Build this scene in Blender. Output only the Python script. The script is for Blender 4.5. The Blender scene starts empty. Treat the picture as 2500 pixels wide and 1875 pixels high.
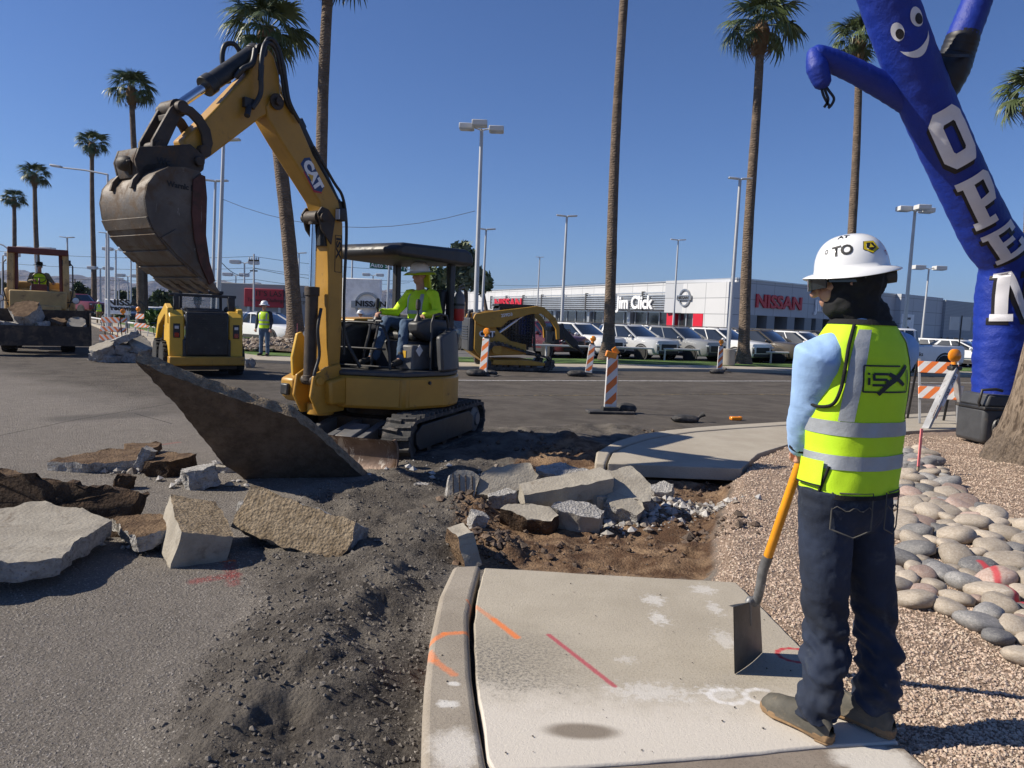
import bpy, bmesh, math, random
import numpy as np
from mathutils import Vector, Matrix, Euler, noise as mn
random.seed(7); rng = np.random.default_rng(7)
S = bpy.context.scene; COL = S.collection
R = math.radians
# ------------------------------------------------------------------ camera, sky, sun, exposure
FOC = 1805.0; PITCH = R(5.06); ROLL = R(2.25); CZ = 1.55
_f = Vector((0, math.cos(PITCH), -math.sin(PITCH))); _r0 = Vector((1, 0, 0)); _u0 = _r0.cross(_f)
_r = _r0*math.cos(ROLL)+_u0*math.sin(ROLL); _u = _u0*math.cos(ROLL)-_r0*math.sin(ROLL)
CAMP = Vector((0, 0, CZ))
cd = bpy.data.cameras.new('camera'); cam = bpy.data.objects.new('camera', cd); COL.objects.link(cam); S.camera = cam
cd.sensor_width = 36; cd.lens = 36*FOC/2500; cd.clip_end = 20000; cd.clip_start = .05
cam.matrix_world = Matrix(((_r.x, _u.x, -_f.x, 0), (_r.y, _u.y, -_f.y, 0), (_r.z, _u.z, -_f.z, CZ), (0, 0, 0, 1)))
SUN_EL = R(37); SUN_DIR = Vector((-math.cos(R(2)), -math.sin(R(2)), 0))      # towards the sun, on the ground
sd = bpy.data.lights.new('sun', 'SUN'); sun = bpy.data.objects.new('sun', sd); COL.objects.link(sun)
sd.energy = 5.0; sd.angle = R(.5); sd.color = (1, .92, .79)
tosun = Vector((SUN_DIR.x*math.cos(SUN_EL), SUN_DIR.y*math.cos(SUN_EL), math.sin(SUN_EL)))
sun.rotation_euler = tosun.to_track_quat('Z', 'Y').to_euler()
W = bpy.data.worlds.new('World'); S.world = W; W.use_nodes = True
_n = W.node_tree.nodes; _l = W.node_tree.links
sky = _n.new('ShaderNodeTexSky'); sky.sky_type = 'NISHITA'; sky.sun_disc = False
sky.sun_elevation = SUN_EL; sky.sun_rotation = math.atan2(tosun.x, tosun.y)
sky.air_density = 1.1; sky.dust_density = .1; sky.ozone_density = 3.2; sky.altitude = 800
_tint = _n.new('ShaderNodeMix'); _tint.data_type = 'RGBA'; _tint.blend_type = 'MULTIPLY'; _tint.inputs[0].default_value = 1; _tint.inputs[7].default_value = (.76, .95, 1.36, 1)
_l.new(sky.outputs[0], _tint.inputs[6]); _l.new(_tint.outputs[2], _n['Background'].inputs[0]); _n['Background'].inputs[1].default_value = .056
S.view_settings.view_transform = 'Standard'; S.view_settings.look = 'None'; S.view_settings.exposure = 0.42; S.view_settings.gamma = 1
S.cycles.max_bounces = 6; S.cycles.diffuse_bounces = 3; S.cycles.transparent_max_bounces = 12

# ------------------------------------------------------------------ pixel -> world helpers (photo pixels, 2500 x 1875)
def ray(x, y): return _f+_r*((x-1250)/FOC)+_u*((937.5-y)/FOC)
def G(x, y, z=0.0):
    d = ray(x, y); return CAMP+d*((z-CZ)/d.z)
def YP(x, y, Y):
    d = ray(x, y); return CAMP+d*(Y/d.y)
def PLN(x, y, p, n):
    d = ray(x, y); return CAMP+d*((Vector(p)-CAMP).dot(n)/d.dot(n))

# ------------------------------------------------------------------ materials
def socket(nt, v, sock):
    if hasattr(v, 'is_output') or isinstance(v, bpy.types.NodeSocket): nt.links.new(v, sock)
    else: sock.default_value = v
def nmath(nt, op, a, b=0.0, c=None, clamp=False):
    n = nt.nodes.new('ShaderNodeMath'); n.operation = op; n.use_clamp = clamp
    socket(nt, a, n.inputs[0]); socket(nt, b, n.inputs[1])
    if c is not None: socket(nt, c, n.inputs[2])
    return n.outputs[0]
def vmath(nt, op, a, b=(0, 0, 0)):
    n = nt.nodes.new('ShaderNodeVectorMath'); n.operation = op
    socket(nt, a, n.inputs[0]); socket(nt, b, n.inputs[1])
    return n.outputs['Value'] if op in ('DOT_PRODUCT', 'LENGTH', 'DISTANCE') else n.outputs[0]
def mixc(nt, f, a, b):
    n = nt.nodes.new('ShaderNodeMix'); n.data_type = 'RGBA'
    socket(nt, f, n.inputs[0])
    for v, s in ((a, n.inputs[6]), (b, n.inputs[7])):
        socket(nt, (*v, 1) if isinstance(v, tuple) and len(v) == 3 else v, s)
    return n.outputs[2]
def nnoise(nt, vec, scale, detail=4, rough=.55, dist=0.0):
    n = nt.nodes.new('ShaderNodeTexNoise'); nt.links.new(vec, n.inputs['Vector'])
    n.inputs['Scale'].default_value = scale; n.inputs['Detail'].default_value = detail
    n.inputs['Roughness'].default_value = rough; n.inputs['Distortion'].default_value = dist
    return n.outputs[0]
def nvor(nt, vec, scale, feat='F1', out='Distance', rnd=1.0):
    n = nt.nodes.new('ShaderNodeTexVoronoi'); nt.links.new(vec, n.inputs['Vector']); n.feature = feat
    n.inputs['Scale'].default_value = scale; n.inputs['Randomness'].default_value = rnd
    return n.outputs[out]
def ramp(nt, fac, lo, hi, a=0.0, b=1.0):
    n = nt.nodes.new('ShaderNodeMapRange'); n.interpolation_type = 'SMOOTHSTEP'
    socket(nt, fac, n.inputs[0]); n.inputs[1].default_value = lo; n.inputs[2].default_value = hi
    n.inputs[3].default_value = a; n.inputs[4].default_value = b
    return n.outputs[0]
def bumpn(nt, h, strength, dist=.01, prev=None):
    n = nt.nodes.new('ShaderNodeBump'); n.inputs['Strength'].default_value = strength; n.inputs['Distance'].default_value = dist
    nt.links.new(h, n.inputs['Height'])
    if prev is not None: nt.links.new(prev, n.inputs['Normal'])
    return n.outputs[0]
def newmat(name):
    m = bpy.data.materials.new(name); m.use_nodes = True
    nt = m.node_tree; return m, nt, nt.nodes['Principled BSDF']
def coord(nt, which='Object'):
    if which == 'World': return nt.nodes.new('ShaderNodeNewGeometry').outputs['Position']
    return nt.nodes.new('ShaderNodeTexCoord').outputs[which]
def dark(c, k): return tuple(x*k for x in c)
def pbr(name, col, rough=.6, metal=0.0, var=.12, vs=3.0, bump=0.0, bs=60.0, dirt=None, emit=None, coat=0.0, trans=0.0, spec=None, bd=.01, scratch=None):
    """colour with large-scale variation, optional bump, dirt=(colour, amount 0..1, scale)"""
    m, nt, p = newmat(name); v = coord(nt)
    c = (*col, 1)
    if var:
        f = ramp(nt, nnoise(nt, v, vs, 5, .6), .3, .7)
        c = mixc(nt, f, dark(col, 1-var), tuple(min(1, x*(1+var)) for x in col))
    if dirt:
        dc, am, ds = dirt
        f = ramp(nt, nnoise(nt, v, ds, 8, .7, .4), .78-am*.55, .88-am*.4)
        c = mixc(nt, f, c, dc)
        rr = nmath(nt, 'MULTIPLY_ADD', f, .85-rough, rough); nt.links.new(rr, p.inputs['Roughness'])
    else: p.inputs['Roughness'].default_value = rough
    if scratch:
        sc, am, ss = scratch
        mp = nt.nodes.new('ShaderNodeMapping'); nt.links.new(v, mp.inputs[0]); mp.inputs['Scale'].default_value = (1, 1, .25); mp.inputs['Rotation'].default_value = (.5, .3, .2)
        f = ramp(nt, nnoise(nt, mp.outputs[0], ss, 6, .75, 1.2), .72-am*.3, .75-am*.25)
        c = mixc(nt, f, c, sc)
    socket(nt, c, p.inputs['Base Color'])
    p.inputs['Metallic'].default_value = metal
    if coat: p.inputs['Coat Weight'].default_value = coat; p.inputs['Coat Roughness'].default_value = .08
    if trans: p.inputs['Transmission Weight'].default_value = trans
    if spec is not None: p.inputs['Specular IOR Level'].default_value = spec
    if bump: nt.links.new(bumpn(nt, nnoise(nt, v, bs, 6, .65), bump, bd), p.inputs['Normal'])
    if emit: p.inputs['Emission Color'].default_value = (*emit[0], 1); p.inputs['Emission Strength'].default_value = emit[1]
    return m

# ------------------------------------------------------------------ mesh builder
class MB:
    def __init__(s): s.v = []; s.f = []; s.mi = []; s.cur = 0; s.M = None
    def add(s, vs, fs, mi=None):
        b = len(s.v)
        if s.M is not None: vs = [s.M @ Vector(q) for q in vs]
        s.v += [tuple(q) for q in vs]; s.f += [tuple(i+b for i in q) for q in fs]
        s.mi += [s.cur if mi is None else mi]*len(fs); return s
    def box(s, c, d, rot=(0, 0, 0), taper=1.0):
        x, y, z = d[0]/2, d[1]/2, d[2]/2; E = Euler(rot).to_matrix(); c = Vector(c)
        vs = [c+E @ Vector(q) for q in ((-x, -y, -z), (x, -y, -z), (x, y, -z), (-x, y, -z), (-x*taper, -y*taper, z), (x*taper, -y*taper, z), (x*taper, y*taper, z), (-x*taper, y*taper, z))]
        return s.add(vs, [(3, 2, 1, 0), (4, 5, 6, 7), (0, 1, 5, 4), (1, 2, 6, 5), (2, 3, 7, 6), (3, 0, 4, 7)])
    def bar(s, a, b, w, h, up=(0, 0, 1)):
        a, b = Vector(a), Vector(b); d = (b-a).normalized(); up = Vector(up)
        if abs(d.dot(up)) > .99: up = Vector((1, 0, 0))
        x = d.cross(up).normalized(); y = x.cross(d)
        r = [x*w/2*i+y*h/2*j for i, j in ((-1, -1), (1, -1), (1, 1), (-1, 1))]
        return s.add([a+q for q in r]+[b+q for q in r], [(3, 2, 1, 0), (4, 5, 6, 7), (0, 1, 5, 4), (1, 2, 6, 5), (2, 3, 7, 6), (3, 0, 4, 7)])
    def rings(s, rr, cap=True, closed=True):
        n = len(rr[0]); vs = [q for r in rr for q in r]; fs = []
        for i in range(len(rr)-1):
            for j in range(n if closed else n-1):
                k = (j+1) % n
                fs.append((i*n+j, i*n+k, (i+1)*n+k, (i+1)*n+j))
        if cap and closed: fs.append(tuple(reversed(range(n)))); fs.append(tuple((len(rr)-1)*n+j for j in range(n)))
        return s.add(vs, fs)
    def tube(s, pts, rad, n=10, cap=True, ref=None, sq=1.0, round_ends=False):
        """swept round section; rad: number or list; sq flattens along the second axis"""
        P = [Vector(p) for p in pts]
        rad = [rad]*len(P) if isinstance(rad, (int, float)) else list(rad)
        if round_ends:
            d0 = (P[0]-P[1]).normalized(); d1 = (P[-1]-P[-2]).normalized(); r0, r1 = rad[0], rad[-1]
            hd = [(.995, .1), (.87, .5), (.5, .87)]
            P = [P[0]+d0*r0*a for a, b in hd]+P+[P[-1]+d1*r1*a for a, b in reversed(hd)]
            rad = [r0*b for a, b in hd]+rad+[r1*b for a, b in reversed(hd)]
        t = [(P[min(i+1, len(P)-1)]-P[max(i-1, 0)]).normalized() for i in range(len(P))]
        up = Vector(ref) if ref else Vector((0, 0, 1))
        if abs(t[0].dot(up)) > .95 and not ref: up = Vector((1, 0, 0))
        x = t[0].cross(up).normalized(); rr = []
        for i in range(len(P)):
            x = (x-t[i]*x.dot(t[i])).normalized(); y = t[i].cross(x)
            rr.append([P[i]+x*math.cos(a)*rad[i]+y*math.sin(a)*rad[i]*sq for a in (2*math.pi*j/n for j in range(n))])
        return s.rings(rr, cap)
    def cyl(s, a, b, r, r2=None, n=16): return s.tube([a, b], [r, r if r2 is None else r2], n)
    def lathe(s, prof, c=(0, 0, 0), n=24, axis='Z', cap=True):
        c = Vector(c); rr = []
        for r, z in prof:
            ring = []
            for j in range(n):
                a = 2*math.pi*j/n; p = (r*math.cos(a), r*math.sin(a), z)
                if axis == 'X': p = (p[2], p[0], p[1])
                elif axis == 'Y': p = (p[1], p[2], p[0])
                ring.append(c+Vector(p))
            rr.append(ring)
        return s.rings(rr, cap)
    def prism(s, poly, o, ex, ey, ez, t0, t1):
        """polygon (2D) in plane o+ex*a+ey*b, extruded along ez from t0 to t1"""
        o, ex, ey, ez = map(Vector, (o, ex, ey, ez)); n = len(poly)
        vs = [o+ex*a+ey*b+ez*t0 for a, b in poly]+[o+ex*a+ey*b+ez*t1 for a, b in poly]
        return s.add(vs, [tuple(reversed(range(n))), tuple(range(n, 2*n))]+[(i, (i+1) % n, n+(i+1) % n, n+i) for i in range(n)])
    def ell(s, c, r, rot=(0, 0, 0), nu=14, nv=9):
        c = Vector(c); E = Euler(rot).to_matrix(); rr = []
        for i in range(nv+1):
            th = math.pi*(.03+.94*i/nv)
            rr.append([c+E @ Vector((r[0]*math.sin(th)*math.cos(2*math.pi*j/nu), r[1]*math.sin(th)*math.sin(2*math.pi*j/nu), -r[2]*math.cos(th))) for j in range(nu)])
        return s.rings(rr)
    def grid(s, fn, nu, nv, closed=False):
        """fn(u,v) 0..1 -> point"""
        vs = [fn(i/nu, j/nv) for j in range(nv+1) for i in range(nu+(0 if closed else 1))]; w = nu if closed else nu+1
        fs = [(j*w+i, j*w+(i+1) % w, (j+1)*w+(i+1) % w, (j+1)*w+i) for j in range(nv) for i in range(nu)]
        return s.add(vs, fs)
    def obj(s, name, mats, parent=None, smooth=40, bev=0.0, fix=True, seg=2, mods=(), loc=None):
        me = bpy.data.meshes.new(name); bm = bmesh.new()
        vs = [bm.verts.new(q) for q in s.v]
        for f, mi in zip(s.f, s.mi):
            try: F = bm.faces.new([vs[i] for i in f]); F.material_index = mi
            except ValueError: pass
        if fix: bmesh.ops.recalc_face_normals(bm, faces=bm.faces)
        lim = math.radians(smooth)
        for F in bm.faces: F.smooth = smooth > 0
        if smooth:
            for e in bm.edges:
                if len(e.link_faces) == 2: e.smooth = e.calc_face_angle(0) < lim
        bm.to_mesh(me); bm.free()
        for m in (mats if isinstance(mats, (list, tuple)) else [mats]): me.materials.append(m)
        o = bpy.data.objects.new(name, me); COL.objects.link(o)
        if parent is not None: o.parent = parent
        if loc is not None: o.location = loc
        if bev:
            b = o.modifiers.new('bevel', 'BEVEL'); b.width = bev; b.segments = seg; b.limit_method = 'ANGLE'; b.angle_limit = R(35); b.harden_normals = False
        for k in mods: k(o)
        return o
def remesh(vox, smooth_it=4, disp=None):
    def f(o):
        m = o.modifiers.new('remesh', 'REMESH'); m.mode = 'VOXEL'; m.voxel_size = vox; m.use_smooth_shade = True
        if smooth_it:
            q = o.modifiers.new('smooth', 'SMOOTH'); q.factor = .5; q.iterations = smooth_it
        if disp:
            t = bpy.data.textures.new('folds', 'CLOUDS'); t.noise_scale = disp[1]; t.noise_depth = 3
            d = o.modifiers.new('folds', 'DISPLACE'); d.texture = t; d.strength = disp[0]; d.mid_level = .5; d.texture_coords = 'LOCAL'
    return f
def subsurf(n):
    def f(o):
        m = o.modifiers.new('subdivision', 'SUBSURF'); m.levels = n; m.render_levels = n
    return f
def tag(o, label=None, cat=None, group=None, kind=None):
    if label: o['label'] = label
    if cat: o['category'] = cat
    if group: o['group'] = group
    if kind: o['kind'] = kind
    return o
def thing(name, label, cat, loc=(0, 0, 0), rotz=0.0, group=None, rot=None):
    o = bpy.data.objects.new(name, None); COL.objects.link(o); o.empty_display_size = .1
    o.location = loc; o.rotation_euler = rot if rot else (0, 0, rotz)
    return tag(o, label, cat, group)
def struct(o): return tag(o, kind='structure')
def dup(root, loc, rotz, label, group=None):
    def cp(o, par):
        c = o.copy(); COL.objects.link(c); c.parent = par
        for ch in list(o.children): cp(ch, c)
        return c
    r = cp(root, None); r.location = loc; r.rotation_euler = (0, 0, rotz)
    return tag(r, label, None, group)
def recolor(root, old, new):
    for o in [root]+list(root.children_recursive):
        if o.type == 'MESH':
            for i, sl in enumerate(o.material_slots):
                if o.data.materials[i] == old: sl.link = 'OBJECT'; sl.material = new
def text_mesh(txt, size=1.0, bold=.0, depth=.01, align='CENTER', sx=1.0):
    """letters as (verts, faces) in the XY plane, baseline at 0"""
    c = bpy.data.curves.new('t', 'FONT'); c.body = txt; c.size = size; c.align_x = align; c.offset = bold; c.extrude = depth/2; c.resolution_u = 3
    o = bpy.data.objects.new('t', c); COL.objects.link(o); dg = bpy.context.evaluated_depsgraph_get(); dg.update()
    me = bpy.data.meshes.new_from_object(o.evaluated_get(dg))
    vs = [(v.co.x*sx, v.co.y, v.co.z) for v in me.vertices]; fs = [tuple(p.vertices) for p in me.polygons]
    bpy.data.objects.remove(o); bpy.data.curves.remove(c); bpy.data.meshes.remove(me)
    return vs, fs
def letters(mb, txt, o, ex, ey, ez, size, bold=0.0, depth=.01, align='CENTER', sx=1.0):
    o, ex, ey, ez = map(Vector, (o, ex, ey, ez)); vs, fs = text_mesh(txt, size, bold, depth, align, sx)
    mb.add([o+ex*a+ey*b+ez*c for a, b, c in vs], fs); return mb

# ------------------------------------------------------------------ numpy noise
_T = rng.random((256, 256)).astype(np.float32)
def vn(x, y):
    xi = np.floor(x).astype(int); yi = np.floor(y).astype(int); fx = x-xi; fy = y-yi
    fx = fx*fx*(3-2*fx); fy = fy*fy*(3-2*fy)
    a = _T[xi & 255, yi & 255]; b = _T[(xi+1) & 255, yi & 255]; c = _T[xi & 255, (yi+1) & 255]; d = _T[(xi+1) & 255, (yi+1) & 255]
    return (a*(1-fx)+b*fx)*(1-fy)+(c*(1-fx)+d*fx)*fy
def fbm(x, y, o=4, g=.5):
    r = 0; a = 1; t = 0
    for i in range(o): r = r+a*vn(x*2**i+17.3*i, y*2**i+5.1*i); t += a; a *= g
    return r/t*2-1
def sdist(poly, X, Y):
    """signed distance to polygon, positive inside"""
    d = np.full(X.shape, 1e9); ins = np.zeros(X.shape, bool); n = len(poly)
    for i in range(n):
        ax, ay = poly[i][:2]; bx, by = poly[(i+1) % n][:2]
        vx, vy = bx-ax, by-ay; L = vx*vx+vy*vy+1e-12
        t = np.clip(((X-ax)*vx+(Y-ay)*vy)/L, 0, 1)
        d = np.minimum(d, np.hypot(X-ax-t*vx, Y-ay-t*vy))
        c = ((ay > Y) != (by > Y)) & (X < vx*(Y-ay)/(vy if abs(vy) > 1e-9 else 1e-9)+ax); ins ^= c
    return np.where(ins, d, -d)
def sstep(a, b, x):
    t = np.clip((x-a)/(b-a), 0, 1); return t*t*(3-2*t)
# ------------------------------------------------------------------ ground
RZ = -.17
def GX(l, z=0.0): return [tuple(G(x, y, z)) for x, y in l]
KERB_OUT = [(1034, 2120), (1030, 1960), (1029, 1830), (1031, 1740), (1036, 1666), (1050, 1553), (1072, 1454), (1106, 1382)]
KERB_IN = [(1174, 1379), (1158, 1440), (1145, 1499), (1147, 1570), (1152, 1650), (1168, 1757), (1190, 1874), (1215, 1990), (1240, 2120)]
SLAB = [(1190, 1850), (1183, 1780), (1166, 1680), (1160, 1590), (1157, 1520), (1166, 1450), (1183, 1386), (1300, 1392), (1452, 1402), (1620, 1411), (1796, 1421), (1870, 1492), (1952, 1576), (2012, 1633), (2075, 1695), (2160, 1778), (2195, 1812), (1995, 1822), (1760, 1846), (1475, 1866), (1208, 1882)]
GRAV = [(1796, 1421), (1778, 1330), (1790, 1240), (1806, 1180), (1822, 1140), (1850, 1108), (1884, 1097), (1931, 1083), (2080, 1066), (2225, 1052), (2376, 1045), (2640, 1030), (3600, 985), (3600, 2600), (2700, 2300), (2268, 1875), (2160, 1778), (2075, 1695), (1952, 1576)]
TRENCH = [(1106, 1382), (1100, 1310), (1130, 1230), (1190, 1170), (1290, 1110), (1400, 1082), (1450, 1085), (1520, 1110), (1810, 1140), (1806, 1180), (1790, 1240), (1778, 1330), (1796, 1421), (1452, 1402), (1181, 1383)]
DARK = [(1060, 2100), (1040, 1700), (1050, 1560), (1106, 1382), (1250, 1240), (1450, 1150), (1640, 1060), (1500, 1035), (1200, 1050), (1000, 1120), (900, 1170), (700, 1250), (600, 1340), (650, 1480), (560, 1600), (430, 1750), (420, 2100)]
GWP = [p[:2] for p in GX(GRAV)]; TWP = [p[:2] for p in GX(TRENCH, RZ)]; DWP = [p[:2] for p in GX(DARK, RZ)]
far_kerb = [p[:2] for p in GX([(1450, 1118), (1462, 1095), (1560, 1060), (1700, 1043), (1920, 1030), (2300, 1006), (2600, 992), (2640, 1030), (2376, 1045), (2225, 1052), (1931, 1083), (1850, 1108), (1810, 1140), (1480, 1118)])]
def height(X, Y):
    sg = sdist(GWP, X, Y); st = sdist(TWP, X, Y); sk = sdist(DWP, X, Y)
    g = sstep(-.24, .08, sg+.06*fbm(X*3, Y*3)); t = sstep(-.15, .2, st)*(1-g); k = sstep(-.35, .35, sk+.25*fbm(X*1.5, Y*1.5))*(1-g)
    n1 = fbm(X*1.3, Y*1.3); n2 = fbm(X*5, Y*5, 4, .55); n3 = fbm(X*19, Y*19, 3, .6)
    near = np.clip((16-Y)/4, 0, 1)
    h = RZ+.012*n1*near
    rut = 1-np.abs(fbm(X*2.2+.6*Y, Y*.9-.35*X, 3))*2.2
    h = h+k*near*(.03+.045*np.clip(rut, -1, 1)+.035*n2+.014*n3)
    pile = np.exp(-((X+.95-.12*(Y-3.2))/.22)**2)*sstep(7.5, 5, Y)*sstep(1.0, 2.2, Y)       # spoil heaped against the kerb
    h = h+.07*pile*(1-g)*(1+.6*n2)
    h = h+t*(-.035+.05*n2+.02*n3+.05*np.clip(fbm(X*2.5+9, Y*2.5), 0, 1))
    h = h+g*(.17-.02+.06*sstep(.5, 2.6, sg)+.03*n1+.012*n2+.004*n3)
    for cx, cy, r, a in BUMPS: h = h+a*np.exp(-((X-cx)**2+(Y-cy)**2)/(r*r))*(1+.5*n2)*(1-g*.6)
    fk = sdist(far_kerb, X, Y); h = np.where(fk > -.05, np.minimum(h, -.15), h)
    return h, g, t, k
BUMPS = []
for px_, py_, r, a in ((1180, 1330, .2, .08), (1240, 1350, .16, .06), (1150, 1245, .25, .08), (1700, 1350, .22, .07), (1760, 1300, .3, .08), (1260, 1090, .35, .12), (1380, 1085, .3, .1), (1130, 1170, .4, .06), (1560, 1230, .5, .06), (1650, 1045, .2, .06),
                       (830, 1215, .5, .05), (950, 1440, .3, .05), (800, 1760, .16, .05), (880, 1680, .2, .05)):
    q = G(px_, py_, RZ); BUMPS.append((q.x, q.y, r, a))
NY = 330; ys = 1.0*(19.0/1.0)**(np.linspace(0, 1, NY)); NX = 420
sx = np.linspace(-1, 1, NX)
YY = np.repeat(ys[:, None], NX, 1); XX = sx[None, :]*(YY*.82+1.2)
HH, gg, tt, kk = height(XX, YY)
edge = np.minimum(1, np.minimum((19-YY)/1.5, np.minimum(1-np.abs(sx)[None, :], .08)*12.5)); HH = np.where(edge < 1, RZ*(1-edge)+HH*edge, HH)
def ground_h(x, y):
    h, _, _, _ = height(np.array([[x]]), np.array([[y]])); return float(h[0, 0])
def H_(px_, py_, z=RZ):
    """photo pixel -> point on the modelled ground"""
    q = G(px_, py_, z)
    for _ in range(4): q = G(px_, py_, ground_h(q.x, q.y))
    return q
def npmesh(name, V, F, mats, parent=None, smooth=True, attrs=None, cols=None):
    me = bpy.data.meshes.new(name); n = len(V); m = len(F); k = F.shape[1]
    me.vertices.add(n); me.vertices.foreach_set('co', np.asarray(V, np.float32).ravel())
    me.loops.add(m*k); me.loops.foreach_set('vertex_index', np.asarray(F, np.int32).ravel())
    me.polygons.add(m); me.polygons.foreach_set('loop_start', np.arange(0, m*k, k, dtype=np.int32)); me.polygons.foreach_set('loop_total', np.full(m, k, np.int32))
    me.update(calc_edges=True)
    me.polygons.foreach_set('use_smooth', np.full(m, smooth))
    for nm, a in (attrs or {}).items():
        at = me.attributes.new(nm, 'FLOAT', 'POINT'); at.data.foreach_set('value', np.asarray(a, np.float32).ravel())
    if cols is not None:
        at = me.color_attributes.new('Col', 'FLOAT_COLOR', 'POINT'); at.data.foreach_set('color', np.asarray(cols, np.float32).ravel())
    for mt in (mats if isinstance(mats, list) else [mats]): me.materials.append(mt)
    o = bpy.data.objects.new(name, me); COL.objects.link(o); o.parent = parent
    return o
def strokes(nt, pos, base, lst):
    """spray-paint strokes: (a, b, half width, colour, opacity, raggedness)"""
    for a, b, w, col, op, rag in lst:
        a = Vector((a[0], a[1], 0)); b = Vector((b[0], b[1], 0)); d = b-a
        flat = vmath(nt, 'MULTIPLY', pos, (1, 1, 0))
        ap = vmath(nt, 'SUBTRACT', flat, tuple(a))
        t = nmath(nt, 'MULTIPLY', vmath(nt, 'DOT_PRODUCT', ap, tuple(d)), 1/d.length_squared, clamp=True)
        sc = nt.nodes.new('ShaderNodeVectorMath'); sc.operation = 'SCALE'; sc.inputs[0].default_value = tuple(d); nt.links.new(t, sc.inputs['Scale'])
        dist = vmath(nt, 'LENGTH', vmath(nt, 'SUBTRACT', ap, sc.outputs[0]))
        nz = nmath(nt, 'MULTIPLY_ADD', nnoise(nt, pos, 45, 3, .7), w*rag, dist)
        f = ramp(nt, nz, w*(.35+rag*.5), w*(1.25+rag*.5), op, 0.0)
        base = mixc(nt, f, base, col)
    return base
# ground material: worn asphalt, black spoil, brown subsoil, pink gravel bed
m, nt, p = newmat('ground_mix'); pos = coord(nt, 'World')
def attr(nt, nm):
    a = nt.nodes.new('ShaderNodeAttribute'); a.attribute_name = nm; return a.outputs['Fac']
sep = nt.nodes.new('ShaderNodeSeparateXYZ'); nt.links.new(pos, sep.inputs[0])
n_f = nnoise(nt, pos, 95, 5, .75); n_m = nnoise(nt, pos, 9, 6, .65); n_b = nnoise(nt, pos, .7, 5, .6); v_s = nvor(nt, pos, 52)
asp = mixc(nt, ramp(nt, n_m, .25, .75), (.195, .172, .148), (.275, .245, .212))
asp = mixc(nt, ramp(nt, n_f, .42, .7), asp, (.11, .096, .083))
vcol = nvor(nt, pos, 48, 'F1', 'Color'); sv = nt.nodes.new('ShaderNodeSeparateColor'); nt.links.new(vcol, sv.inputs[0])
asp = mixc(nt, nmath(nt, 'MULTIPLY', ramp(nt, sv.outputs[0], .82, .95), ramp(nt, v_s, .45, .2)), asp, (.38, .35, .31))
asp = mixc(nt, nmath(nt, 'MULTIPLY', ramp(nt, n_b, .4, .65), .55), asp, (.20, .178, .155))
old = mixc(nt, ramp(nt, nnoise(nt, pos, 1.3, 6, .7, .5), .3, .7), (.075, .064, .053), (.132, .114, .096))
old = mixc(nt, nmath(nt, 'MULTIPLY', ramp(nt, nnoise(nt, pos, 30, 4, .8), .5, .75), .5), old, (.17, .15, .128))
diag = nmath(nt, 'MULTIPLY_ADD', sep.outputs[0], .75, nmath(nt, 'MULTIPLY_ADD', n_b, 3.0, sep.outputs[1]))
asp = mixc(nt, ramp(nt, diag, 8.0, 11.0), asp, old)
spoil = mixc(nt, ramp(nt, nnoise(nt, pos, 26, 6, .7), .35, .7), (.062, .053, .045), (.135, .118, .10))
spoil = mixc(nt, ramp(nt, nnoise(nt, pos, 2.2, 3), .4, .7), spoil, (.18, .158, .132))
soil = mixc(nt, ramp(nt, nnoise(nt, pos, 3.2, 7, .7, .6), .38, .64), (.115, .064, .036), (.34, .225, .135))
soil = mixc(nt, nmath(nt, 'MULTIPLY', ramp(nt, nnoise(nt, pos, 40, 5, .8), .45, .8), .6), soil, (.05, .03, .018))
gr = mixc(nt, ramp(nt, nnoise(nt, pos, 80, 4, .8), .35, .7), (.20, .14, .10), (.50, .37, .28))
gr = mixc(nt, nmath(nt, 'MULTIPLY', ramp(nt, nnoise(nt, pos, 1.1, 4), .5, .72), .6), gr, (.27, .205, .145))
na = nmath(nt, 'MULTIPLY_ADD', nmath(nt, 'SUBTRACT', nnoise(nt, pos, 14, 6, .8), .5), 1.1, 0.0)
def msk(nm): return ramp(nt, nmath(nt, 'ADD', attr(nt, nm), na), .25, .75)
c = mixc(nt, msk('dark'), asp, spoil); c = mixc(nt, msk('soil'), c, soil); c = mixc(nt, msk('gravel'), c, gr)
RED = (.50, .035, .05); ORG = (.75, .20, .05)
def gp(x, y, z=RZ): return tuple(G(x, y, z))
PATCH = (.115, .103, .092); CRK = (.03, .026, .023)
c = strokes(nt, pos, c, [(gp(175, 1022), gp(335, 1012), .42, PATCH, .8, .15)]+[(gp(*a), gp(*b), .014, CRK, .8, 1.0) for a, b in (((0, 1062), (160, 1030)), ((160, 1030), (420, 985)), ((330, 1010), (420, 1035)), ((1230, 985), (1500, 1000)), ((1500, 1000), (1760, 990)), ((1300, 955), (1420, 990)))])
c = strokes(nt, pos, c, [(gp(480, 1420), gp(570, 1405), .06, (.30, .06, .06), .6, 1.2), (gp(560, 1375), gp(570, 1430), .05, (.30, .06, .06), .5, 1.2), (gp(540, 1372), gp(570, 1372), .02, ORG, .6, 1.0),
                         (gp(400, 1085), gp(435, 1080), .05, (.32, .12, .10), .5, 1.0)])
nt.links.new(c, p.inputs['Base Color']); p.inputs['Roughness'].default_value = .95; p.inputs['Specular IOR Level'].default_value = .25
hb = nmath(nt, 'ADD', nmath(nt, 'MULTIPLY', v_s, -.6), nmath(nt, 'MULTIPLY', n_f, .9))
b1 = bumpn(nt, hb, 1.0, .022); nt.links.new(bumpn(nt, n_m, .35, .03, b1), p.inputs['Normal'])
GROUND = m
ii = np.arange(NY*NX).reshape(NY, NX)
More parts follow.
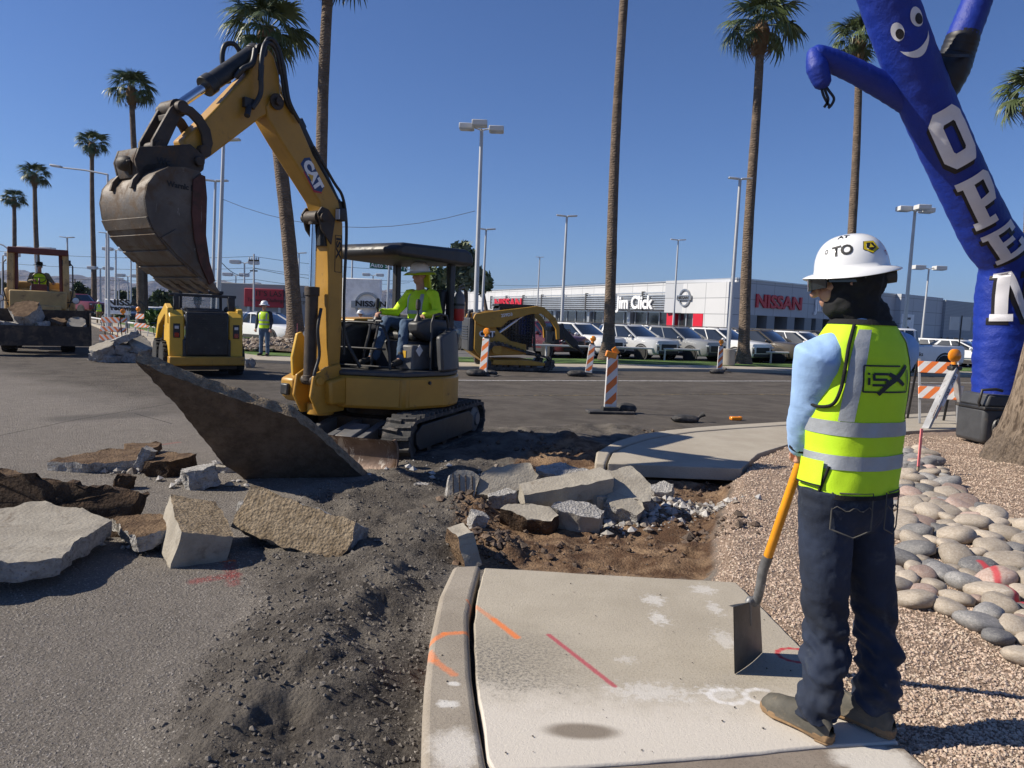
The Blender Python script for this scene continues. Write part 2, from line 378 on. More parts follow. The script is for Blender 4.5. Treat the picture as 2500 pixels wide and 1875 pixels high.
F = np.stack([ii[:-1, :-1].ravel(), ii[:-1, 1:].ravel(), ii[1:, 1:].ravel(), ii[1:, :-1].ravel()], 1)
V = np.stack([XX.ravel(), YY.ravel(), HH.ravel()], 1)
struct(npmesh('road', V, F, GROUND, attrs={'dark': kk, 'soil': tt, 'gravel': gg}))
# the flat outer ground: one sheet with a hole under the near patch, out to the horizon
mb = MB(); x0, x1 = -1*(.82*1+1.2), (.82*1+1.2); X0, X1 = -(19*.82+1.2), (19*.82+1.2); B = 9000
ring = [(x0, 1.0), (x1, 1.0), (X1, 19), (X0, 19)]
mb.add([(a, b, RZ) for a, b in ring]+[(-B, -B, RZ), (B, -B, RZ), (B, B, RZ), (-B, B, RZ)], [(4, 5, 1, 0), (5, 6, 2, 1), (6, 7, 3, 2), (7, 4, 0, 3)])
struct(mb.obj('ground', GROUND))
# ---- concrete
def conc(name, a, b, paint=None, extra=None, spots=.5, speck=.6):
    m, nt, p = newmat(name); pos = coord(nt, 'World')
    c = mixc(nt, ramp(nt, nnoise(nt, pos, 1.6, 6, .65), .3, .7), a, b)
    c = mixc(nt, nmath(nt, 'MULTIPLY', ramp(nt, nnoise(nt, pos, 95, 4, .85), .5, .68), speck), c, dark(a, .45))
    c = mixc(nt, nmath(nt, 'MULTIPLY', ramp(nt, nnoise(nt, pos, 5, 7, .75, .5), .58, .72), spots*.5), c, dark(a, .55))
    if extra: c = extra(nt, pos, c)
    if paint: c = strokes(nt, pos, c, paint)
    nt.links.new(c, p.inputs['Base Color']); p.inputs['Roughness'].default_value = .9; p.inputs['Specular IOR Level'].default_value = .25
    nt.links.new(bumpn(nt, nnoise(nt, pos, 70, 7, .8), .55, .008), p.inputs['Normal'])
    return m
def gs(x, y): return tuple(G(x, y, 0))
def spot(nt, pos, c, ctr, rx, ry, col, op, soft=.5, rag=.5, ns=14):
    v = vmath(nt, 'MULTIPLY', vmath(nt, 'SUBTRACT', pos, tuple(ctr)), (1/rx, 1/ry, 0))
    d = nmath(nt, 'MULTIPLY_ADD', nmath(nt, 'SUBTRACT', nnoise(nt, pos, ns, 6, .75), .5), rag*2, vmath(nt, 'LENGTH', v))
    return mixc(nt, ramp(nt, d, 1-soft, 1+soft*.3, op, 0), c, col)
def slab_extra(nt, pos, c):
    sp = nt.nodes.new('ShaderNodeSeparateXYZ'); nt.links.new(pos, sp.inputs[0])
    q1 = gs(1475, 1866); q2 = gs(1475, 1690)
    wob = nmath(nt, 'MULTIPLY_ADD', nmath(nt, 'SUBTRACT', nnoise(nt, pos, 6, 7, .75), .5), .5, sp.outputs[1])
    c = mixc(nt, ramp(nt, wob, q1[1]+.25, q2[1]+.18, .85, 0), c, (.62, .57, .50))      # pale cement dust along the saw cut
    grime = nmath(nt, 'MULTIPLY', ramp(nt, nnoise(nt, pos, 60, 5, .85), .42, .62), ramp(nt, sp.outputs[0], gs(1200, 1690)[0], gs(1560, 1690)[0], 1, 0))
    band = nmath(nt, 'MULTIPLY', ramp(nt, wob, q2[1]-.10, q2[1]+.06), ramp(nt, wob, q2[1]+.30, q2[1]+.75, 1, 0))
    c = mixc(nt, nmath(nt, 'MULTIPLY', nmath(nt, 'MULTIPLY', grime, band), .9), c, (.11, .105, .10))
    c = spot(nt, pos, c, gs(1420, 1785), .16, .065, (.17, .135, .10), .85, .45, .12, 7)
    for x, y, a, b, o in ((1596, 1465, .07, .09, .6), (1610, 1510, .05, .09, .65), (1718, 1440, .08, .08, .5), (1745, 1485, .04, .1, .5), (1765, 1560, .06, .12, .45), (1510, 1400, .12, .05, .4), (1590, 1690, .2, .08, .5), (1760, 1690, .1, .06, .5), (1530, 1610, .05, .04, .4)):
        c = spot(nt, pos, c, gs(x, y), a, b, (.68, .66, .63), o*.9, .6, 2.2, 26)
    return c
paint = [(gs(1205, 1512), gs(1262, 1556), .022, ORG, .85, .9), (gs(1160, 1480), gs(1205, 1512), .02, ORG, .45, 1.4), (gs(1340, 1550), gs(1500, 1675), .016, (.42, .05, .08), .8, .8)]
ctr = gs(1945, 1600)
for i in range(9):
    a0, a1 = R(40+i*27), R(67+i*27); paint.append(((ctr[0]+.09*math.cos(a0), ctr[1]+.075*math.sin(a0)), (ctr[0]+.09*math.cos(a1), ctr[1]+.075*math.sin(a1)), .014, RED, .75, .9))
for cx, cy in ((1862, 1700), (1775, 1700)):
    ctr = gs(cx, cy)
    for i in range(8):
        a0, a1 = R(60+i*35), R(95+i*35); paint.append(((ctr[0]+.075*math.cos(a0), ctr[1]+.06*math.sin(a0)), (ctr[0]+.075*math.cos(a1), ctr[1]+.06*math.sin(a1)), .016, (.72, .70, .68), .55, 1.2))
CONC = conc('sidewalk_concrete', (.37, .325, .255), (.45, .40, .32), paint, slab_extra)
KCONC = conc('kerb_concrete', (.28, .24, .19), (.36, .315, .255), [(gs(1050, 1568), gs(1085, 1548), .02, ORG, .7, 1.3), (gs(1085, 1548), gs(1138, 1545), .022, ORG, .7, 1.3), (gs(1046, 1590), gs(1060, 1612), .025, ORG, .5, 1.3), (gs(1062, 1615), gs(1108, 1648), .022, ORG, .55, 1.3), (gs(1140, 1465), gs(1150, 1475), .01, ORG, .5, 1.3)],
             lambda nt, pos, c: spot(nt, pos, spot(nt, pos, spot(nt, pos, c, gs(1110, 1830), .10, .16, (.62, .58, .52), .8, .5, .8), gs(1108, 1670), .03, .02, (.7, .68, .64), .7, .5, 1), gs(1095, 1720), .05, .035, (.7, .68, .64), .7, .5, 1.2))
FCONC = conc('pavement_concrete', (.36, .315, .25), (.43, .385, .31))
def sheet(name, poly, z0, z1, mat, bev=.012, wob=0.0, **k):
    P = []
    n = len(poly)
    for i in range(n):
        a, b = Vector(poly[i][:2]), Vector(poly[(i+1) % n][:2]); L = (b-a).length
        s = max(1, int(L/.07)) if wob else 1
        for j in range(s):
            q = a+(b-a)*j/s
            if wob and j: q = q+Vector((random.uniform(-wob, wob), random.uniform(-wob, wob)))
            P.append(q)
    mb = MB(); mb.prism([tuple(q) for q in P], (0, 0, 0), (1, 0, 0), (0, 1, 0), (0, 0, 1), z0, z1)
    return mb.obj(name, mat, bev=bev, **k)
struct(sheet('sidewalk', GX(SLAB), -.13, 0, CONC, .008, .003))
struct(sheet('kerb', GX(KERB_OUT+KERB_IN), -.32, .002, KCONC, .03, 0, seg=3))
DIRTC = conc('dusty_concrete', (.20, .16, .125), (.28, .235, .19), None, lambda nt, pos, c: spot(nt, pos, c, gs(2130, 1850), .17, .12, (.62, .58, .52), .9, .4, .5))
struct(sheet('sidewalk', GX([(1210, 1887), (1478, 1870), (1762, 1850), (1997, 1826), (2198, 1815), (2290, 1895), (2420, 2010), (2560, 2300), (1290, 2300), (1240, 2010)]), -.13, -.004, DIRTC, .006, .002))
# far side of the trench: kerb and sidewalk round the corner
FK_O = [(1452, 1128), (1456, 1103), (1500, 1078), (1560, 1060), (1630, 1050), (1700, 1043), (1800, 1036), (1920, 1029), (2100, 1018), (2300, 1006), (2600, 990), (3200, 965)]
FK_I = [(3200, 975), (2600, 998), (2300, 1014), (2100, 1026), (1920, 1037), (1800, 1045), (1700, 1053), (1640, 1061), (1580, 1071), (1530, 1086), (1490, 1104), (1478, 1131)]
struct(sheet('kerb', GX(FK_O+FK_I), -.32, .002, FCONC, .025, 0, seg=3))
struct(sheet('sidewalk', GX([(1484, 1131), (1496, 1106), (1536, 1088), (1584, 1073), (1642, 1063), (1702, 1055), (1800, 1047), (1920, 1039), (2100, 1028), (2300, 1016), (2600, 1000), (3200, 977), (3200, 1010), (2640, 1030), (2376, 1045), (2225, 1052), (2080, 1066), (1931, 1083), (1884, 1097), (1850, 1108), (1810, 1144), (1650, 1138)]), -.14, 0, FCONC, .008, .004))
# across the street
def far(l, z=-.06): return [tuple(G(x, y, z)) for x, y in l]
FK = far([(120, 766), (206, 784), (240, 797), (262, 806), (300, 818), (370, 842), (440, 862), (520, 873), (640, 878), (760, 883), (900, 888), (1108, 894), (1333, 898), (1560, 899), (1780, 901), (1960, 906), (2380, 915), (2700, 921), (3300, 935)])
def offs(l, d):
    out = []
    for i, q in enumerate(l):
        a, b = Vector(l[max(0, i-1)][:2]), Vector(l[min(len(l)-1, i+1)][:2]); t = (b-a).normalized(); out.append((q[0]-t.y*d, q[1]+t.x*d))
    return out
FKX = [q[:2] for q in FK]; LAWN = pbr('lawn_green', (.085, .15, .028), .95, 0, .45, 1.2, 1.0, 30, dirt=((.15, .15, .06), .25, 4), bd=.05)
struct(sheet('kerb', FKX+offs(FK, .22)[::-1], -.3, -.055, FCONC, .02))
struct(sheet('sidewalk', offs(FK, .23)+offs(FK, 2.1)[::-1], -.3, -.06, FCONC, 0))
tag(sheet('lawn', offs(FK, 2.1)+offs(FK, 4.9)[::-1], -.3, -.03, LAWN, .02), kind='stuff')
LOT = pbr('lot_asphalt', (.11, .104, .098), .9, 0, .2, .4, .3, 40)
struct(sheet('parking_lot', offs(FK, 4.9)+[(140, 30), (300, 400), (-300, 400), (-140, 60)], -.3, -.10, LOT, 0))
WPAINT = pbr('road_paint', (.42, .40, .37), .8, 0, .25, 6, .2, 60, dirt=((.08, .07, .06), .55, 14))
for l in ([(1000, 928), (1200, 930), (1400, 930), (1700, 931), (1960, 931), (2400, 936), (2700, 943)],):
    a = [tuple(G(x, y, RZ))[:2] for x, y in l]; struct(sheet('road_marking', a+offs([(*q, 0) for q in a], .16)[::-1], RZ-.05, RZ+.006, WPAINT, 0))
YPAINT = pbr('worn_yellow_paint', (.26, .19, .08), .85, 0, .25, 6, .2, 60, dirt=((.07, .06, .05), .8, 9))
a = [tuple(G(x, y, RZ))[:2] for x, y in [(1110, 967), (1400, 966), (1780, 963), (2300, 968)]]; struct(sheet('road_marking', a+offs([(*q, 0) for q in a], .12)[::-1], RZ-.05, RZ+.006, YPAINT, 0))
# gutter patch of newer asphalt on the left road
# mountains
MTN = pbr('mountain_rock', (.15, .13, .115), 1, 0, .35, .004, 1.0, .012, bd=40)
def ridge(name, Y, prof, depth):
    pts = [YP(x, y, Y) for x, y in prof]; xs = np.array([q.x for q in pts]); zs = np.array([q.z for q in pts])
    nx, ny = 260, 40; X = np.linspace(xs[0], xs[-1], nx); T = np.interp(X, xs, zs)
    t = np.linspace(0, 1, ny)[:, None]; XX = np.repeat(X[None], ny, 0); YY = Y-depth/2+depth*t+0*XX
    env = np.clip(1-np.abs(t*2-1), 0, 1)**.8
    rid = 1-np.abs(fbm(XX/150, YY/150, 5, .55)); Z = T[None]*env*(.55+.45*np.maximum(rid, env**3))+T[None]*.06*fbm(XX/40, YY/40, 4)
    Z = Z*np.clip(env*6, 0, 1)-5
    ii = np.arange(nx*ny).reshape(ny, nx); F = np.stack([ii[:-1, :-1].ravel(), ii[:-1, 1:].ravel(), ii[1:, 1:].ravel(), ii[1:, :-1].ravel()], 1)
    return struct(npmesh(name, np.stack([XX.ravel(), YY.ravel(), Z.ravel()], 1), F, MTN))
ridge('mountains', 4200, [(-700, 690), (-350, 660), (-100, 668), (10, 655), (40, 652), (80, 662), (120, 671), (160, 668), (185, 664), (215, 674), (250, 669), (290, 672), (320, 690), (345, 684), (380, 682), (420, 703), (470, 730), (500, 722), (520, 690), (545, 678), (575, 688), (610, 686), (630, 684), (655, 705), (700, 735), (760, 752), (800, 748), (930, 705), (960, 700), (990, 730), (1060, 775)], 1900)
# ------------------------------------------------------------------ shared materials
YEL = pbr('machine_yellow', (.42, .225, .03), .42, 0, .12, 2.5, .12, 30, dirt=((.13, .082, .04), .36, 3.5), scratch=((.16, .09, .035), .2, 14))
YEL2 = pbr('bright_machine_yellow', (.62, .37, .04), .4, 0, .08, 2.5, .05, 30, dirt=((.10, .07, .04), .3, 5))
STEEL = pbr('worn_bucket_steel', (.115, .098, .082), .55, .35, .3, 2.2, .35, 25, dirt=((.12, .085, .058), .6, 5), scratch=((.30, .275, .245), .3, 9))
STEELD = pbr('dirty_dark_steel', (.05, .038, .029), .6, .2, .3, 4, .4, 30, dirt=((.10, .062, .036), .5, 7))
REDST = pbr('rusty_red_steel', (.085, .030, .022), .6, .2, .3, 4, .3, 30, dirt=((.06, .04, .03), .6, 6), scratch=((.22, .2, .18), .3, 10))
BLK = pbr('black_paint', (.022, .022, .023), .45, 0, .3, 4, .1, 40, dirt=((.075, .062, .05), .45, 6))
DGREY = pbr('dark_grey_plastic', (.050, .051, .054), .5, 0, .2, 4, .1, 40, dirt=((.10, .085, .068), .35, 5))
MGREY = pbr('mid_grey_plastic', (.13, .13, .132), .5, 0, .2, 4, .1, 40, dirt=((.16, .13, .10), .4, 6))
RUB = pbr('track_rubber', (.038, .037, .036), .8, 0, .25, 6, .5, 40, dirt=((.15, .13, .11), .55, 7))
CHROME = pbr('chrome_rod', (.65, .66, .68), .12, 1, .05)
WHITE = pbr('white_paint', (.78, .78, .77), .5, 0, .05, 3)
BLACKINK = pbr('black_print', (.012, .012, .013), .6, 0, 0)
NAVY = pbr('navy_decal', (.02, .05, .14), .45, 0, .1)
REDP = pbr('red_paint', (.42, .02, .02), .4, 0, .15, 4)
GLASSD = pbr('dark_glass', (.012, .016, .02), .05, 0, 0, coat=.5)
LENS = pbr('lamp_lens', (.6, .62, .65), .1, .2, 0)
SEATV = pbr('black_vinyl', (.02, .02, .021), .5, 0, .2, 8, .2, 60)
AMBER = pbr('amber_plastic', (.85, .27, .01), .25, 0, .15, 8, coat=.4)
SAND = pbr('black_sandbag', (.035, .034, .033), .75, 0, .4, 9, .8, 30, dirt=((.12, .10, .085), .5, 9))
XC = Vector((-1.7, 9.73, RZ))
ex_rot = math.atan2(-.819, -.574)
ex = thing('mini_excavator', 'yellow tracked mini excavator with open black canopy and raised boom, bucket curled at left', 'excavator', XC, ex_rot)
def pu(poly, w0, w1, mb=None, M=None):
    """side profile (u, z) extruded across w"""
    mb = mb or MB(); return mb.prism(poly, (0, 0, 0), (1, 0, 0), (0, 0, 1), (0, 1, 0), w0, w1)
# undercarriage sits at its own angle; all its parts are turned by TU
TU = Matrix.Rotation(math.atan2(-.957, -.29)-ex_rot, 4, 'Z')
def track_path(x0, x1, r, z, n=9):
    P = []
    for i in range(n+1): a = -math.pi/2+math.pi*i/n; P.append((x1+r*math.cos(a), z+r*math.sin(a)))
    for i in range(n+1): a = math.pi/2+math.pi*i/n; P.append((x0+r*math.cos(a), z+r*math.sin(a)))
    return P
def resample(P, n, closed=True):
    Q = [Vector(q) for q in P]+([Vector(P[0])] if closed else []); L = [0]
    for a, b in zip(Q, Q[1:]): L.append(L[-1]+(b-a).length)
    out = []
    for i in range(n):
        s = L[-1]*i/n; k = max(j for j in range(len(L)-1) if L[j] <= s+1e-9); t = (s-L[k])/max(1e-9, L[k+1]-L[k]); out.append((Q[k].lerp(Q[k+1], t), (Q[k+1]-Q[k]).normalized()))
    return out
def make_track(parent, x0, x1, r, zc, y0, y1, M, lugs=44, lug_h=.035, mat=RUB, name='track'):
    mb = MB(); mb.M = M; P = track_path(x0, x1, r, zc); n = len(P); th = .045
    inner = [(x0+(q[0]-x0)*1 if 0 else q[0], q[1]) for q in P]
    rr = []
    for (x, z) in P:
        cx = min(max(x, x0), x1); d = Vector((x-cx, z-zc)); d = d.normalized() if d.length > 1e-6 else Vector((0, 1)); i = Vector((x, z))-d*th
        rr.append([Vector((x, y0, z)), Vector((x, y1, z)), Vector((i.x, y1, i.y)), Vector((i.x, y0, i.y))])
    rr.append(rr[0]); mb.rings(rr, cap=False)
    for k, (q, t) in enumerate(resample(P, lugs)):
        nrm = Vector((t.y, -t.x)); w = .055 if lug_h > .02 else .03
        for s in (0, 1):
            ya, yb = (y0+.004, (y0+y1)/2+.02) if s == 0 else ((y0+y1)/2-.02, y1-.004)
            off = .022*(1 if s else -1); c = q+t*off; vs = []
            for h, ww in ((-.006, w), (lug_h, w*.62)):
                for yy, sk in ((ya, .018 if s == 0 else 0), (yb, 0 if s == 0 else .018)):
                    for e in (-.5, .5): e2 = c+nrm*h+t*(ww*e+sk); vs.append((e2.x, yy, e2.y))
            mb.add(vs, [(0, 1, 3, 2), (4, 6, 7, 5), (0, 4, 5, 1), (2, 3, 7, 6), (0, 2, 6, 4), (1, 5, 7, 3)])
    tr = mb.obj(name, mat, parent, smooth=30)
    return tr
for s in (1, -1):
    y0, y1 = (.62, .97) if s > 0 else (-.97, -.62)
    tr = make_track(ex, -1.12, 1.0, .245, .27, y0, y1, TU)
    mb = MB(); mb.M = TU; ya = .66 if s > 0 else -.93
    mb.prism([(-.95, .12), (.85, .12), (.95, .2), (.95, .34), (.8, .42), (-.8, .42), (-.95, .34)], (0, 0, 0), (1, 0, 0), (0, 0, 1), (0, 1, 0), ya, ya+.27); mb.obj('track_frame', BLK, ex, bev=.012)
    mb = MB(); mb.M = TU; mb.lathe([(.02, -.12), (.15, -.12), (.19, -.10), (.19, .1), (.15, .12), (.1, .125), (.09, .15), (.02, .15)] if s > 0 else [(.02, -.15), (.09, -.15), (.1, -.125), (.19, -.1), (.19, .1), (.02, .12)], (-1.12, (y0+y1)/2, .27), 24, 'Y'); mb.obj('sprocket', MGREY, ex, bev=.004)
    mb = MB(); mb.M = TU; mb.lathe([(.03, -.1), (.19, -.1), (.2, -.06), (.2, .06), (.19, .1), (.03, .1)], (1.0, (y0+y1)/2, .27), 24, 'Y'); mb.obj('idler_wheel', BLK, ex)
    for x in (-.55, 0, .5): mb = MB(); mb.M = TU; mb.lathe([(.02, -.1), (.08, -.1), (.08, .1), (.02, .1)], (x, (y0+y1)/2, .135), 14, 'Y'); mb.obj('roller', STEELD, ex)
mb = MB(); mb.M = TU; mb.box((0, 0, .33), (1.1, 1.3, .22)); mb.box((.3, 0, .30), (.7, .7, .26)); mb.bar((.4, .3, .35), (.9, .45, .3), .12, .12); mb.obj('undercarriage_frame', STEELD, ex, bev=.02)
mb = MB(); mb.cyl((0, 0, .42), (0, 0, .57), .47, n=32); mb.obj('slew_ring', STEELD, ex)
mb = MB(); mb.M = TU
prof = [(1.66, .36), (1.60, .30), (1.565, .2), (1.57, .1), (1.62, 0.0), (1.72, -.07)]
mb.rings([[Vector((x, -.97+1.94*k/10, z)) for k in range(11)] for x, z in prof]+[[Vector((x-.035, -.97+1.94*k/10, z-.01)) for k in range(11)] for x, z in reversed(prof)], cap=False, closed=False)
mb.rings([[Vector((1.66, -.97+1.94*k/10, .36)) for k in range(11)], [Vector((1.625, -.97+1.94*k/10, .35)) for k in range(11)]], False, False)
for y in (-.98, .955): mb.prism([(1.66, .36), (1.60, .30), (1.565, .2), (1.57, .1), (1.62, 0.0), (1.72, -.07), (1.72, -.11), (1.58, -.05), (1.53, .1), (1.53, .25), (1.6, .37)], (0, 0, 0), (1, 0, 0), (0, 0, 1), (0, 1, 0), y, y+.025)
BLADEM = pbr('scoured_blade_steel', (.15, .10, .075), .5, .4, .35, 3, .3, 30, dirt=((.12, .07, .04), .5, 4), scratch=((.42, .36, .30), .6, 6))
bl = mb.obj('dozer_blade', BLADEM, ex, smooth=50)
mb = MB(); mb.M = TU
for y in (-.38, .38): mb.bar((.45, y*.9, .36), (1.55, y, .17), .1, .16)
mb.bar((.5, 0, .38), (1.5, 0, .22), .1, .1); mb.box((1.15, .2, .33), (.45, .22, .05), (0, .2, 0)); mb.obj('blade_arm', MGREY, bl, bev=.012)
# --- house
arc = lambda r, a0, a1, n: [(r*math.cos(R(a0+(a1-a0)*i/n)), r*math.sin(R(a0+(a1-a0)*i/n))) for i in range(n+1)]
outline = [(.93, .22), (.53, .88)]+arc(.99, 98, 262, 14)+[(.53, -.88), (.93, -.32)]
mb = MB(); mb.prism(outline, (0, 0, 0), (1, 0, 0), (0, 1, 0), (0, 0, 1), .57, .96); house = mb.obj('house_body', YEL, ex, bev=.03)
mb = MB(); mb.prism([(x*.985, y*.985) for x, y in outline], (0, 0, 0), (1, 0, 0), (0, 1, 0), (0, 0, 1), .965, 1.02); mb.obj('deck_plate', DGREY, ex, bev=.015)
# door panels that stand slightly proud of the body
mb = MB()
def wallp(a, b, z0, z1, t=.012):
    a, b = Vector((*a, 0)), Vector((*b, 0)); d = (b-a).normalized(); n = Vector((d.y, -d.x, 0))
    if n.dot((a+b)/2) < 0: n = -n
    mb.prism([(0, z0), ((b-a).length, z0), ((b-a).length, z1), (0, z1)], a, d, (0, 0, 1), n, -.005, t)
wallp((.46, .885), (-.08, .975), .60, .94); wallp((.90, .27), (.56, .835), .60, .94); pan = mb.obj('side_panel', YEL, house, bev=.012)
mb = MB(); mb.cyl((.16, .935, .89), (.155, .965, .89), .022, n=12); mb.obj('panel_lock', BLK, pan)
mb = MB(); mb.prism(arc(.995, 92, 268, 18)+arc(.9, 268, 92, 18), (0, 0, 0), (1, 0, 0), (0, 1, 0), (0, 0, 1), 1.02, 1.56)
for v in range(len(mb.v)):
    x, y, z = mb.v[v]
    if z > 1.3: mb.v[v] = (x*.93, y*.95, z-.16*max(0, (x+.35)/.5))
mb.obj('engine_cover', DGREY, ex, bev=.03)
mb = MB(); mb.box((-.62, .02, 1.26), (.5, 1.1, .5)); mb.obj('engine_hood', BLK, ex, bev=.05)
mb = MB(); mb.prism([(.78, 1.02), (.8, 1.2), (.62, 1.46), (.3, 1.6), (-.3, 1.62), (-.42, 1.02)], (0, 0, 0), (1, 0, 0), (0, 0, 1), (0, 1, 0), -.9, -.24); mb.obj('side_cover', BLK, ex, bev=.08, seg=3)
mb = MB(); mb.prism([(.28, 1.605), (-.3, 1.625), (-.3, 1.66), (.26, 1.64)], (0, 0, 0), (1, 0, 0), (0, 0, 1), (0, 1, 0), -.85, -.28); mb.obj('cover_top', YEL, ex, bev=.015)
# front chassis nose, swing bracket and boom-foot guard
mb = MB(); mb.prism([(.9, .60), (1.22, .62), (1.30, .7), (1.30, .9), (1.1, .98), (.9, .96)], (0, 0, 0), (1, 0, 0), (0, 0, 1), (0, 1, 0), -.44, -.2); mb.prism([(.85, .6), (1.12, .62), (1.14, .9), (.85, .96)], (0, 0, 0), (1, 0, 0), (0, 0, 1), (0, 1, 0), -.2, .27); mb.obj('chassis_nose', YEL, ex, bev=.03)
mb = MB(); mb.prism([(1.25, .70), (1.25, .84), (1.34, .84), (1.34, .70)], (0, 0, 0), (1, 0, 0), (0, 0, 1), (0, 1, 0), -.40, -.26); mb.obj('tie_down_slot', BLK, ex, bev=.02)
mb = MB(); mb.prism([(.92, .9), (1.22, .88), (1.24, 1.15), (1.17, 1.44), (1.10, 1.46), (.95, 1.2)], (0, 0, 0), (1, 0, 0), (0, 0, 1), (0, 1, 0), -.34, -.29); mb.obj('hose_guard', YEL2, ex, bev=.012)
mb = MB()
for w in (-.17, .13): mb.prism([(.82, .52), (1.22, .5), (1.34, .72), (1.3, .96), (1.12, 1.06), (.9, 1.1), (.84, .9)], (0, 0, 0), (1, 0, 0), (0, 0, 1), (0, 1, 0), w, w+.04)
mb.cyl((1.05, 0, .48), (1.05, 0, .62), .16); mb.cyl((1.22, -.2, .9), (1.22, .2, .9), .055); mb.obj('swing_bracket', YEL, ex, bev=.012)
# --- boom, arm, cylinders
BOOM = [(1.02, .82), (1.05, 1.3), (1.06, 2.0), (1.07, 2.45), (1.12, 2.75), (1.22, 2.97), (1.5, 3.27), (1.74, 3.52), (1.93, 3.74), (1.95, 3.86), (1.88, 3.98), (1.74, 3.99), (1.6, 3.92), (1.32, 3.48), (1.07, 3.19), (.93, 3.02), (.86, 2.77), (.84, 2.1), (.85, 1.3), (.88, .82)]
boom = pu(BOOM, -.125, .125).obj('boom', YEL, ex, bev=.018)
mb = MB()
for w in (-.15, .125): mb.prism([(1.05, 2.5), (1.2, 2.66), (1.26, 2.84), (1.2, 2.92), (1.1, 2.9), (1.0, 2.8)], (0, 0, 0), (1, 0, 0), (0, 0, 1), (0, 1, 0), w, w+.025)
mb.cyl((1.19, -.19, 2.80), (1.19, .19, 2.80), .05); mb.obj('cylinder_lug', STEELD, boom, bev=.005)
mb = MB(); mb.box((1.06, 0, 2.66), (.12, .2, .36)); mb.obj('boom_pocket', BLK, boom, bev=.01)
ARM = [(1.84, 4.40), (1.91, 4.46), (2.05, 4.42), (2.15, 4.14), (2.28, 3.99), (2.63, 3.58), (2.87, 3.32), (2.83, 3.19), (2.70, 3.13), (2.58, 3.22), (2.0, 3.73), (1.84, 3.83), (1.75, 3.97), (1.77, 4.22)]
arm = pu(ARM, -.105, .105).obj('arm', YEL, ex, bev=.018)
mb = MB()
for w in (-.16, .145): mb.lathe([(.0, 0), (.085, 0), (.085, .015), (0, .015)], (1.84, w, 3.93), 16, 'Y')
mb.lathe([(0, -.2), (.04, -.2), (.04, .2), (0, .2)], (1.84, 0, 3.93), 12, 'Y'); mb.obj('arm_pivot', STEELD, arm)
pu([(1.98, 4.12), (2.05, 4.1), (2.03, 4.26), (1.97, 4.28)], .1, .109).obj('arm_opening', BLK, arm)
mb = MB(); mb.box((2.18, .14, 3.83), (.12, .05, .1)); mb.cyl((2.18, .15, 3.80), (2.24, .2, 3.68), .03); mb.obj('arm_bracket', BLK, arm, bev=.004)
def hyd(a, b, rb, rr, split, name, parent):
    a, b = Vector(a), Vector(b); c = a.lerp(b, split); d = (b-a).normalized()
    mb = MB(); mb.cyl(a, c, rb, n=18); mb.cyl(c-d*.09, c+d*.015, rb*1.18, n=18); mb.cyl(a-d*.01, a+d*.06, rb*1.1, n=18)
    s = Vector((0, 1, 0)); mb.cyl(a-s*rb*1.3, a+s*rb*1.3, rb*.8, n=14); o = mb.obj(name, BLK if name != 'boom_cylinder' else STEELD, parent, bev=.006)
    mb = MB(); mb.cyl(c, b, rr, n=16); mb.obj('cylinder_rod', CHROME, o)
    mb = MB(); mb.cyl(b-s*rr*2.4, b+s*rr*2.4, rr*1.9, n=14); mb.cyl(b-d*.08, b, rr*1.5, n=12); mb.obj('rod_eye', STEELD, o); return o
hyd((1.22, 0, .9), (1.19, 0, 2.80), .075, .042, .57, 'boom_cylinder', ex)
hyd((2.0, 0, 4.42), (2.93, 0, 3.60), .088, .045, .62, 'bucket_cylinder', ex)
hyd((.86, 0, 2.98), (1.80, 0, 4.30), .07, .036, .64, 'arm_cylinder', ex)
def hose(pts, r=.02, name='hydraulic_hose'):
    mb = MB(); P = [Vector(p) for p in pts]; Q = []
    for i in range(len(P)-1):
        p0, p1, p2, p3 = P[max(0, i-1)], P[i], P[i+1], P[min(len(P)-1, i+2)]
        for k in range(6):
            t = k/6; Q.append(.5*((2*p1)+(p2-p0)*t+(2*p0-5*p1+4*p2-p3)*t*t+(3*p1-p0-3*p2+p3)*t**3))
    Q.append(P[-1]); mb.tube(Q, r, 8); return mb.obj(name, BLK, ex, smooth=60)
hose([(2.16, .17, 3.78), (2.08, .2, 3.95), (2.08, .2, 4.2), (2.04, .19, 4.42), (1.96, .16, 4.5), (1.86, .15, 4.46), (1.78, .15, 4.25), (1.72, .15, 3.98), (1.62, .16, 3.86)], .026)
hose([(2.03, .13, 4.36), (1.96, .16, 4.54), (1.84, .17, 4.48), (1.76, .18, 4.2), (1.70, .18, 3.96), (1.55, .17, 3.78)], .022)
hose([(2.22, -.14, 4.06), (2.28, -.17, 4.26), (2.26, -.16, 4.43), (2.17, -.13, 4.47), (2.10, -.12, 4.4)], .026)
hose([(2.30, .08, 4.06), (2.24, .13, 4.16), (2.14, .14, 4.24), (2.09, .12, 4.4)], .03)
hose([(1.3, .1, 3.58), (1.18, .12, 3.42), (1.0, .12, 3.22), (.88, .12, 3.1), (.8, .1, 2.9), (.78, .1, 2.6), (.80, .1, 1.9), (.78, .1, 1.2)], .018)
hose([(1.15, .1, 1.75), (1.22, .13, 1.5), (1.2, .14, 1.2), (1.28, .15, .95), (1.2, .15, .8)], .02)
hose([(.8, .08, 1.6), (.75, .12, 1.35), (.72, .2, 1.2), (.66, .26, 1.05)], .022)
